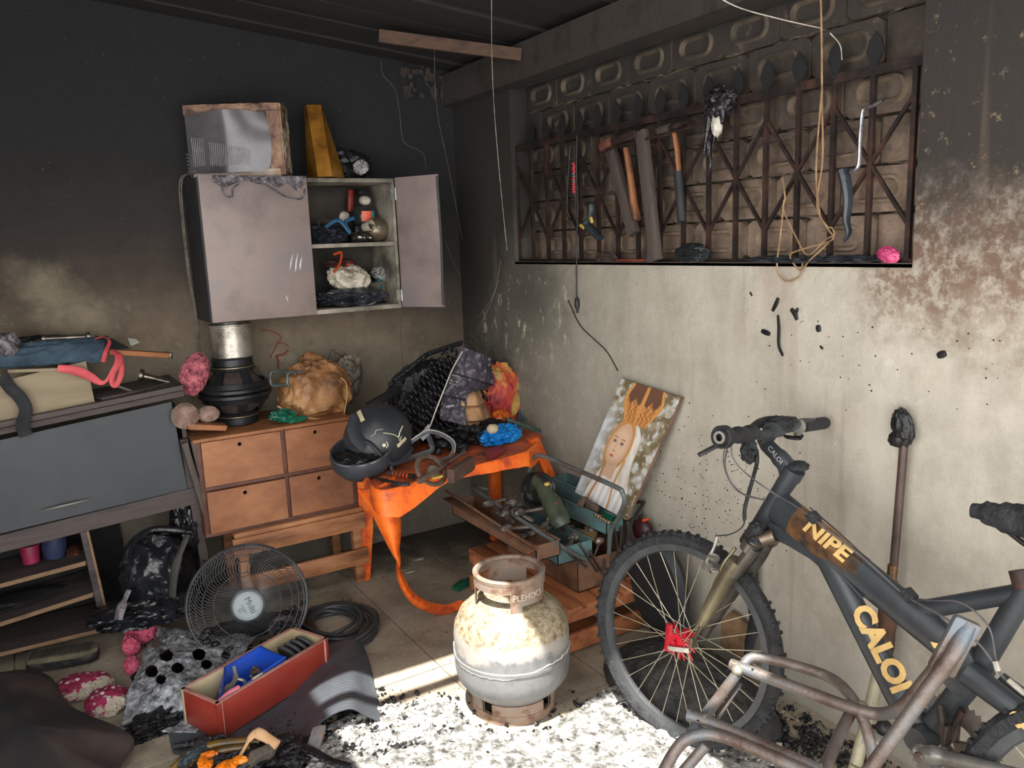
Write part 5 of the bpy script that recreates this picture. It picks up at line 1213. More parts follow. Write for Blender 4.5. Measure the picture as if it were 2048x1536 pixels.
part('printed_block', bm, M_ptx, sk)
# tie-dye bag
def fire_mat():
    g = NG('flame_print_cloth'); n = g.noise(7, 3, .5, dist=1.2)
    c = g.ramp(n, [(.32, (110, 30, 36)), (.43, (176, 58, 60)), (.5, (196, 92, 50)), (.56, (188, 156, 80)), (.66, (132, 116, 66))]); c = g.mix(g.step(g.noise(5, 4, .6), .62, .7, 0, .8), c, (44, 30, 28))
    return g.out(c, .6, g.noise(14, 3), .6, .015)
M_fire = fire_mat()
cf = at(1000, 785, y=-.5)
bm = BM(); blob(bm, cf+V((.01, 0, -.01)), (.105, .06, .145), 131, .35, 1.5, 5, R=R3(0, -.15, 0), zmin=zt1); fb = solo('flame_print_bag', bm, M_fire, 'red and yellow flame patterned cloth bag standing at the table back corner', 'bag')
bm = BM(); tube(bm, [at(965, 745, y=-.5), at(968, 725, y=-.5), at(985, 722, y=-.5), at(992, 735, y=-.5), at(985, 760, y=-.5), at(972, 790, y=-.5)], .006, 6, 6); solo('burnt_strap', bm, M_blackp, 'burnt black strap looped in front of the flame patterned bag', 'strap')
bm = BM(); blob(bm, at(1000, 832, y=-.6), (.045, .04, .03), 133, .4, 2, 4, zmin=zt1); solo('orange_film', bm, mat('orange_shiny_film', [(170, 60, 20), (236, 128, 44)], 16, .3, bs=.5), 'shiny crumpled orange film at the foot of the flame patterned bag', 'film')
bm = BM(); blob(bm, at(1018, 722, y=-.3), (.05, .04, .04), 134, .3, 2, 4); solo('grey_pad', bm, mat('grey_pad', [(66, 64, 70), (100, 96, 102)], 8, .6), 'grey padded piece behind the flame patterned bag', 'pad')
bm = BM(); tube(bm, [at(1027, 805, y=-.52), at(1038, 815, y=-.54), at(1040, 840, y=-.58)], .01, 8, 5, flat=.4); solo('blue_trim', bm, mat('steel_blue_plastic', [(40, 86, 120), (70, 120, 150)], 9, .4), 'steel blue trim strip right of the flame patterned bag', 'trim')
# sky-blue plastic bag
M_sky = mat('bright_blue_film', [(10, 96, 170), (30, 140, 214)], 14, .28, bs=.7, bscale=30, dist=.01)
cs = at(1008, 868, y=-.84)
bm = BM(); blob(bm, (cs.x, cs.y+.03, zt1+.025), (.105, .06, .045), 141, .55, 2.4, 5, zmin=zt1+.0005, R=RZ(.3)); solo('blue_plastic_bag', bm, M_sky, 'bright blue crumpled plastic bag at the right of the orange table', 'bag')
bm = BM(); blob(bm, at(985, 862, y=-.85)+V((0, 0, .01)), (.028, .022, .022), 142, .1, 2, 3); solo('cream_knob', bm, mat('cream_knob', [(170, 152, 124), (206, 190, 160)], 9, .5), 'round cream knob sitting on the blue plastic bag', 'knob')
# teal bracket
M_teal = mat('teal_green_enamel', [(52, 70, 70), (84, 110, 106)], 12, .5, .2, bs=.2)
tl = thing('teal_bracket', 'teal green metal bracket lying across the back right table corner', 'bracket', at(1060, 845, y=-.6))
bm = BM(); bar(bm, at(1012, 838, y=-.72), at(1080, 862, y=-.72), .014, .03, V((0, 1, 0)), .002); part('bar', bm, M_teal, tl)
bm = BM(); tube(bm, [at(1042, 832, y=-.6), at(1062, 845, y=-.62), at(1085, 855, y=-.68)], .005, 6, 4); part('rod', bm, M_teal, tl)
bm = BM()
for k in range(5): box(bm, at(1018+14*k, 841+5*k, y=-.73), (.006, .002, .014))
part('pale_tick', bm, M_wht, tl)
bm = BM(); sheet(bm, lambda u, v: bil([at(968, 905, z=zt1), at(1002, 893, z=zt1), at(1010, 905, z=zt1), at(980, 922, z=zt1)], u, v)+V((0, 0, .005)), 4, 4, .002); solo('crimson_card', bm, mat('crimson_card', [(140, 40, 44), (170, 60, 60)], 6, .6), 'crimson card lying on the table right of the charred heap', 'card')
# knife, tube, clamp, tape, block
M_blade = mat('dark_blade', [(46, 44, 46), (90, 86, 88)], 12, .35, .6)
def onT(px, py, h=.0): return at(px, py, z=zt1+h)
kn = thing('knife', 'dark pocket knife lying on the front left corner of the table', 'knife', onT(785, 963))
bm = BM(); prism(bm, [onT(744, 955, .004), onT(783, 960, .004), onT(785, 967, .004), onT(765, 963, .004)], (0, 0, .003)); part('blade', bm, M_blade, kn)
bm = BM(); tube(bm, [onT(783, 963, .01), onT(800, 968, .011), onT(820, 969, .01)], [.009, .012, .009], 10, 5, flat=.6); part('handle', bm, M_gun, kn)
ck = thing('striped_tube', 'small orange striped tube on the table edge by the knife', 'tube', onT(805, 952))
bm = BM(); tube(bm, [onT(776, 946, .01), onT(828, 953, .01)], .011, 14); part('body', bm, M_blade, ck)
for k in range(5):
    a = onT(787+7*k, 947.5+1*k, .01); b = onT(790+7*k, 948+1*k, .01); bm = BM(); tube(bm, [a, b], .0118, 14); part('stripe', bm, M_org, ck)
cl = thing('g_clamp', 'rusty round clamp with a threaded rod lying on the table', 'clamp', onT(870, 950))
M_rust = mat('rusty_grey_iron', [(66, 56, 50), (110, 92, 80), (86, 84, 82)], 14, .6, .4, bs=.5)
cc_ = onT(862, 940, .028)
bm = BM(); tube(bm, [cc_+R3(.9, 0, .3) @ V((.062*cos(a), .062*sin(a), 0)) for a in [2*pi*i/32 for i in range(32)]], .010, 8, closed=True, flat=.6); part('ring', bm, M_rust, cl)
bm = BM(); tube(bm, [onT(838, 962, .012), onT(880, 937, .03), onT(930, 903, .05)], .0075, 10, 3); part('rod', bm, M_rust, cl)
bm = BM(); tube(bm, [onT(838, 963, .012), onT(856, 952, .02)], .012, 10); part('rod_head', bm, M_rust, cl)
bm = BM(); lathe(bm, [(0, 0), (.026, 0), (.028, .01), (.02, .028), (0, .03)], cc_+V((.01, .01, -.02)), R3(.5, 0, 0), 24); part('hub', bm, mat('dull_zinc', [(120, 112, 92), (168, 158, 130)], 10, .4, .5), cl)
bm = BM(); tube(bm, [onT(866, 957, .01), onT(884, 952, .012)], .008, 8, flat=.6); solo('yellow_clip', bm, M_yel, 'small dull yellow clip lying under the rusty clamp', 'clip')
bm = BM(); bar(bm, onT(901, 953, .016), onT(944, 925, .016), .03, .055, V((0, 0, 1)), .004); solo('charred_wood_block', bm, mat('charred_chunk', [(60, 44, 38), (104, 78, 62)], 8, .8, bs=.5, stretch=(.5, 2, 2)), 'charred brown wood block on the table right of the rusty clamp', 'block')
# ================================================================ gas cylinder
def gas_mat():
    g = NG('heat_scaled_cylinder'); x, y, z = g.xyz(); n = g.noise(7, 8, .7); n2 = g.noise(45, 6, .7)
    zz = g.m_('ADD', z, g.m_('ADD', g.m_('MULTIPLY', g.m_('SUBTRACT', n, .5), .16), g.m_('MULTIPLY', g.m_('SUBTRACT', n2, .5), .03)))
    grey = g.ramp(n, [(.3, (84, 87, 90)), (.5, (120, 121, 122)), (.7, (100, 98, 96))])
    tan = g.ramp(n2, [(.34, (84, 72, 56)), (.45, (140, 124, 100)), (.6, (172, 160, 136)), (.7, (190, 180, 160))])
    c = g.mix(g.step(zz, .235, .26), grey, (160, 154, 148)); c = g.mix(g.step(zz, .285, .30), c, tan)
    c = g.mix(g.m_('MULTIPLY', g.step(n2, .62, .68), g.step(zz, .27, .3)), c, (70, 72, 72))
    c = g.mix(g.step(g.noise(90, 3), .72, .76, 0, .6), c, (210, 206, 196))
    rust = g.m_('MULTIPLY', g.step(z, .40, .44), .35); c = g.mix(rust, c, (140, 104, 78))
    return g.out(c, .5, n2, .25, .004, .15)
M_gas = gas_mat()
M_crust = mat('rusty_collar', [(104, 74, 60), (142, 122, 106), (128, 120, 112)], 16, .75, .2, bs=.5, bscale=90)
gx, gy = -.768, -1.672
gc_ = thing('gas_cylinder', 'fire scaled steel gas cylinder standing on the ash in the middle of the floor', 'cylinder', (gx, gy, 0))
Rc = .193
def cyl(n_, prof, m, nseg=72, **k): 
    bm = BM(); lathe(bm, prof, (gx, gy, 0), None, nseg, *k.pop('arc', ())); return part(n_, bm, m, gc_, **k)
cyl('body', [(.001, .045), (.08, .05), (.13, .065), (.165, .095), (.187, .125), (Rc, .16), (Rc, .20), (Rc+.0035, .203), (Rc+.0035, .213), (Rc, .216), (Rc, .27), (.189, .305), (.170, .345), (.135, .375), (.09, .392), (.04, .40), (.001, .402)], M_gas)
# foot ring with real cut-outs
for k in range(4):
    a = k*pi/2+.35
    cyl('foot_ring', [(.128, .0), (.142, .0), (.142, .034), (.130, .034), (.128, .0)], M_crust, 12, arc=(a, a+pi/2))
    cyl('foot_ring', [(.131, .0345), (.141, .0345), (.141, .07), (.133, .07), (.131, .0345)], M_crust, 8, arc=(a+.14, a+pi/2-.14))
zc1 = .487
cyl('collar_rim', [(.113, zc1-.016), (.119, zc1-.016), (.121, zc1-.004), (.117, zc1), (.107, zc1), (.101, zc1-.008), (.105, zc1-.014), (.113, zc1-.016)], M_crust)
cyl('collar_band', [(.114, zc1-.042), (.118, zc1-.042), (.118, zc1-.012), (.114, zc1-.012), (.114, zc1-.042)], M_crust)
vang = math.atan2(CAM.y-gy, CAM.x-gx)
for a0, a1, zb_ in ((vang+.02, vang+1.15, .402+.0), (vang+.0, vang+.33, .368), (vang+1.05, vang+1.22, .378), (vang-1.35, vang-1.22, .375), (vang+2.6, vang+3.8, .385)):
    cyl('collar_plate', [(.114, zb_), (.118, zb_), (.118, zc1-.041), (.114, zc1-.041), (.114, zb_)], M_crust, 16, arc=(a0, a1))
def cw(q): a = vang+.52+q.x/.119; return V((gx+(.1185+q.z)*cos(a), gy+(.1185+q.z)*sin(a), .432+q.y))
text('embossed_lettering', 'PLEHOCI', .030, None, (1, 0, 0), (0, 1, 0), mat('collar_letter', [(162, 148, 132), (190, 176, 160)], 12, .6), gc_, ext=.0025, bold=.0004, warp=cw, sx=.9)
cyl('valve', [(.0, .395), (.022, .40), (.024, .415), (.014, .42), (.012, .44), (0, .442)], mat('brass_burnt', [(110, 72, 48), (150, 96, 62)], 9, .5, .6), 20)
# peeled paint lip around the belly
bm = BM(); pts = []
for k in range(60):
    a = vang-1.5+3.0*k/59; pts.append(V((gx+(Rc+.001)*cos(a), gy+(Rc+.001)*sin(a), .20+.075*ss(.45, 1.3, abs(a-vang+.6)-.0)*(1 if a < vang-.2 else .3)+.006*noise.noise(V((k*.7, 0, 0))))))
tube(bm, pts, lambda t: .0022, 5); part('peeled_paint_lip', bm, mat('peeled_paint', [(176, 172, 166), (206, 202, 194)], 30, .7), gc_)
# ================================================================ toolbox on a crate
M_tq = mat('teal_box_rusty', [(96, 70, 58), (88, 112, 112), (112, 152, 154)], 6, .55, .2, bs=.35, sharp=.8)
M_tr = mat('rusty_brown_box', [(92, 66, 54), (134, 98, 76), (108, 92, 84)], 7, .6, .25, bs=.3)
M_lev = mat('dark_lever_steel', [(70, 58, 52), (104, 92, 86)], 10, .5, .5)
M_rod = mat('grey_enamel_rod', [(92, 74, 68), (104, 112, 112), (120, 128, 126)], 6, .4, .3)
x0, x1, y0, y1, zb0 = -.335, -.085, -1.46, -.94, .20
tbx = thing('toolbox', 'old teal cantilever toolbox opened out with rusty trays and round handles', 'toolbox', ((x0+x1)/2, (y0+y1)/2, zb0))
def opentray(n_, xa, xb, za, h, m, ya=y0, yb_=y1, dz=0, parent=None):
    t_ = .003; bm = BM()
    for c_, s_ in ((((xa+xb)/2, (ya+yb_)/2, za+t_/2), (xb-xa, yb_-ya, t_)), ((xa+t_/2, (ya+yb_)/2, za+h/2), (t_, yb_-ya, h)), ((xb-t_/2, (ya+yb_)/2, za+h/2), (t_, yb_-ya, h)), (((xa+xb)/2, ya+t_/2, za+h/2), (xb-xa, t_, h)), (((xa+xb)/2, yb_-t_/2, za+h/2), (xb-xa, t_, h))): box(bm, c_, s_)
    tube(bm, [(xa, ya, za+h), (xa, yb_, za+h)], .004, 6); tube(bm, [(xb, ya, za+h), (xb, yb_, za+h)], .004, 6)
    return part(n_, bm, m, parent or tbx)
opentray('base_box', x0, x1, zb0, .125, M_tr)
opentray('left_inner_tray', x0-.09, x0+.075, .335, .065, M_tq); opentray('left_outer_tray', x0-.2, x0-.092, .385, .06, M_tr, y0-.02, y1+.12)
opentray('right_inner_tray', x1-.105, x1-.02, .40, .07, M_tq); opentray('right_outer_tray', x1-.015, x1+.08, .44, .055, M_tq)
for o in tbx.children: o.name = 'tray' if 'tray' in o.name else o.name
bm = BM(); tube(bm, [(-.19, y0-.012, .33), at(1222, 1062, x=-.20), at(1240, 1030, x=-.21), at(1249, 1005, x=-.22), at(1245, 986, x=-.23), at(1232, 974, x=-.235), at(1150, 938, x=-.24), at(1092, 914, x=-.24), at(1072, 912, x=-.24), at(1062, 928, x=-.24), at(1055, 965, x=-.24), (-.24, y1, .42)], .0095, 12, 6); part('handle', bm, M_rod, tbx)
bm = BM(); tube(bm, [(-.30, y0-.008, .33), (-.36, y0-.012, .37), (-.43, y0-.01, .425), (-.445, y0+.03, .44), (-.43, y1+.05, .475), (-.415, y1+.12, .48), (-.40, y1+.16, .475), (-.34, y1+.15, .45)], .0085, 10, 5); part('handle', bm, M_rod, tbx)
bm = BM(); bar(bm, (x0-.215, y0-.03, .435), (x0-.21, y1+.14, .455), .003, .05, V((1, 0, 0)), .001); tube(bm, [(x0-.216, y0-.05, .447), (x0-.21, y1+.16, .482)], .005, 8); part('lid_flap', bm, M_tr, tbx)
for (a, b) in (((-.30, .30), (-.37, .375)), ((-.25, .27), (-.33, .40)), ((-.22, .25), (-.28, .355)), ((-.13, .27), (-.165, .44)), ((-.105, .27), (-.09, .43)), ((-.15, .25), (-.125, .42)), ((-.34, .33), (-.42, .42)), ((-.06, .44), (-.005, .50))):
    bm = BM(); bar(bm, (a[0], y0-.006, a[1]), (b[0], y0-.006, b[1]), .026, .004, V((1, 0, 0)), .0015)
    for c_ in (a, b): lathe(bm, [(0, .006), (.006, .004), (.008, 0), (0, 0)], (c_[0], y0-.008, c_[1]), Matrix.Rotation(pi/2, 3, 'X'), 12)
    part('hinge_lever', bm, M_lev, tbx)
bm = BM(); box(bm, (x0+.125, y0-.008, .285), (.012, .004, .05), None, .002); part('latch', bm, M_lev, tbx)
# contents
M_dgrn = mat('dark_olive_tool', [(44, 52, 42), (78, 88, 70)], 8, .45, bs=.2)
dr_ = thing('power_drill', 'dark green power drill wrapped in its black cable on the toolbox', 'drill', at(1100, 1020, z=.43))
bm = BM(); tube(bm, [at(1075, 960, z=.56), at(1092, 985, z=.53), at(1105, 1010, z=.50), at(1120, 1040, z=.46), at(1126, 1052, z=.44)], [.03, .036, .04, .04, .034], 16, 4); part('housing', bm, M_dgrn, dr_)
bm = BM(); tube(bm, [at(1062, 975, z=.5), at(1058, 960, z=.52), at(1068, 950, z=.55)], [.02, .022, .024], 12, 4); part('grip', bm, M_dgrn, dr_)
bm = BM(); blob(bm, at(1095, 968, z=.57), (.016, .012, .008), 5, .05, 2, 3); part('label_plate', bm, M_yel, dr_)
bm = BM(); box(bm, at(1113, 1006, z=.545), (.02, .008, .004), R3(.3, .4, .6), .001); part('red_badge', bm, M_rb, dr_)
bm = BM()
random.seed(21)
for k in range(9):
    a_ = random.uniform(-.5, .5); cx_, cy_ = 1076+random.uniform(-5, 7), 980+random.uniform(-4, 6); xx_ = -.262-.004*k; ra, rb = 25+random.uniform(-3, 6), 31+random.uniform(-4, 4)
    tube(bm, [at(cx_+ra*cos(q)+6*sin(q)*a_, cy_+rb*sin(q), x=xx_) for q in [2*pi*i/24 for i in range(24)]], .0034, 6, closed=True)
tube(bm, [at(1060, 985, z=.48), at(1095, 992, z=.52), at(1125, 1000, z=.5), at(1132, 1030, z=.46)], .0035, 6, 6)
part('cable_coil', bm, mat('rubber_cable', [(22, 24, 26), (48, 50, 52)], 14, .35), dr_)
tool_labels = ['rusty pliers spread open nearest the table in the left outer tray', 'wrench lying across the middle of the left outer tray', 'thin spanner at the far end of the left outer tray', 'dark socket against the foot of the drill', 'rusty hand vise left of the drill cable', 'pliers under the near end of the drill', 'black saw clip left of the yellow utility knife', 'small bracket near the yellow utility knife', 'wrench in the gap between the inner trays', 'plane iron deep in the toolbox base', 'small socket left of the black spirit level', 'chisel along the near edge of the left outer tray']
names = [('pliers', 1030, 1005, .46), ('wrench', 1012, 1015, .46), ('spanner', 1002, 1000, .46), ('socket', 1048, 1032, .44), ('hand_vise', 1065, 1020, .46), ('pliers', 1085, 1052, .43), ('saw_clip', 1040, 1055, .43), ('bracket', 1070, 1062, .40), ('wrench', 1150, 1060, .37), ('plane_iron', 1172, 1075, .36), ('socket', 1142, 1085, .36), ('chisel', 1015, 1035, .44)]
for k, (nm, px_, py_, z_) in enumerate(names):
    c_ = at(px_, py_, z=z_+.015); random.seed(50+k); a = random.uniform(0, 3); d_ = V((cos(a), sin(a)*.6, random.uniform(-.1, .25)))
    bm = BM(); tube(bm, [c_-d_*.07, c_-d_*.01, c_+d_*.07], [.014, .011, .009], 8, 3, flat=.6)
    tube(bm, [c_-d_*.05+V((.012, 0, 0)), c_, c_+d_*.055+V((-.012, .006, 0))], .006, 8, 3, flat=.6); blob(bm, c_+d_*.06, (.026, .020, .016), k, .45, 2, 3)
    solo(nm, bm, mat('grimy_tool_steel', [(50, 47, 46), (104, 96, 90), (146, 136, 126)], 20, .4, .4, bs=.4), tool_labels[k], 'tool', 'grimy hand tools in the toolbox')
t = thing('utility_knife', 'black and yellow utility knife in the toolbox beside the drill', 'knife', at(1078, 1063, z=.42))
bm = BM(); bar(bm, at(1068, 1066, z=.42), at(1090, 1063, z=.42), .014, .018, V((0, 0, 1)), .003); part('yellow_end', bm, M_yel, t)
bm = BM(); bar(bm, at(1045, 1062, z=.42), at(1068, 1066, z=.42), .014, .018, V((0, 0, 1)), .003); part('black_body', bm, M_gun, t)
bm = BM(); bar(bm, at(1150, 1058, z=.36), at(1175, 1110, z=.34), .035, .045, V((0, 0, 1)), .005); box(bm, at(1168, 1092, z=.375), (.02, .02, .01)); solo('black_level', bm, M_gun, 'black plastic spirit level standing in the open base of the toolbox', 'level')
bm = BM(); tube(bm, [at(1188, 1112, z=.33), at(1194, 1098, z=.36), at(1198, 1085, z=.39)], .007, 8, 4, flat=.6); blob(bm, at(1199, 1082, z=.39), (.018, .012, .014), 8, .3, 2, 3); solo('adjustable_wrench', bm, mat('rust_pink_steel', [(110, 84, 76), (168, 150, 140)], 14, .35, .6), 'pale rusty adjustable wrench leaning at the near right corner of the toolbox', 'wrench')
bm = BM(); bar(bm, at(1165, 1000, z=.49), at(1195, 1022, z=.47), .02, .035, V((0, 0, 1)), .004); tube(bm, [at(1166, 1000, z=.50), at(1160, 1010, z=.49)], .014, 10); solo('brown_clamp_jaw', bm, M_rust, 'brown rusty clamp jaw lying on the right tray before the picture', 'clamp')
bm = BM(); tube(bm, [at(1208, 1028, z=.50), at(1228, 1038, z=.49)], [.012, .013], 12); solo('green_bottle_neck', bm, mat('bottle_green', [(10, 50, 40), (20, 84, 66)], 8, .15), 'small dark green bottle lying in the right tray', 'bottle')
for k in range(6):
    bm = BM(); blob(bm, at(1192+5*k, 1030+3*k, z=.485), (.008, .008, .008), k, .3, 2, 2); solo('brass_fitting', bm, mat('dull_brass', [(110, 92, 62), (160, 140, 104)], 10, .35, .6), 'tiny brass fitting in the right tray beside the green bottle', 'fitting', 'brass fittings in the right tray')
bm = BM(); prism(bm, [at(1170, 1060, z=.37), at(1195, 1072, z=.37), at(1190, 1085, z=.37), at(1168, 1075, z=.37)], (0, 0, .02)); solo('tan_sanding_block', bm, mat('tan_block', [(130, 96, 56), (160, 122, 78)], 12, .8), 'tan block under the right inner tray of the toolbox', 'block')
bm = BM(); tube(bm, [at(938, 1008, z=.44), at(975, 1040, z=.43)], .006, 8); tube(bm, [at(975, 1040, z=.43), at(995, 1058, z=.42)], .009, 8); solo('blue_screwdriver', bm, mat('blue_yellow_handle', [(60, 76, 110), (170, 150, 60)], 40, .4), 'blue and yellow screwdriver in the outer left tray', 'screwdriver')
for (a, b) in (((1286, 1041), (1296, 1038)), ((1056, 1104), (1062, 1100))):
    bm = BM(); A_ = at(*a, z=.50 if a[0] > 1200 else .42); B2 = at(*b, z=.50 if a[0] > 1200 else .42); tube(bm, [A_, B2], .006, 8); o = part('orange_tip', bm, M_org, tbx)
# crate under the toolbox
M_crt = mat('orange_brown_crate', [(122, 70, 44), (176, 110, 70), (146, 90, 58)], 5, .6, bs=.25, bscale=30, stretch=(2, .4, 2))
cr = thing('wooden_crate', 'low orange brown slatted crate under the toolbox', 'crate', (-.22, -1.2, 0))
for k in range(5):
    bm = BM(); box(bm, (-.415+.09*k, -1.17, .186), (.07, .76, .018), None, .002); part('slat', bm, M_crt, cr)
for y_ in (-1.52, -1.17, -.82):
    bm = BM(); box(bm, (-.235, y_, .155), (.44, .04, .04), None, .002); part('cross_beam', bm, M_crt, cr)
for y_ in (-1.52, -.82):
    bm = BM(); box(bm, (-.235, y_, .045), (.46, .022, .07), None, .002); part('bottom_board', bm, M_crt, cr)
    for x_ in (-.44, -.03):
        bm = BM(); box(bm, (x_, y_+(.022 if y_ < -1 else -.022), .07), (.03, .022, .13), None, .002); part('corner_post', bm, M_crt, cr)
# dark tyre disc leaning behind the front wheel
bm = BM(); c_ = at(1318, 1175, x=-.12); lathe(bm, [(0, -.02), (.10, -.03), (.135, -.025), (.15, 0), (.135, .025), (.1, .03), (0, .02)], c_, basis((0, 1, 0), (-.15, 0, 1)), 40)
for v in bm.verts: v.co = c_+V((v.co-c_).to_tuple()); v.co.z = c_.z+(v.co.z-c_.z)*1.45; v.co.z = max(v.co.z, .01); v.co.x = min(v.co.x, -.012)
solo('black_basin', bm, mat('soft_black', [(26, 29, 33), (36, 40, 44)], 5, .6), 'large oval black basin leaning on the wall behind the front wheel', 'basin')
bm = BM(); blob(bm, at(1285, 1060, x=-.05), (.03, .05, .05), 61, .1, 2, 3); solo('maroon_ball', bm, mat('dark_maroon', [(40, 12, 20), (66, 22, 32)], 6, .4), 'dark maroon ball between the toolbox and the wall', 'ball')
# ================================================================ bicycle
M_frm = mat('matte_black_frame', [(40, 44, 48), (58, 62, 66)], 6, .38, .1, bs=.08)
M_tyre = mat('burnt_rubber', [(16, 17, 19), (44, 46, 50)], 30, .7, bs=.9, bscale=90, dist=.01)
M_rim = mat('dull_grey_rim', [(60, 62, 64), (86, 88, 90)], 8, .5, .4)
M_spoke = mat('pale_spoke', [(150, 140, 116), (190, 184, 162)], 12, .4, .5, bs=0)
M_fork = mat('khaki_alloy_fork', [(96, 88, 70), (134, 126, 104)], 6, .35, .6, bs=.15)
M_redh = mat('molten_red', [(150, 14, 30), (206, 28, 48)], 14, .3, bs=.4)
M_decal = mat('tan_decal', [(186, 150, 92), (214, 182, 120)], 12, .55)
M_bron = mat('bronze_scorch', [(50, 46, 44), (122, 86, 52), (186, 150, 108)], 9, .35, .4)
M_rst = mat('rusty_tube', [(82, 64, 56), (110, 100, 94), (102, 110, 118)], 8, .5, .45, bs=.4, bscale=90)
bike = thing('bicycle', 'burnt matte black mountain bicycle leaning on the right wall', 'bicycle', (-.4, -2.6, 0))
HUB = V((-.424, -2.123, .3226)); yw, ln = -.222, .122
hd = V((sin(yw), cos(yw), 0)); sd_ = V((cos(yw), -sin(yw), 0)); wu = V((0, 0, 1))*cos(ln)+sd_*sin(ln); wn = hd.cross(wu)
if wn.x > 0: wn = -wn          # towards the room
def wheel(hub, h, u_, n, nm, red):
    Rw = Matrix((h, u_, n)).transposed()
    ty = BM(); lathe(ty, [(.292, -.012), (.300, -.020), (.312, -.022), (.322, -.014), (.326, 0), (.322, .014), (.312, .022), (.300, .020), (.292, .012)], hub, Rw, 120)
    for v in ty.verts:
        d = v.co-hub; l = d.length
        if l > .305:
            a = math.atan2(d.dot(u_), d.dot(h)); k = .006*fbm(V((cos(a)*9, sin(a)*9, d.dot(n)*60)), 3, True)
            v.co += d.normalized()*k*(1.3 if sin(a) > -.2 else .6)
    tyre = part('tyre', ty, M_tyre, bike, label='burnt crumbling tyre' if red else None)
    kb = BM()
    for k in range(70):
        a = 2*pi*k/70+random.uniform(-.02, .02)
        for s in (-.012, .012):
            if random.random() < .75: box(kb, hub+Rw @ V((.327*cos(a), .327*sin(a), s)), (.012, .010, .009), Rw @ RZ(a))
    part('tread_knob', kb, M_tyre, tyre, kind='stuff')
    rm = BM(); lathe(rm, [(.272, -.011), (.294, -.012), (.296, 0), (.294, .012), (.272, .011), (.268, 0), (.272, -.011)], hub, Rw, 96); part('rim', rm, M_rim, bike)
    hb = BM(); lathe(hb, [(0, -.05), (.006, -.05), (.006, -.035), (.024, -.034), (.024, -.029), (.014, -.027), (.014, .027), (.024, .029), (.024, .034), (.006, .035), (.006, .05), (0, .05)], hub, Rw, 24); part('hub', hb, M_redh if red else M_rim, bike, label='hub covered in molten red plastic' if red else None)
    for k in range(32):
        a = 2*pi*k/32; s = 1 if k % 2 else -1; off = (.62 if (k//2) % 2 else -.62)
        p0 = hub+Rw @ V((.021*cos(a+off*1.7), .021*sin(a+off*1.7), .031*s)); p1 = hub+Rw @ V((.270*cos(a), .270*sin(a), 0))
        sp = BM(); tube(sp, [p0, p1], .0013, 5); part('spoke', sp, M_spoke, bike)
wheel(HUB, hd, wu, wn, 'front', True)
# red drips on hub
bm = BM(); random.seed(3)
Rw = Matrix((hd, wu, wn)).transposed()
for k in range(14):
    a = random.uniform(1.2, 5.2); L_ = random.uniform(.03, .07); p = HUB+wn*.02
    tube(bm, [p, p+(hd*cos(a)+wu*sin(a))*L_*.6, p+(hd*cos(a)+wu*sin(a))*L_+V((0, 0, -.01))], lambda t: .009*(1-t)+.002, 6, 4)
tube(bm, [HUB+hd*.0+wn*.03+wu*.045+hd*.03, HUB+wn*.03+hd*.03-wu*.04], .014, 8, flat=.6)
rd_ = part('molten_red_plastic', bm, M_redh, bike)
bm = BM(); a_ = onp(1336, 1296, HUB+wn*.045, wn); b_ = onp(1378, 1302, HUB+wn*.045, wn); bar(bm, a_, b_, .014, .004, wn, .001); part('white_label', bm, M_wht, rd_)
def W2(px, py, off=.0): return onp(px, py, HUB+wn*off, wn)
# fork: two legs
bm = BM(); so_ = .06
tube(bm, [W2(1508, 1095, so_), W2(1466, 1150, so_)], [.019, .018], 20); tube(bm, [W2(1504, 1085, so_)+V((0, 0, .0)), W2(1494, 1100, so_)], .023, 20); part('stanchion', bm, mat('pewter_tube', [(70, 68, 64), (128, 124, 116)], 5, .3, .7, bs=.1), bike)
bm = BM(); tube(bm, [W2(1476, 1122, so_), W2(1455, 1152, so_), W2(1420, 1215, so_), W2(1403, 1248, so_)], [.024, .023, .021, .017], 20, 4); tube(bm, [W2(1410, 1238, so_), W2(1398, 1262, so_), W2(1385, 1282, so_-.01)], [.016, .012, .009], 12, 4, flat=.5); box(bm, W2(1386, 1284, so_-.008), (.012, .03, .03), Rw, .003); part('fork_leg', bm, M_fork, bike)
bm = BM(); tube(bm, [W2(1478, 1118, so_+.002), W2(1440, 1150, so_+.01), W2(1425, 1185, so_+.01), W2(1428, 1200, so_)], .006, 8, 5); tube(bm, [W2(1471, 1096, so_), W2(1446, 1130, so_+.01), W2(1434, 1165, so_+.01)], .005, 8, 5); part('brake_arch', bm, M_fork, bike)
bm = BM(); tube(bm, [W2(1540, 1075, -.055), W2(1515, 1120, -.055), W2(1478, 1165, -.055)], .019, 20, 3); tube(bm, [W2(1478, 1162, -.055), W2(1440, 1215, -.055), W2(1406, 1272, -.055)], [.023, .022, .016], 18, 3); part('fork_leg', bm, mat('sooty_fork', [(46, 44, 42), (90, 86, 80)], 10, .5, .4, bs=.4), bike)
bm = BM(); tube(bm, [W2(1548, 1072, .03), W2(1500, 1086, .055)], .02, 14); tube(bm, [W2(1560, 1060, -.0), W2(1542, 1082, -.05)], .02, 14); part('fork_crown', bm, mat('crown_bronze', [(70, 60, 52), (126, 112, 94)], 7, .35, .6), bike)
bm = BM(); lathe(bm, [(0, 0), (.021, 0), (.023, .004), (.016, .018), (0, .018)], W2(1508, 1088, so_), basis(hd, V((0, 1, 0))) if False else Rw @ Matrix.Rotation(-pi/2-.3, 3, 'X'), 18); blob(bm, W2(1512, 1056, so_)+V((0, 0, 0)), (.018, .018, .02), 4, .6, 2.4, 3); part('burnt_cap', bm, M_tyre, bike)
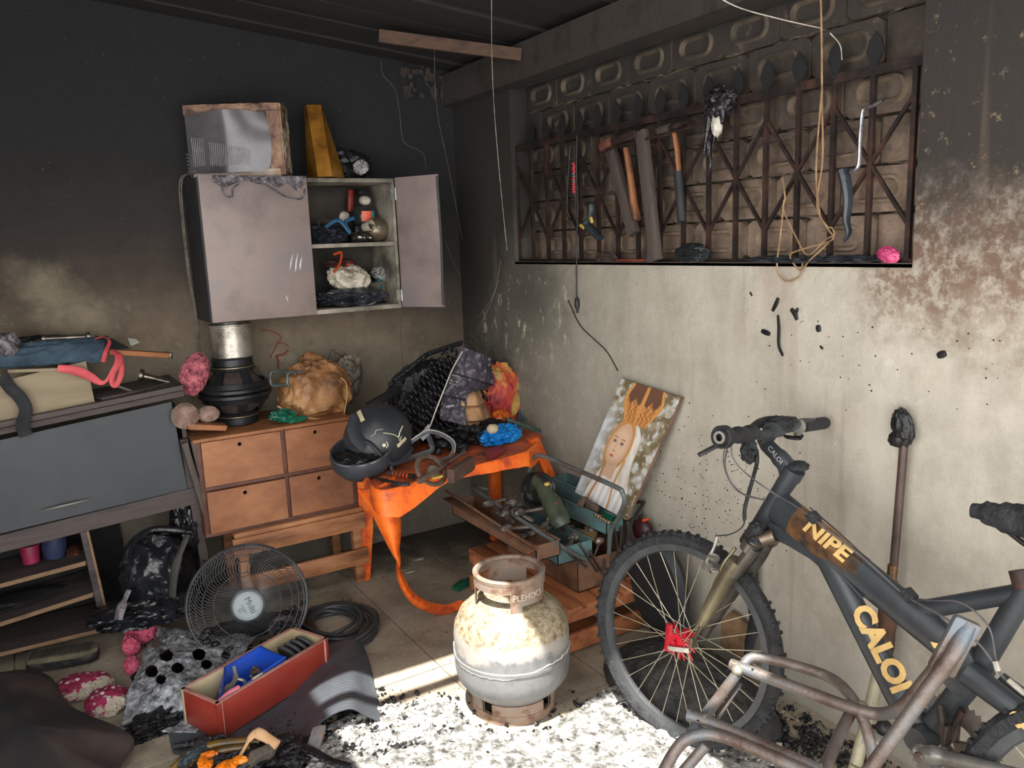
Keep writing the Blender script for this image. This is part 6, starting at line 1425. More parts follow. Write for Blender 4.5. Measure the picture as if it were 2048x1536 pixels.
bm = BM(); blob(bm, W2(1530, 1140, 0)+V((0, 0, -.0)), (.03, .05, .06), 6, .5, 2.4, 4); tube(bm, [W2(1500, 1090, 0), W2(1540, 1160, 0), W2(1570, 1230, 0), W2(1586, 1300, -.0)], lambda t: .02*(1-.6*t), 8, 6); part('melted_mudguard', bm, M_tyre, bike) if False else bm.free()
# v-brake
bm = BM(); tube(bm, [W2(1434, 1070, .07), W2(1428, 1095, .075), W2(1418, 1112, .075), W2(1410, 1128, .07)], .0045, 8, 4); tube(bm, [W2(1408, 1128, .07), W2(1425, 1140, .075)], .012, 10); tube(bm, [W2(1422, 1112, .07), W2(1434, 1118, .075)], .012, 10); tube(bm, [W2(1425, 1140, .075), W2(1440, 1142, .075)], .008, 10); part('rim_brake', bm, mat('bright_alloy', [(110, 108, 104), (186, 182, 174)], 12, .3, .8), bike)
# ---- frame plane
NF = V((1, 0, -.12)).normalized(); PF = W2(1545, 1010)
def Fp(px, py, off=0): return onp(px, py, PF-NF*off, NF)
def ftube(nm, pts, rr, m=M_frm, flat=1, n=24, k=5, off=0, par=None, **kw):
    bm = BM(); tube(bm, [Fp(a, b, off) for a, b in pts], rr, n, k, flat=flat, up=NF); return part(nm, bm, m, par or bike, **kw)
def fbody(nm, outline, th, off, m=M_frm, bev=.012, par=None, **kw):
    bm = BM(); prism(bm, [Fp(a, b, -th/2+off) for a, b in outline], -NF*th, bev); return part(nm, bm, m, par or bike, **kw)
ftube('head_tube', [(1583, 950), (1560, 985), (1528, 1040), (1500, 1084)], [.026, .025, .026, .028])
ftube('headset_cup', [(1590, 938), (1580, 955)], .029)
bm = BM(); tube(bm, [Fp(1505, 1078), Fp(1498, 1088)], .030, 24); part('headset_ring', bm, mat('dark_steel_ring', [(70, 70, 70), (120, 118, 112)], 10, .3, .7), bike)
def tri(nm, A, B, ra, rb, flat=1.0, **kw): return ftube(nm, [A, ((A[0]+B[0])/2, (A[1]+B[1])/2), B], lambda t: ra+(rb-ra)*t, flat=flat, k=6, **kw)
mt = tri('top_tube', (1556, 1012), (1915, 1305), .048, .040, .62)
fbody('gusset', [(1545, 1035), (1640, 1085), (1720, 1150), (1700, 1170), (1640, 1110), (1560, 1075)], .036, 0, bev=.008)
dtb = tri('down_tube', (1655, 1115), (1838, 1470), .034, .036, .7)
ftube('weld_bead', [(1655, 1122), (1690, 1158), (1725, 1196)], .0035, off=.022, k=10)
tri('seat_stay', (1830, 1222), (2045, 1185), .022, .020, .8)
tri('seat_tube', (2062, 1160), (1955, 1340), .024, .026, .8)
tri('lower_seat_tube', (1965, 1330), (1868, 1450), .030, .026, .8, off=.0)
cs_ = tri('chain_stay', (1935, 1345), (2100, 1470), .030, .024, .8, off=.035)
tri('chain_stay', (2000, 1360), (2120, 1450), .02, .02, .8, off=-.05)
bm = BM(); lathe(bm, [(0, -.04), (.030, -.04), (.032, -.035), (.032, .035), (.030, .04), (0, .04)], Fp(1850, 1470), basis(V((0, 1, 0)), V((0, 0, 1))), 28); 
bbq = Fp(1850, 1470)
for v in bm.verts: d = v.co-bbq; v.co = bbq+V((d.x, d.y, d.z))
part('bottom_bracket', bm, M_frm, bike)
fbody('pivot_plate', [(1890, 1290), (1960, 1290), (1990, 1345), (1960, 1390), (1930, 1385), (1880, 1330)], .05, .0)
ftube('seat_clamp', [(2040, 1140), (2050, 1175)], .022, M_iron)
# decals
def dtext(s, c_, size, a, b, parent, off, m=M_decal, sx=1, sh=0, bold=.0006, nm='lettering'):
    d_ = (Fp(*b)-Fp(*a)).normalized(); up_ = NF.cross(d_)
    o = Fp(*c_, off)
    # letter tops to the upper right of the tube
    if (up_.dot(RT)+up_.dot(UP)) < 0: up_ = -up_
    return text(nm, s, size, o, d_, up_, m, parent, ext=.0008, bold=bold, sx=sx, shear=sh)
dt = dtext('CALOI', (1760, 1296), .082, (1720, 1220), (1805, 1385), dtb, .0262, sx=.86, sh=0, bold=.0042)
bm = BM(); pp = [(1588, 1020), (1625, 1030), (1690, 1090), (1740, 1150), (1752, 1180), (1735, 1165), (1690, 1130), (1640, 1100), (1600, 1070)]
tube(bm, [Fp(1592, 1041, .0), Fp(1640, 1080, .0), Fp(1680, 1112, 0), Fp(1722, 1146, 0)], lambda t: (.0478-.0036*t)*(1 if t < .55 else 1-.02*(t-.55)), 32, 6, flat=.625, up=NF)
part('scorched_decal_patch', bm, M_bron, mt, label='bronze scorched decal area')
dtext('NIPE', (1650, 1078), .062, (1590, 1030), (1700, 1120), mt, .0325, sx=1.1, sh=.25, bold=.0022)
dtext('CALOI', (2062, 1466), .036, (1990, 1400), (2070, 1475), cs_, .062, sx=.9, bold=.002)
bm = BM(); d_ = (Fp(1885, 1297)-Fp(1860, 1285)); prism(bm, [Fp(1861, 1283, .03), Fp(1880, 1287, .03), Fp(1884, 1298, .03), Fp(1868, 1296, .03)], -NF*.001); part('decal_chip', bm, M_decal, mt)
# stem, bar
st0, st1 = Fp(1580, 940), Fp(1530, 885)
gl_ = at(1446, 874, x=-.55); gr_ = at(1648, 846, x=-.035)
mid = gl_.lerp(gr_, .47)
bm = BM(); tube(bm, [Fp(1578, 950), Fp(1572, 930), Fp(1552, 908), Fp(1530, 882), mid], [.027, .026, .022, .022, .02], 20, 3, flat=.85, up=NF); tube(bm, [mid+(gl_-gr_).normalized()*.025, mid-(gl_-gr_).normalized()*.025], .022, 16)
stm = part('stem', bm, M_frm, bike)
a_, b_ = Fp(1535, 893, .028), Fp(1566, 932, .028)
text('lettering', 'CALOI', .021, Fp(1550, 910, .0255), b_-a_, NF.cross(b_-a_) if (NF.cross(b_-a_)).dot(UP) > 0 else -NF.cross(b_-a_), mat('grey_decal', [(140, 142, 144), (170, 172, 174)], 9, .5), stm, ext=.0008)
bm = BM(); blob(bm, Fp(1594, 932, -.01), (.03, .03, .014), 3, .4, 3, 3); part('melted_stem_cap', bm, M_tyre, stm)
bm = BM(); tube(bm, [gl_, gl_.lerp(gr_, .2)+V((0, 0, .004)), gl_.lerp(gr_, .35)+V((0, .0, -.01)), mid, gl_.lerp(gr_, .62), gl_.lerp(gr_, .75)+V((0, 0, .01)), gr_], .0135, 16, 5); part('handlebar', bm, M_frm, bike)
bm = BM(); a_, b_ = gl_.lerp(gr_, .76), gr_; tube(bm, [a_, b_], .0185, 20); blob(bm, b_, .0185, 1, 0, 1, 3); g_r = part('grip', bm, mat('rubber_grip', [(26, 27, 29), (38, 40, 42)], 9, .7), bike)
bm = BM(); tube(bm, [gl_.lerp(gr_, .70), gl_.lerp(gr_, .72)], .022, 18); box(bm, gl_.lerp(gr_, .71)+V((0, 0, -.028)), (.02, .015, .02), None, .003); part('clamp_ring', bm, mat('pale_alloy_ring', [(150, 146, 138), (190, 186, 176)], 8, .4, .6), bike)
bm = BM(); a_, b_ = gl_.lerp(gr_, .28), gl_; 
tube(bm, smoothpts([b_, a_], 14), lambda t: .021+.004*sin(t*17)*.5, 18); part('burnt_grip', bm, M_tyre, bike)
bm = BM(); dgl = (gl_-gr_).normalized(); lathe(bm, [(.012, .0), (.020, -.002), (.026, .004), (.030, .0), (.030, -.02), (.012, -.02)], gl_+dgl*.01, basis(frame_from(dgl)[0], frame_from(dgl)[1]), 28); part('grip_collar', bm, M_tyre, bike)
bm = BM(); lathe(bm, [(.010, .0), (.0165, 0), (.0165, .004), (.010, .004), (.010, 0)], gl_+dgl*.014, basis(frame_from(dgl)[0], frame_from(dgl)[1]), 28); part('bar_end_ring', bm, mat('pale_alloy_ring', None), bike)
bm = BM(); tube(bm, [at(1440, 888, x=-.5), at(1398, 910, x=-.56)], .0085, 12, flat=.7); part('brake_lever', bm, M_blade, bike)
bm = BM(); tube(bm, [at(1562, 866, x=-.22), at(1575, 874, x=-.22), at(1598, 876, x=-.2), at(1604, 872, x=-.2)], [.006, .009, .010, .008], 10, 4, flat=.6); part('brake_lever', bm, M_blackp, bike)
bm = BM(); blob(bm, at(1556, 850, x=-.28), (.05, .03, .022), 11, .5, 2.6, 4); blob(bm, at(1498, 895, x=-.4)+V((0, 0, -.01)), (.02, .02, .03), 12, .7, 2.6, 4); tube(bm, [at(1500, 862, x=-.38), at(1530, 842, x=-.3), at(1590, 842, x=-.2)], .013, 8, 6); part('melted_shifter', bm, M_tyre, bike)
# cables
def cab(pts, r_=.0022, m=None, nm='brake_cable'):
    bm = BM(); tube(bm, pts, r_, 6, 7); part(nm, bm, m or mat('grey_cable_housing', [(56, 54, 56), (96, 92, 96)], 9, .4), bike)
cab([at(1456, 888, x=-.48), at(1450, 930, x=-.46), at(1462, 965, x=-.44), at(1490, 990, x=-.42), Fp(1530, 1000, .03)])
cab([at(1452, 888, x=-.49), at(1447, 920, x=-.5), at(1456, 955, x=-.48), at(1480, 985, x=-.45), Fp(1532, 1001, .035)])
cab([at(1462, 886, x=-.46), at(1466, 915, x=-.46), at(1490, 945, x=-.44), Fp(1545, 985, .04), Fp(1600, 1018, .04), Fp(1680, 1080, .03), Fp(1780, 1165, .03), Fp(1810, 1190, .03)], .002)
cab([at(1513, 900, x=-.38), at(1514, 925, x=-.4), W2(1505, 960, .05), W2(1490, 1015, .06), W2(1487, 1050, .07), W2(1462, 1068, .07), W2(1430, 1072, .075)], lambda t: .0055 if t < .6 else .002, M_tyre)
cab([Fp(1620, 1015, -.04), Fp(1700, 1085, -.03), Fp(1800, 1180, -.02), Fp(1850, 1200, .03), Fp(1920, 1205, .06), Fp(1975, 1250, .06), Fp(1990, 1310, .05), Fp(1995, 1340, .05)], .002)
cab([Fp(1640, 1050, .05), Fp(1720, 1110, .04), Fp(1810, 1190, .04), Fp(1880, 1230, .05), Fp(1950, 1280, .06), Fp(1990, 1330, .06), Fp(2010, 1358, .06), Fp(2060, 1390, .06)], .0028)
bm = BM(); tube(bm, [Fp(1990, 1322, .065), Fp(1996, 1342, .065)], .006, 8); tube(bm, [Fp(2017, 1360, .065), Fp(2050, 1388, .065)], .006, 8); part('cable_ferrule', bm, M_wht, bike)
bm = BM()
for p in ((1628, 1035), (1818, 1190)): box(bm, Fp(*p, .03), (.03, .03, .022), R3(.6, .1, 0), .004)
part('cable_clip', bm, M_tyre, bike)
# saddle
bm = BM(); sp_ = [Fp(1945, 1022), Fp(1970, 1028), Fp(2020, 1040), Fp(2100, 1052), Fp(2180, 1060)]
tube(bm, sp_, [.018, .026, .034, .05, .06], 16, 5, flat=.75, up=NF)
for v in bm.verts: v.co += v.co.normalized()*0+V((0, 0, .006*fbm(v.co*40, 3, True)))
part('saddle', bm, M_tyre, bike, label='burnt down saddle')
bm = BM(); tube(bm, [Fp(2010, 1058), Fp(2045, 1085), Fp(2080, 1110)], .006, 8, 4); tube(bm, [Fp(2062, 1160), Fp(2085, 1090)], .014, 14); part('seat_post', bm, M_iron, bike)
bm = BM()
for k in range(6):
    p = at(2030+4*(k % 2), 1150+8*k, x=-.3); lathe(bm, [(.005, 0), (.007, .002), (.009, 0), (.007, -.002), (.005, 0)], p, R3(k, k*.7, 0), 12)
solo('small_chain', bm, M_steel, 'short steel chain hanging at the seat tube at the right image edge', 'chain')
# chainset
cc2 = Fp(1900, 1492, -.01)
Rb = basis(V((0, 1, 0)), V((.12, 0, 1)))
def ring(r_, nt, zoff, nm):
    bm = BM(); n2 = nt*2; top_, inn = [], []
    for f in (0, 1):
        o = []; i_ = []
        for k in range(n2):
            a = 2*pi*k/n2; rr = r_+(.006 if k % 2 else -.003); z = zoff+.003*f
            o.append(bm.verts.new(cc2+Rb @ V((rr*cos(a), rr*sin(a), z)))); i_.append(bm.verts.new(cc2+Rb @ V(((r_-.018)*cos(a), (r_-.018)*sin(a), z))))
        top_.append(o); inn.append(i_)
    for k in range(n2):
        j = (k+1) % n2
        bm.faces.new((top_[0][k], top_[0][j], inn[0][j], inn[0][k])); bm.faces.new((top_[1][k], inn[1][k], inn[1][j], top_[1][j]))
        bm.faces.new((top_[0][k], top_[1][k], top_[1][j], top_[0][j])); bm.faces.new((inn[0][k], inn[0][j], inn[1][j], inn[1][k]))
    for k in range(5):
        a = 2*pi*k/5+.3; bar(bm, cc2+Rb @ V((.01*cos(a), .01*sin(a), zoff)), cc2+Rb @ V(((r_-.014)*cos(a), (r_-.014)*sin(a), zoff)), .02, .004, Rb @ V((0, 0, 1)))
    part(nm, bm, M_rst, bike)
ring(.108, 44, -.0, 'chainring'); ring(.088, 36, .008, 'chainring'); ring(.068, 28, .016, 'chainring')
bm = BM(); cr0 = Fp(1845, 1508, .075); cr1 = Fp(2080, 1560, .08); tube(bm, [cr0, cr0.lerp(cr1, .25)+V((0, 0, .004)), cr1], [.022, .016, .014], 16, 6, flat=.7, up=NF); blob(bm, cr0, (.012, .024, .024), 1, .02, 1, 3); part('crank_arm', bm, mat('silver_crank', [(140, 138, 134), (190, 188, 184)], 8, .3, .8, bs=.05), bike)
bm = BM(); lathe(bm, [(0, .004), (.009, .004), (.011, 0), (0, 0)], cr0+V((-.016, -.0, 0)), basis(V((0, -1, 0)), V((0, 0, 1))), 16); part('crank_bolt', bm, M_rst, bike)
bm = BM(); tube(bm, [Fp(1845, 1508, .06), Fp(1775, 1440, -.04)], .012, 10) if False else None
bm.free() if False else None
pc = at(1762, 1478, x=-.30); bm = BM(); box(bm, pc, (.09, .06, .028), R3(.1, .1, .1), .004); pd = part('pedal', bm, mat('pale_pedal', [(130, 126, 120), (176, 172, 164)], 7, .5), bike)
bm = BM(); blob(bm, at(1768, 1456, x=-.29), (.02, .02, .022), 2, .1, 2, 3); blob(bm, at(1748, 1462, x=-.29), (.016, .016, .016), 3, .1, 2, 3); part('pedal_rubber', bm, M_blackp, pd)
bm = BM(); tube(bm, [Fp(1925, 1420, .04), Fp(1905, 1455, .045), Fp(1900, 1475, .045)], [.014, .01, .008], 8, 4, flat=.5); tube(bm, [Fp(1880, 1410, .04), Fp(1888, 1470, .05)], .01, 8); box(bm, Fp(1895, 1470, .055), (.01, .05, .03), Rb, .004); part('derailleur', bm, M_iron, bike)
text('lettering', 'SIS\n1989', .016, Fp(1892, 1438, .04), Fp(1905, 1415)-Fp(1880, 1450), NF.cross(Fp(1905, 1415)-Fp(1880, 1450)), mat('pale_stamp', [(150, 148, 140), (120, 118, 112)], 9, .5), bike, ext=.0005) if False else None
# rear wheel
RH = V((-.41, -3.29, .33)); hr = V((0, 1, 0)); ur = V((.12, 0, 1)).normalized(); nr = hr.cross(ur); nr = -nr if nr.x > 0 else nr
wheel(RH, hr, ur, nr, 'rear', False)
# ================================================================ rusty rack in the foreground
zr = .52
def Z5(px, py, z=zr): return at(px, py, z=z)
rk = thing('luggage_rack', 'rusty tubular steel rack standing in the right foreground before the bicycle', 'rack', (-.7, -2.75, 0))
def rt(pts, r_=.0125, k=6, **kw): 
    bm = BM(); tube(bm, pts, r_, 14, k); part('tube', bm, M_rst, rk, **kw)
e1 = Z5(1760, 1428)
up_end = at(1936, 1250, x=-.56); 
rt([Z5(1462, 1328), Z5(1598, 1378), Z5(1698, 1414), Z5(1758, 1428), at(1798, 1416, x=-.585), at(1830, 1385, x=-.58), at(1885, 1318, x=-.57), up_end], .0135)
rt([Z5(1486, 1332), Z5(1498, 1318, .53), Z5(1520, 1315, .535), Z5(1582, 1329, .535), Z5(1655, 1353, .53), Z5(1695, 1384, .53), Z5(1722, 1430, .51), Z5(1742, 1492, .46), at(1748, 1560, z=.38)], .0125)
rt([Z5(1476, 1345, .50), Z5(1438, 1395, .50), Z5(1398, 1448, .50), Z5(1378, 1472, .49)], .0125, 4)
rt([Z5(1479, 1369, .47), Z5(1430, 1442, .47)], .006, 0)
rt([Z5(1376, 1430), Z5(1426, 1447), Z5(1530, 1492), Z5(1640, 1540)], .0125)
rt([Z5(1318, 1560, .42), Z5(1345, 1510, .46), Z5(1368, 1482, .49), Z5(1400, 1469, .51), Z5(1440, 1472, .515), Z5(1500, 1494, .52), Z5(1586, 1532, .52), Z5(1640, 1556, .52)], .0125)
rt([Z5(1412, 1490, .48), Z5(1365, 1545, .42), Z5(1355, 1560, .40)], .0115, 0)
rt([Z5(1704, 1420, .5), Z5(1676, 1476, .49), Z5(1646, 1545, .48)], .0125, 0)
rt([up_end, at(1905, 1310, x=-.60), at(1860, 1372, x=-.635), at(1800, 1456, x=-.68), at(1735, 1545, x=-.73)], [.016, .015, .014, .014, .0135], 4)
bm = BM(); bar(bm, up_end+V((0, 0, .012)), at(1880, 1345, x=-.60), .052, .022, V((-.6, -.7, .3)), .008); part('flattened_end', bm, M_rst, rk, label='flattened welded top end')
bm = BM()
for p in ((1722, 1413), (1475, 1340), (1410, 1440)): blob(bm, Z5(*p), .014, 3, .2, 3, 2)
part('weld', bm, mat('bright_weld', [(120, 116, 108), (168, 164, 150)], 20, .4, .6), rk)
bm = BM()
for p in ((1505, 1338), (1396, 1441)):
    c_ = Z5(*p, .5335); lathe(bm, [(.0, .0005), (.003, .0005), (.003, 0), (0, 0)], c_, None, 8)
part('bolt_hole', bm, M_dark, rk)
# rack legs go down out of view to the floor
for p in (at(1735, 1545, x=-.73), at(1318, 1560, z=.42), at(1748, 1560, z=.38)):
    bm = BM(); tube(bm, [p, V((p.x-.02, p.y-.06, .012))], .0125, 12); part('tube', bm, M_rst, rk)
# ================================================================ poles
hx_ = thing('long_handled_tool', 'long handled tool leaning on the right wall with a charred head', 'tool', at(1768, 1290, x=-.06))
bm = BM(); tube(bm, [at(1808, 885, x=-.03), at(1797, 1020, x=-.035), at(1786, 1150, x=-.045)], .0115, 14, 3); part('shaft', bm, M_hnd if False else mat('shaft_brown', [(50, 36, 34), (86, 66, 60)], 5, .4), hx_)
bm = BM(); tube(bm, [at(1786, 1130, x=-.045), at(1783, 1160, x=-.05)], .014, 14); part('ferrule', bm, M_bron, hx_)
bm = BM(); tube(bm, [at(1783, 1160, x=-.05), at(1776, 1220, x=-.055), at(1772, 1290, x=-.06), at(1760, 1360, x=-.06)], [.016, .026, .022, .014], 10, 5); part('charred_handle', bm, mat('charred_wood_brown', [(22, 18, 18), (96, 62, 40)], 8, .7, bs=.6), hx_)
bm = BM(); blob(bm, at(1806, 855, x=-.035), (.022, .028, .05), 7, .35, 2, 4, R=R3(-.25, 0, 0)); blob(bm, at(1795, 878, x=-.04), (.018, .024, .022), 8, .4, 2, 3); part('charred_head', bm, M_blackp, hx_)
bm = BM(); tube(bm, [at(1768, 1300, x=-.10), at(1740, 1420, x=-.16), at(1712, 1528, x=-.22)], .0175, 18); a_ = at(1712, 1528, x=-.22)
tube(bm, [a_, V((a_.x-.01, a_.y, .0))+V((0, .01, .002))], .0175, 18); solo('cream_pipe', bm, mat('cream_pipe', [(126, 118, 96), (176, 168, 142)], 6, .45), 'cream plastic pipe standing behind the bicycle frame', 'pipe')
# hanging burnt strip behind wheel
bm = BM(); tube(bm, [at(1502, 1120, x=-.03), at(1505, 1180, x=-.03), at(1510, 1240, x=-.04), at(1500, 1290, x=-.06), at(1498, 1335, x=-.08)], lambda t: .03-.012*t, 10, 6, flat=.4, up=V((1, 0, 0)))
for v in bm.verts: v.co += V((0, 0, 0))+V((-.006, 0, 0))*fbm(v.co*18, 3, True)
solo('burnt_inner_tube', bm, M_tyre, 'burnt black rubber strip hanging on the wall behind the front wheel', 'strip')
# ================================================================ things on the floor
# ---- fan guard
M_fan = mat('dark_grey_wire', [(40, 42, 46), (70, 72, 76)], 12, .4, .2, bs=0)
fc = V((-1.425, -.80, .212)); fn = V((-.22, -.93, .18)).normalized()
fa_, fb_, _ = frame_from(fn); RF = Matrix((fa_, fb_, fn)).transposed(); RFn = .222
fg = thing('fan_guard', 'round dark wire fan guard with a pale grey hub badge standing on the floor', 'fan', (fc.x, fc.y, 0))
def dome(r): return .045*(1-(r/RFn)**2)
bm = BM()
for rr, th in ((RFn, .006), (RFn-.012, .0025), (.19, .0018), (.165, .0018), (.125, .0018)):
    tube(bm, [fc+RF @ V((rr*cos(a), rr*sin(a), dome(rr))) for a in [2*pi*i/72 for i in range(72)]], th, 6, closed=True)
lathe(bm, [(RFn-.002, -.028), (RFn+.003, -.028), (RFn+.003, .002), (RFn-.002, .002), (RFn-.002, -.028)], fc, RF, 72); part('ring', bm, M_fan, fg)
bm = BM(); N = 84
for k in range(N):
    a0 = 2*pi*k/N; pts = []
    for i in range(9):
        t = i/8; r = .062+(RFn-.004-.062)*t; a = a0+.42*sin(t*pi*1.0)*(1-.2*t)
        pts.append(fc+RF @ V((r*cos(a), r*sin(a), dome(r))))
    tube(bm, pts, .0015, 4)
part('curved_wire', bm, M_fan, fg)
bm = BM(); lathe(bm, [(0, .0), (.060, 0), (.066, -.004), (.066, -.012), (0, -.012)], fc+fn*.049, RF, 48); part('hub_ring', bm, M_fan, fg)
bm = BM(); lathe(bm, [(.001, .006), (.018, .0055), (.0182, .005), (.03, .0045), (.0302, .004), (.042, .0035), (.0422, .003), (.052, .001), (.055, -.002), (0, -.002)], fc+fn*.051, RF, 48); hbd = part('hub_badge', bm, mat('pale_blue_grey', [(132, 142, 146), (154, 162, 166)], 4, .5, bs=0), fg, label='pale blue grey hub badge')
pR = at(1, 1, z=0); dxf = (RT*.45-UP*.9); dxf = (dxf-fn*dxf.dot(fn)).normalized(); dyf = fn.cross(dxf)
M_btx = mat('badge_print', [(56, 62, 68), (70, 76, 80)], 9, .6)
text('lettering', 'Multi', .032, fc+fn*.0565+dyf*.010, dxf, dyf, M_btx, hbd, ext=.0004)
text('lettering', 'TURBO', .010, fc+fn*.0565-dyf*.017, dxf, dyf, M_btx, hbd, ext=.0004)
bm = BM(); c_ = fc+fn*.0568-dyf*.030
for (u0, v0, w_, h_) in ((0, .005, .012, .0015), (0, -.005, .012, .0015), (.0055, 0, .0015, .012), (-.0055, 0, .0015, .012)): box(bm, c_+dxf*u0+dyf*v0, (w_, h_, .0008), basis(dxf, dyf))
part('badge_symbol', bm, M_btx, hbd)
bm = BM()
for k in range(26):
    a = random.uniform(-2.9, -.2); rr = random.uniform(.16, RFn); blob(bm, fc+RF @ V((rr*cos(a)*1, -abs(rr*sin(a)), -.01)) if False else fc+V((rr*cos(a), 0, -abs(rr*sin(a))))+fn*.01, (.015, .012, .01), k, .7, 2.4, 2)
for v in bm.verts: v.co.z = max(v.co.z, .004)
part('melted_plastic', bm, M_coal, fg, kind='stuff')
# ---- black melted chair under the sideboard
bc = thing('melted_bag', 'glossy black melted backpack slumped below the sideboard beside the fan guard', 'bag', (-1.65, -.3, 0))
M_gb = mat('black_gloss_film', [(12, 13, 16), (34, 36, 42)], 7, .22, bs=.7, bscale=18, dist=.015)
bm = BM(); blob(bm, at(315, 1150, y=-.42), (.13, .10, .16), 151, .28, 1.6, 5, zmin=.004); part('body', bm, M_gb, bc)
bm = BM(); blob(bm, at(372, 1060, y=-.3), (.06, .06, .14), 152, .3, 1.8, 5, zmin=.1); part('upper_fold', bm, M_gb, bc)
bm = BM(); tube(bm, [at(375, 1070, y=-.5), at(352, 1130, y=-.55), at(345, 1190, y=-.55), at(348, 1240, y=-.55)], [.014, .02, .018, .014], 10, 6, flat=.5); part('shoulder_strap', bm, mat('olive_grey_strap', [(46, 44, 40), (70, 68, 62)], 9, .7), bc)
bm = BM(); tube(bm, [at(250, 1130, y=-.5), at(262, 1090, y=-.45), at(300, 1062, y=-.4), at(350, 1060, y=-.42), at(385, 1065, y=-.45)], .016, 10, 6); part('top_rim', bm, M_gb, bc)
bm = BM(); tube(bm, [at(258, 1180, y=-.55), at(243, 1215, y=-.58), at(236, 1240, y=-.6)], [.012, .022, .02], 10, 5, flat=.5); part('foil_corner', bm, M_melt, bc)
bm = BM(); blob(bm, at(300, 1215, y=-.5), (.2, .12, .05), 153, .4, 2.2, 5, zmin=.004); solo('black_heap', bm, M_gb, 'low glossy black heap of burnt cloth in front of the sideboard', 'heap')
# ---- cable coil
bm = BM(); random.seed(31); cc_ = at(648, 1268, z=.0)
cc_ = V((-1.09, -.80, 0))
for k in range(11):
    r0 = .185-.009*k+random.uniform(-.004, .004); oz = .010+.006*(k % 4); ox, oy = random.uniform(-.015, .015), random.uniform(-.02, .02)
    tube(bm, [cc_+V((ox+r0*.95*cos(a), oy+r0*1.15*sin(a), oz+.01*sin(2*a+k)+.01)) for a in [2*pi*i/40 for i in range(40)]], .008, 8, closed=True)
for v in bm.verts: v.co.z = max(v.co.z, .0035)
solo('cable_coil', bm, mat('black_thick_cable', [(36, 38, 40), (58, 60, 62)], 10, .45), 'coil of thick black cable lying right of the fan guard', 'cable')
# ---- ribbed rubber mat
M_mat_ = mat('grey_rubber_mat', [(58, 62, 68), (78, 82, 88)], 5, .32, .1, bs=.1)
mc = [at(328, 1428, z=.012), at(346, 1508, z=.004), at(590, 1500, z=.004), at(764, 1436, z=.02), at(738, 1318, z=.01), at(700, 1275, z=.01)]
L0, L1 = at(328, 1428, z=.004), at(346, 1510, z=.004)
R0_, R1_ = at(700, 1272, z=.004), at(762, 1440, z=.006)
ctl = smoothpts([L1, at(470, 1530, z=.004), at(590, 1492, z=.004), at(650, 1440, z=.075), at(700, 1420, z=.085), at(735, 1435, z=.04), at(768, 1448, z=.006)], 12)
ctb = smoothpts([L0, at(440, 1400, z=.004), at(560, 1345, z=.004), at(640, 1300, z=.03), at(700, 1280, z=.05), at(728, 1296, z=.03), at(742, 1345, z=.006)], 12)
def matf(u, v):
    i = u*(len(ctl)-1); k = min(int(i), len(ctl)-2); a = ctl[k].lerp(ctl[k+1], i-k); b = ctb[k].lerp(ctb[k+1], i-k); p = a.lerp(b, v)
    return p+V((0, 0, .005+.0016*abs(sin(v*pi*26))))
bm = BM(); sheet(bm, matf, 70, 156, .004)
for v in bm.verts: v.co.z = max(v.co.z, .0032)
solo('ribbed_mat', bm, M_mat_, 'grey ribbed rubber mat buckled under the red drawer', 'mat')
# ---- red drawer
M_rd = mat('red_laminate', [(126, 44, 36), (150, 58, 46)], 4, .3, bs=.03); M_rdi = mat('cream_inside', [(168, 152, 120), (198, 184, 152)], 6, .5)
M_rde = mat('rose_edge_trim', [(150, 100, 92), (196, 150, 138)], 8, .45)
o0 = V((-1.657, -1.325, .012)); ux = V((.443, .215, 0)).normalized(); uy = V((-ux.y, ux.x, 0)); Lx, Ly_, Hz = .485, .185, .125
rdw = thing('red_drawer', 'open red laminate drawer full of odds and ends on the ribbed mat', 'drawer', o0+ux*Lx/2+uy*Ly_/2)
RD = Matrix((ux, uy, V((0, 0, 1)))).transposed()
def db(n_, c_, s_, m, **k): 
    bm = BM(); box(bm, o0+RD @ V(c_), s_, RD, .0012); part(n_, bm, m, rdw, **k)
db('long_side', (Lx/2, .006, Hz/2), (Lx, .012, Hz), M_rd); db('long_side', (Lx/2, Ly_-.006, Hz/2), (Lx, .012, Hz), M_rdi)
db('end_panel', (.006, Ly_/2, Hz/2), (.012, Ly_-.024, Hz), M_rd); db('end_panel', (Lx-.006, Ly_/2, Hz/2), (.012, Ly_-.024, Hz), M_rdi)
db('bottom', (Lx/2, Ly_/2, .006), (Lx-.024, Ly_-.024, .006), M_rdi)
db('inner_lining', (Lx/2, .0135, Hz/2+.004), (Lx-.026, .002, Hz-.01), M_rdi)
for c_, s_ in (((Lx/2, .006, Hz+.001), (Lx+.004, .015, .003)), ((Lx/2, Ly_-.006, Hz+.001), (Lx+.004, .015, .003)), ((.006, Ly_/2, Hz+.001), (.015, Ly_, .003)), ((Lx-.006, Ly_/2, Hz+.001), (.015, Ly_, .003)), ((.018, -.0012, Hz/2), (.003, .003, Hz)), ((Lx-.018, -.0012, Hz/2), (.008, .003, Hz))):
    db('edge_trim', c_, s_, M_rde)
def DD(x, y, z): return o0+RD @ V((x, y, z))
M_bt = mat('cobalt_plastic', [(16, 58, 158), (30, 84, 196)], 5, .3, bs=.05)
bm = BM(); 
bot = [DD(.06, .03, .05), DD(.27, .03, .06), DD(.27, .13, .06), DD(.08, .13, .05)]; top_ = [DD(.03, .02, .115), DD(.30, .02, .135), DD(.31, .16, .135), DD(.16, .165, .125)]
th = .004; nb_ = [bm.verts.new(p) for p in bot]; nt_ = [bm.verts.new(p) for p in top_]
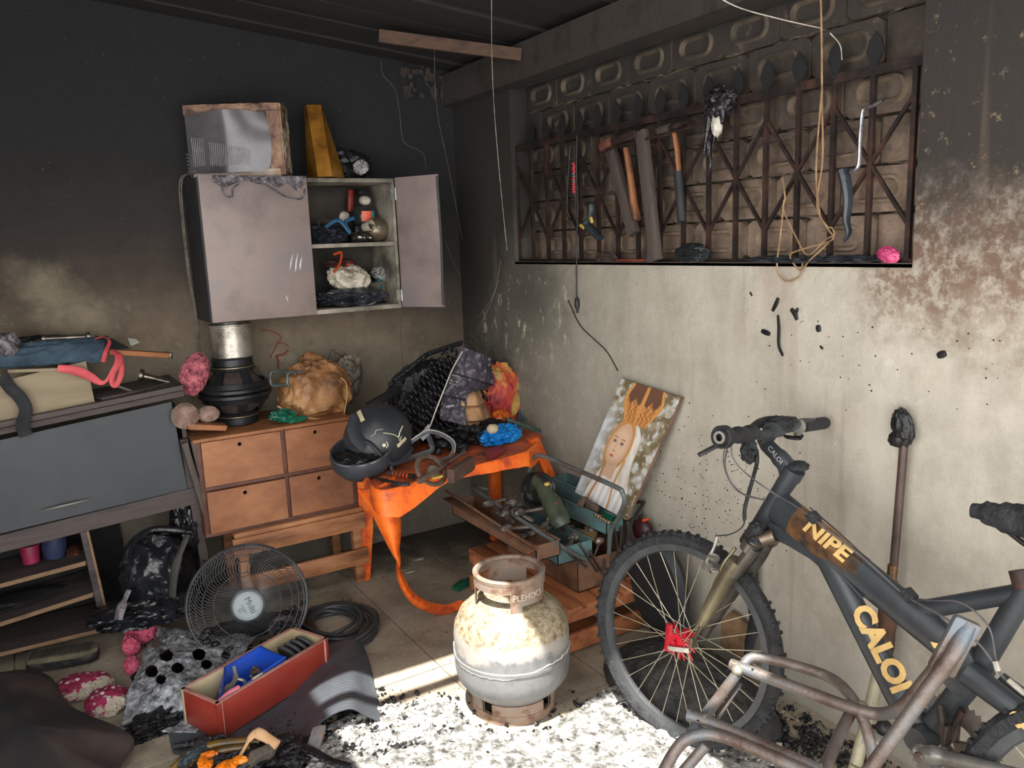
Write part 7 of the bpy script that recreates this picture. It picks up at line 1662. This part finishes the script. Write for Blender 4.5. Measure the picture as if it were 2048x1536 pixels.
cbt = sum(bot, V())/4; ib = [bm.verts.new(p.lerp(cbt, .05)+V((0, 0, th))) for p in bot]; ctp = sum(top_, V())/4; it = [bm.verts.new(p.lerp(ctp, .05)) for p in top_]
bm.faces.new(nb_[::-1]); bm.faces.new(ib)
for i in range(4):
    j = (i+1) % 4; bm.faces.new((nb_[i], nb_[j], nt_[j], nt_[i])); bm.faces.new((ib[i], it[i], it[j], ib[j])); bm.faces.new((nt_[i], nt_[j], it[j], it[i]))
bmesh.ops.recalc_face_normals(bm, faces=bm.faces)
tube(bm, [p for p in top_], .004, 6, closed=True)
solo('blue_tray', bm, M_bt, 'cobalt blue plastic tray tilted inside the red drawer', 'tray')
M_al = mat('bare_aluminium', [(140, 138, 132), (196, 194, 186)], 9, .35, .7, bs=.1)
bm = BM(); tube(bm, [DD(.075, .075, .095), DD(.11, .085, .10), DD(.15, .10, .11), DD(.17, .13, .135)], [.013, .012, .010, .006], 10, 5, flat=.5); tube(bm, [DD(.15, .10, .11), DD(.165, .075, .10), DD(.15, .05, .09)], .006, 8, 4)
for x_ in (.082, .108):
    lathe(bm, [(.006, -.004), (.013, -.004), (.013, .006), (.006, .006), (.006, -.004)], DD(x_, .078, .107), None, 20)
solo('brake_lever_casting', bm, M_al, 'bare aluminium brake lever lying in the blue tray', 'lever')
random.seed(61)
for k in range(9):
    c_ = DD(.19+.05*random.random(), .05+.06*random.random(), .078+.035*random.random()); bm = BM(); d_ = V((random.gauss(0, 1), random.gauss(0, 1), random.gauss(0, .5))).normalized()
    tube(bm, [c_-d_*.016, c_+d_*.012], .004, 8); tube(bm, [c_+d_*.012, c_+d_*.018], .008, 6); solo('rusty_bolt', bm, M_rust, 'small rusty bolt in the heap in the blue tray', 'bolt', 'rusty bolts in the blue tray')
M_sole = mat('dark_rubber_sole', [(54, 54, 58), (84, 84, 88)], 8, .6)
for k in range(4):
    c_ = DD(.375+.028*k, .09, .088); bm = BM(); lathe(bm, [(.0, -.006), (.045, -.006), (.05, 0), (.045, .006), (0, .006)], c_, RD @ Matrix.Rotation(pi/2-.5, 3, 'Y') @ Matrix.Rotation(0, 3, 'X'), 32)
    for v in bm.verts: v.co.z = max(v.co.z, .03)
    solo('rubber_disc', bm, M_sole, ('nearest to the blue tray', 'second from the blue tray', 'third from the blue tray', 'nearest to the end panel')[k]+' of four dark rubber discs stacked in the red drawer', 'disc', 'rubber discs in the red drawer')
bm = BM(); tube(bm, [DD(.02, .018, .118), DD(.06, .022, .125), DD(.10, .018, .128)], .008, 8, 5); solo('pink_foam_strip', bm, mat('rose_foam', [(190, 96, 120), (214, 128, 146)], 9, .6), 'rose pink foam strip along the near rim of the red drawer', 'strip')
bm = BM(); tube(bm, [DD(.15, .012, .132), DD(.19, .010, .134)], .004, 6, 4); solo('white_crumb', bm, M_wht, 'white crumb of plaster on the red drawer rim', 'crumb')
# ---- grey burnt crochet blanket with holes
M_cro = mat('silver_ash_cloth', [(50, 52, 57), (134, 137, 142), (190, 192, 196)], 40, .5, bs=.9, bscale=80, dist=.01)
qs = [at(318, 1265, z=.03), at(235, 1452, z=.03), at(392, 1462, z=.02), at(512, 1296, z=.02)]
holes = [(334, 1320), (390, 1315), (342, 1345), (302, 1345), (428, 1308), (396, 1345), (358, 1338), (450, 1330), (320, 1365), (300, 1375), (412, 1330)]
hs = [(333, 1311, 12), (398, 1309, 12), (303, 1343, 12), (355, 1336, 11), (413, 1329, 10), (322, 1359, 9), (452, 1310, 8), (312, 1289, 8)]
def crof(u, v):
    p = bil(qs, v, u); p = qs[0].lerp(qs[3], u).lerp(qs[1].lerp(qs[2], u), v)
    h = .05+.035*sin(pi*min(1, u*1.2))*sin(pi*v)+.03*noise.noise(V((u*4, v*5, 2)))+.008*fbm(V((u*16, v*16, 5)), 3, True)
    if v > .72: h -= .06*(v-.72)/.28
    p.z = max(.012, h); return p
bm = BM(); NU, NV = 90, 90
sheet(bm, crof, NU, NV, .006)
hp = []
def toPix(p):
    q = p-CAM; z = q.dot(FW); return 1024+F_PX*q.dot(RT)/z, 768-F_PX*q.dot(UP)/z
kill = []
for v in bm.verts:
    x_, y_ = toPix(v.co)
    for (hx2, hy2, hr2) in hs:
        d = math.hypot((x_-hx2)/1.1, y_-hy2)
        if d < hr2*.9: kill.append(v); break
bmesh.ops.delete(bm, geom=kill, context='VERTS')
solo('burnt_crochet_blanket', bm, M_cro, 'silver grey burnt crochet cloth full of round holes left of the red drawer', 'blanket')
bm = BM(); blob(bm, at(390, 1330, z=.0)+V((0, 0, .008)), (.20, .16, .016), 155, .4, 2.4, 4, zmin=.0035); solo('burnt_underlay', bm, M_blackp, 'black charred layer lying under the crochet cloth', 'debris')
bm = BM(); blob(bm, at(330, 1435, z=.012), (.13, .07, .03), 156, .6, 2.6, 5, zmin=.0035, R=RZ(.4)); solo('black_clinker', bm, M_coal, 'black clinker lump at the near edge of the crochet cloth', 'debris')
# ---- pink scarf, polka cloth
M_pk = mat('pink_knit', [(196, 78, 108), (226, 112, 138)], 20, .8, bs=.8, bscale=120, dist=.006)
bm = BM(); blob(bm, at(282, 1262, z=.05), (.055, .05, .045), 161, .4, 2.2, 5, zmin=.004); blob(bm, at(262, 1290, z=.035), (.03, .05, .035), 162, .5, 2.4, 4, zmin=.004); blob(bm, at(264, 1330, z=.02), (.028, .055, .025), 163, .4, 2.4, 4, zmin=.004); solo('pink_knit_scarf', bm, M_pk, 'bright pink knitted scarf above the crochet cloth', 'scarf')
def polka():
    g = NG('polka_dot_cloth'); v = g.vor(42); n = g.noise(6, 5, .6)
    c = g.mix(g.step(v, .28, .33, 0, 1), (200, 178, 178), (138, 34, 70)); c = g.mix(g.step(n, .50, .53), c, (168, 156, 142)); 
    d = g.vor(85); c = g.mix(g.m_('MULTIPLY', g.step(d, .16, .2, 1, 0), g.step(n, .50, .53)), c, (40, 34, 34))
    return g.out(c, .85, g.noise(80, 4), .5, .005)
M_pol = polka()
bm = BM(); blob(bm, at(165, 1372, z=.03), (.095, .07, .035), 171, .3, 1.8, 5, zmin=.004, R=RZ(-.4)); solo('polka_dot_cloth', bm, M_pol, 'crimson polka dot cloth with pale backing, the farther of two crumpled pieces', 'cloth', 'polka dot cloths')
bm = BM(); blob(bm, at(215, 1402, z=.03), (.065, .075, .038), 172, .3, 1.8, 5, zmin=.004); solo('polka_dot_cloth', bm, M_pol, 'crimson polka dot cloth nearest the grey crochet cloth', 'cloth', 'polka dot cloths')
# ---- shoe sole up
sh_ = thing('shoe', 'shoe lying sole up on the floor under the sideboard', 'shoe', at(120, 1340, z=0))
a_, b_ = at(55, 1330, z=.03), at(198, 1305, z=.03); d_ = (b_-a_); up_ = V((0, 0, 1)); s_ = d_.cross(up_).normalized()
def out2(zz, k):
    pts = []
    for t, w_ in ((0, .02), (.04, .034), (.2, .040), (.42, .034), (.7, .046), (.9, .042), (1, .018)): pts.append((t, w_*k))
    return [a_+d_*t+s_*w_+V((0, 0, zz)) for t, w_ in pts]+[a_+d_*t-s_*w_+V((0, 0, zz)) for t, w_ in pts[::-1]]
bm = BM(); prism(bm, out2(.012, 1), (0, 0, .020), .005); part('sole', bm, mat('beige_sole', [(70, 64, 52), (128, 118, 96)], 7, .8), sh_, label='beige ribbed sole')
bm = BM()
for k in range(22):
    t = .06+.04*k; w_ = .036 if t < .5 else .042; bar(bm, a_+d_*t+s_*w_*.9+V((0, 0, .034)), a_+d_*t-s_*w_*.9+V((0, 0, .034)), .005, .004)
part('tread_ridge', bm, M_sole if False else mat('tread_dark', [(44, 42, 40), (84, 78, 68)], 9, .8), sh_)
bm = BM(); prism(bm, out2(-.022, .9), (0, 0, .035), .008); part('upper', bm, M_blackp, sh_)
# ---- dark sheet bottom left
dk = [at(-60, 1330, z=.16), at(95, 1345, z=.17), at(268, 1478, z=.07), at(230, 1600, z=.05), ]
def dkf(u, v):
    p = bil([at(-90, 1335, z=.15), at(150, 1395, z=.13), at(265, 1480, z=.07), at(-80, 1700, z=.08)], u, v)
    p.z += .05*sin(pi*u)*sin(pi*min(1, v+.2))+.015*noise.noise(V((u*3, v*3, 1))); return p
op = [(0, 1300+45), (40, 1340), (90, 1347), (115, 1370), (130, 1398), (150, 1418), (190, 1436), (228, 1452), (258, 1470), (268, 1482), (250, 1505), (225, 1540), (200, 1580), (-100, 1620), (-100, 1345)]
bm = BM()
cz = lambda x_, y_: .05+.09*max(0, 1-x_/300)
P2 = [at(x_, y_, z=cz(x_, y_)) for x_, y_ in op]
cen = at(60, 1470, z=.17)
rings_ = []
for r_ in range(13):
    t = r_/12; rings_.append([bm.verts.new(p.lerp(cen, 1-t)+V((0, 0, .03*math.sqrt(max(0, 1-t*t))+.012*t*noise.noise(V((p.x*7, p.y*7, t*3)))))) for p in smoothpts(P2, 4, True)])
for r_ in range(12):
    A, B = rings_[r_], rings_[r_+1]
    for j in range(len(A)): bm.faces.new((A[j], A[(j+1) % len(A)], B[(j+1) % len(A)], B[j]))
bmesh.ops.remove_doubles(bm, verts=bm.verts, dist=1e-5)
bmesh.ops.recalc_face_normals(bm, faces=bm.faces)
low = bmesh.ops.extrude_face_region(bm, geom=bm.faces[:])
for v in [g for g in low['geom'] if isinstance(g, bmesh.types.BMVert)]: v.co.z -= .02
solo('charcoal_cushion', bm, mat('charcoal_leather', [(32, 36, 40), (50, 46, 46), (78, 66, 62)], 3.5, .6, bs=.1, bscale=10), 'large charcoal leatherette cushion in the lower left corner', 'cushion')
# ---- burnt mess at the bottom edge
ms = thing('charred_bundle', 'charred bundle with molten orange plastic at the bottom edge of the floor', 'debris', at(470, 1530, z=0))
bm = BM(); blob(bm, at(470, 1555, z=.02), (.20, .10, .065), 181, .5, 2.4, 5, zmin=.004, R=RZ(.1)); part('charred_body', bm, M_coal, ms)
bm = BM(); tube(bm, [at(345, 1540, z=.05), at(380, 1508, z=.07), at(430, 1490, z=.085), at(480, 1484, z=.085), at(520, 1482, z=.08)], .014, 10, 6); tube(bm, [at(360, 1560, z=.05), at(400, 1520, z=.075), at(450, 1500, z=.09), at(500, 1495, z=.09)], .010, 10, 6); part('amber_strand', bm, mat('amber_char', [(40, 30, 16), (110, 80, 26), (60, 50, 40)], 9, .3), ms)
bm = BM(); random.seed(71)
for k in range(9):
    x_, y_ = random.choice([(420, 1508), (408, 1525), (470, 1520), (485, 1528), (435, 1515), (455, 1530)]); blob(bm, at(x_+random.uniform(-10, 10), y_+random.uniform(-4, 6), z=.095), (.022, .012, .010), k, .6, 2.4, 3, R=RZ(random.uniform(0, 3)))
part('orange_drip', bm, mat('molten_orange', [(190, 84, 10), (240, 140, 30)], 14, .25, bs=.4), ms)
bm = BM(); tube(bm, [at(480, 1512, z=.09), at(505, 1470, z=.12), at(520, 1468, z=.125), at(555, 1490, z=.11)], [.006, .012, .016, .014], 8, 5, flat=.5); part('bent_card', bm, M_pap, ms)
bm = BM(); box(bm, at(520, 1520, z=.07), (.075, .03, .09), R3(.5, .1, .3), .004); part('charred_stump', bm, mat('grained_char', [(40, 34, 30), (96, 88, 80)], 20, .7, bs=.6, stretch=(1, 1, .2)), ms)
bm = BM(); blob(bm, at(390, 1510, z=.08), (.05, .02, .02), 9, .4, 2, 4, R=RZ(.4)); part('grey_lump', bm, M_gun, ms)
bm = BM(); tube(bm, [at(350, 1492, z=.03), at(400, 1484, z=.035), at(450, 1470, z=.04)], [.012, .018, .010], 8, 6); solo('charred_stick', bm, M_coal, 'charred stick lying across the near corner of the ribbed mat', 'stick')
for k, (a, b, r_, l) in enumerate((((560, 1475, .05), (700, 1536, .03), .022, 'long charred board running from the red drawer to the ash'), ((640, 1452, .06), (622, 1512, .02), .03, 'upright grey clinker flake with orange edge by the mat'))):
    bm = BM(); bar(bm, at(a[0], a[1], z=a[2]), at(b[0], b[1], z=b[2]), r_*1.4, r_*.5, V((0, 0, 1)), .004)
    bmesh.ops.subdivide_edges(bm, edges=bm.edges[:], cuts=3, use_grid_fill=True)
    for v in bm.verts: v.co += V((1, 1, 1))*.006*noise.noise(v.co*40)
    solo(('charred_board', 'clinker_flake')[k], bm, M_coal if k == 0 else mat('grey_orange_clinker', [(60, 62, 66), (110, 110, 112), (150, 96, 60)], 16, .8, bs=.6), l, 'debris')
# ---- ash and rubble
M_ash = mat('white_ash', [(70, 69, 68), (150, 147, 143), (196, 192, 186)], 50, .95, bs=.6, bscale=80, dist=.01)
M_ashd = mat('grey_ash', [(52, 50, 48), (104, 100, 96)], 22, .95, bs=.6, bscale=80)
random.seed(91)
ashpoly = [at(*p, z=0) for p in ((640, 1470), (700, 1440), (780, 1420), (850, 1400), (900, 1405), (960, 1470), (1090, 1465), (1150, 1430), (1245, 1370), (1300, 1400), (1370, 1470), (1560, 1480), (1560, 1620), (600, 1620))]
def inpoly(x, y, poly):
    c = False; j = len(poly)-1
    for i in range(len(poly)):
        a, b = poly[i], poly[j]
        if (a.y > y) != (b.y > y) and x < (b.x-a.x)*(y-a.y)/(b.y-a.y)+a.x: c = not c
        j = i
    return c
xs = [p.x for p in ashpoly]; ys_ = [p.y for p in ashpoly]
# a thin ash drift as displaced sheet
bm = BM(); NX, NY = 170, 150; x0_, x1_, y0_, y1_ = min(xs)-.05, max(xs)+.05, min(ys_), max(ys_)+.05
grid = {}
def ashh(x, y):
    ins = inpoly(x+.02*noise.noise(V((x*14, y*14, 0))), y+.02*noise.noise(V((x*14, y*14, 5))), ashpoly)
    h = .007+.012*fbm(V((x*11, y*11, 1)), 4, True)+.006*fbm(V((x*36, y*36, 3)), 3, True)
    d = math.hypot(x-gx, y-gy)
    if d < .2: h = min(h, .004)+.0
    return (h if ins else -.02)
for i in range(NX+1):
    for j in range(NY+1):
        x = x0_+(x1_-x0_)*i/NX; y = y0_+(y1_-y0_)*j/NY; h = ashh(x, y)
        grid[i, j] = bm.verts.new((x, y, max(h, -.02)))
for i in range(NX):
    for j in range(NY):
        q = [grid[i, j], grid[i+1, j], grid[i+1, j+1], grid[i, j+1]]
        if max(v.co.z for v in q) > -.0: bm.faces.new(q)
bmesh.ops.delete(bm, geom=[v for v in bm.verts if not v.link_faces], context='VERTS')
for v in bm.verts: v.co.z = max(v.co.z, .0038)
me_ash = finish(bm, 'ash_drift', mat('mixed_ash', [(30, 30, 30), (100, 98, 96), (168, 165, 160), (200, 196, 190)], 34, .95, bs=1, bscale=120, dist=.012, sharp=.8)); o = part('ash_drift', me_ash, None); tag(o, 'pale drift of ash covering the sunlit floor around the gas cylinder', 'ash'); o['kind'] = 'stuff'
def chips(nm, n, fn_, m, s0, s1, lab, seed, flat=.5):
    random.seed(seed); vs, fs = [], []
    for k in range(n):
        x, y, z = fn_()
        if x is None: continue
        s = s0+(s1-s0)*random.random()**2.2; R = Matrix.Rotation(random.uniform(0, 6.3), 3, 'Z') @ Matrix.Rotation(random.gauss(0, .5), 3, 'X') @ Matrix.Rotation(random.gauss(0, .5), 3, 'Y'); b = len(vs)
        for dx, dy, dz in ((1, 0, .2), (.3, .9, .5), (-.8, .6, .1), (-.9, -.5, .3), (.2, -1, .2), (0, 0, 1), (.4, .3, -1), (-.5, -.1, -.8)):
            j = random.uniform(.7, 1.2); p = R @ V((dx*s*j, dy*s*j*.8, dz*s*flat*j)); vs.append((x+p.x, y+p.y, max(.0036, z+s*flat*.6+p.z)))
        for f in ((0, 1, 5), (1, 2, 5), (2, 3, 5), (3, 4, 5), (4, 0, 5), (1, 0, 6), (2, 1, 6), (3, 2, 7), (4, 3, 7), (0, 4, 7), (0, 7, 6), (2, 6, 7)): fs.append(tuple(b+i for i in f))
    me = bpy.data.meshes.new(nm); me.from_pydata(vs, [], fs); me.materials.append(m); me.update()
    o = part(nm, me, None); tag(o, lab, 'rubble'); o['kind'] = 'stuff'; return o
def in_ash():
    for _ in range(20):
        x, y = random.uniform(x0_, x1_), random.uniform(y0_, y1_)
        if inpoly(x, y, ashpoly) and math.hypot(x-gx, y-gy) > .16: return x, y, .006
    return None, 0, 0
chips('ash_chip', 7500, in_ash, M_ash, .002, .012, 'countless small pale ash chips on the sunlit floor', 5)
chips('ash_lump', 650, in_ash, M_ash, .010, .024, 'pale broken ash lumps scattered on the sunlit floor', 6)
def in_dark():
    r = random.random()
    if r < .5: p = at(random.gauss(750, 75), random.gauss(1480, 32), z=0)
    elif r < .75: p = at(random.gauss(1600, 110), random.gauss(1500, 45), z=0)
    else: p = at(random.uniform(600, 1560), random.uniform(1380, 1600), z=0)
    return (p.x, p.y, .006) if p.x < -.03 else (None, 0, 0)
chips('charred_chip', 5500, in_dark, M_blackp, .002, .014, 'countless black charred chips among the ash', 7, .6)
def in_floor():
    x, y = random.uniform(-2.2, -.04), random.uniform(-1.6, -.04); return x, y, .002
chips('floor_crumb', 1500, in_floor, M_ashd, .0012, .005, 'fine grey crumbs strewn over the tiles', 8)
chips('pale_floor_crumb', 500, in_floor, M_ash, .001, .004, 'fine pale crumbs strewn over the tiles', 9)
def in_right():
    y = random.uniform(-3.4, -2.2); return random.uniform(-.5, -.03), y, .003
chips('wall_foot_rubble', 900, in_right, mat('earthy_rubble', [(84, 72, 62), (150, 134, 112)], 20, .9), .002, .014, 'earthy rubble along the foot of the right wall behind the bicycle', 10)
# larger rubble pieces as things
random.seed(14)
for k in range(46):
    x, y, z = in_ash()
    if x is None: continue
    bm = BM(); s = random.uniform(.018, .036); blob(bm, (x, y, .012), (s, s*random.uniform(.5, .9), s*random.uniform(.3, .55)), k, .55, 2.2, 3, R=RZ(random.uniform(0, 3)), zmin=.0038)
    solo('ash_clod', bm, M_ash, 'pale clod of ash, one of the larger pieces on the sunlit floor', 'clod', 'pale ash clods on the floor')
# dark burnt mound behind the front wheel
bm = BM(); mcn = at(1400, 1400, z=0); mcn = V((-.26, -1.98, 0))
R_ = 90; g = {}
for i in range(R_+1):
    for j in range(R_+1):
        u, v = i/R_*2-1, j/R_*2-1; x, y = mcn.x+u*.21, mcn.y+v*.36; d = math.hypot(u, v)
        h = .15*max(0, 1-d*d)**.8*(1+.15*noise.noise(V((x*6, y*6, 2))))+.014*fbm(V((x*24, y*24, 4)), 4, True)*ss(1.1, .8, d); g[i, j] = bm.verts.new((min(x, -.012), y, h)) if d < 1.05 else None
for i in range(R_):
    for j in range(R_):
        q = [g[i, j], g[i+1, j], g[i+1, j+1], g[i, j+1]]
        if all(q): bm.faces.new(q)
for v in bm.verts: v.co.z = max(v.co.z, .0038)
solo('burnt_mound', bm, mat('burnt_mound_black', [(22, 22, 23), (58, 56, 54), (40, 38, 37)], 16, .85, bs=.9, bscale=60, dist=.012), 'mound of black burnt rubber and ash behind the front wheel', 'mound')
# planks behind wheel, on the floor and against the wall
for k, (a, b, w_, l) in enumerate((((1130, 1262, .05), (1262, 1222, .05), .06, 'orange brown plank lying right of the gas cylinder under the crate'), ((1220, 1310, .02), (1330, 1300, .04), .07, 'scorched tan board seen through the front wheel'))):
    bm = BM(); bar(bm, at(a[0], a[1], z=a[2]), at(b[0], b[1], z=b[2]), w_, .012, V((0, 0, 1)) if k < 2 else V((1, 0, 0)), .002)
    for v in bm.verts: v.co.x = min(v.co.x, -.015); v.co.z = max(v.co.z, .004)
    solo('scorched_board', bm, M_crt if k == 0 else mat('scorched_tan_board', [(84, 64, 46), (156, 124, 90)], 8, .8, bs=.3), l, 'board')
bm = BM(); prism(bm, [at(1442, 1240, x=-.03), at(1462, 1222, x=-.03), at(1496, 1250, x=-.03), at(1508, 1335, x=-.03), at(1478, 1318, x=-.03), at(1440, 1290, x=-.03)], (.014, 0, 0), .002); solo('torn_cardboard', bm, mat('scorched_tan_board', None), 'torn tan cardboard piece against the wall seen between the fork and the rim', 'cardboard')
bm = BM(); prism(bm, [at(1570, 1372, z=.02), at(1620, 1388, z=.03), at(1735, 1425, z=.02), at(1722, 1470, z=.004), at(1640, 1415, z=.004)], (0, .02, .01)); solo('peeling_skirting', bm, mat('peeled_orange_plaster', [(120, 80, 58), (196, 170, 140)], 12, .85, bs=.5), 'peeled orange stained strip along the wall foot behind the rack', 'strip')
for k, (x_, y_, l) in enumerate(((1010, 1228, 'x'),)):
    pass
bm = BM(); prism(bm, [at(905, 1180, z=.006), at(918, 1168, z=.006), at(945, 1160, z=.006), at(940, 1172, z=.006), at(918, 1184, z=.006)], (0, 0, .02), .003); solo('green_shard', bm, mat('emerald_plastic', [(14, 74, 58), (34, 120, 94)], 9, .3), 'green plastic shard on the floor left of the gas cylinder collar', 'shard')
for k, (x_, y_, l) in enumerate(((838, 1118, 'longer pale flake on the floor inside the curled table leg'), (820, 1143, 'shorter pale flake on the floor inside the curled table leg'))):
    bm = BM(); blob(bm, at(x_, y_, z=.008), (.028, .012, .004), 30+k, .4, 2, 3, zmin=.0038); solo('pale_flake', bm, M_wht, l, 'flake')
pw = thing('withered_sprig', 'small withered plant sprig with red tips on the floor above the cable coil', 'plant', at(690, 1212, z=.0))
random.seed(17); bm = BM(); bm2 = BM()
for k in range(22):
    c_ = at(690+random.gauss(0, 13), 1212+random.gauss(0, 6), z=.012); d_ = V((random.gauss(0, 1), random.gauss(0, 1), random.random())).normalized()
    tube(bm if k % 3 else bm2, [c_, c_+d_*.018], lambda t: .003*(1-t)+.0008, 5)
for b_ in (bm, bm2):
    for v in b_.verts: v.co.z = max(v.co.z, .004)
part('red_leaf', bm, mat('dull_red_leaf', [(110, 40, 40), (84, 60, 40)], 30, .8), pw); part('yellow_green_leaf', bm2, mat('yellow_leaf', [(150, 140, 50), (110, 104, 50)], 30, .8), pw)
bm = BM(); tube(bm, [at(395, 1283, z=.03), at(440, 1280, z=.035), at(470, 1275, z=.035), at(500, 1272, z=.03)], .004, 6, 5); solo('pale_twig', bm, M_gedge, 'pale yellow twig lying in front of the fan guard', 'twig')
bm = BM(); blob(bm, at(480, 1262, z=.02), (.22, .06, .035), 191, .6, 2.6, 5, zmin=.0038); solo('melted_fan_base', bm, M_coal, 'shiny black melted plastic around the foot of the fan guard', 'debris')
bm = BM(); blob(bm, at(565, 1252, z=.05), (.05, .03, .035), 192, .6, 2.6, 4, zmin=.0038); solo('foil_scrap', bm, M_melt, 'shiny grey scrap between the fan guard and the red drawer', 'scrap')
bm = BM(); blob(bm, at(1130, 1100, z=.0)+V((.0, .25, 0)), (.001, .001, .001), 1, 0, 1, 1); bm.free()
# tiles get darker towards the corner in the tile material
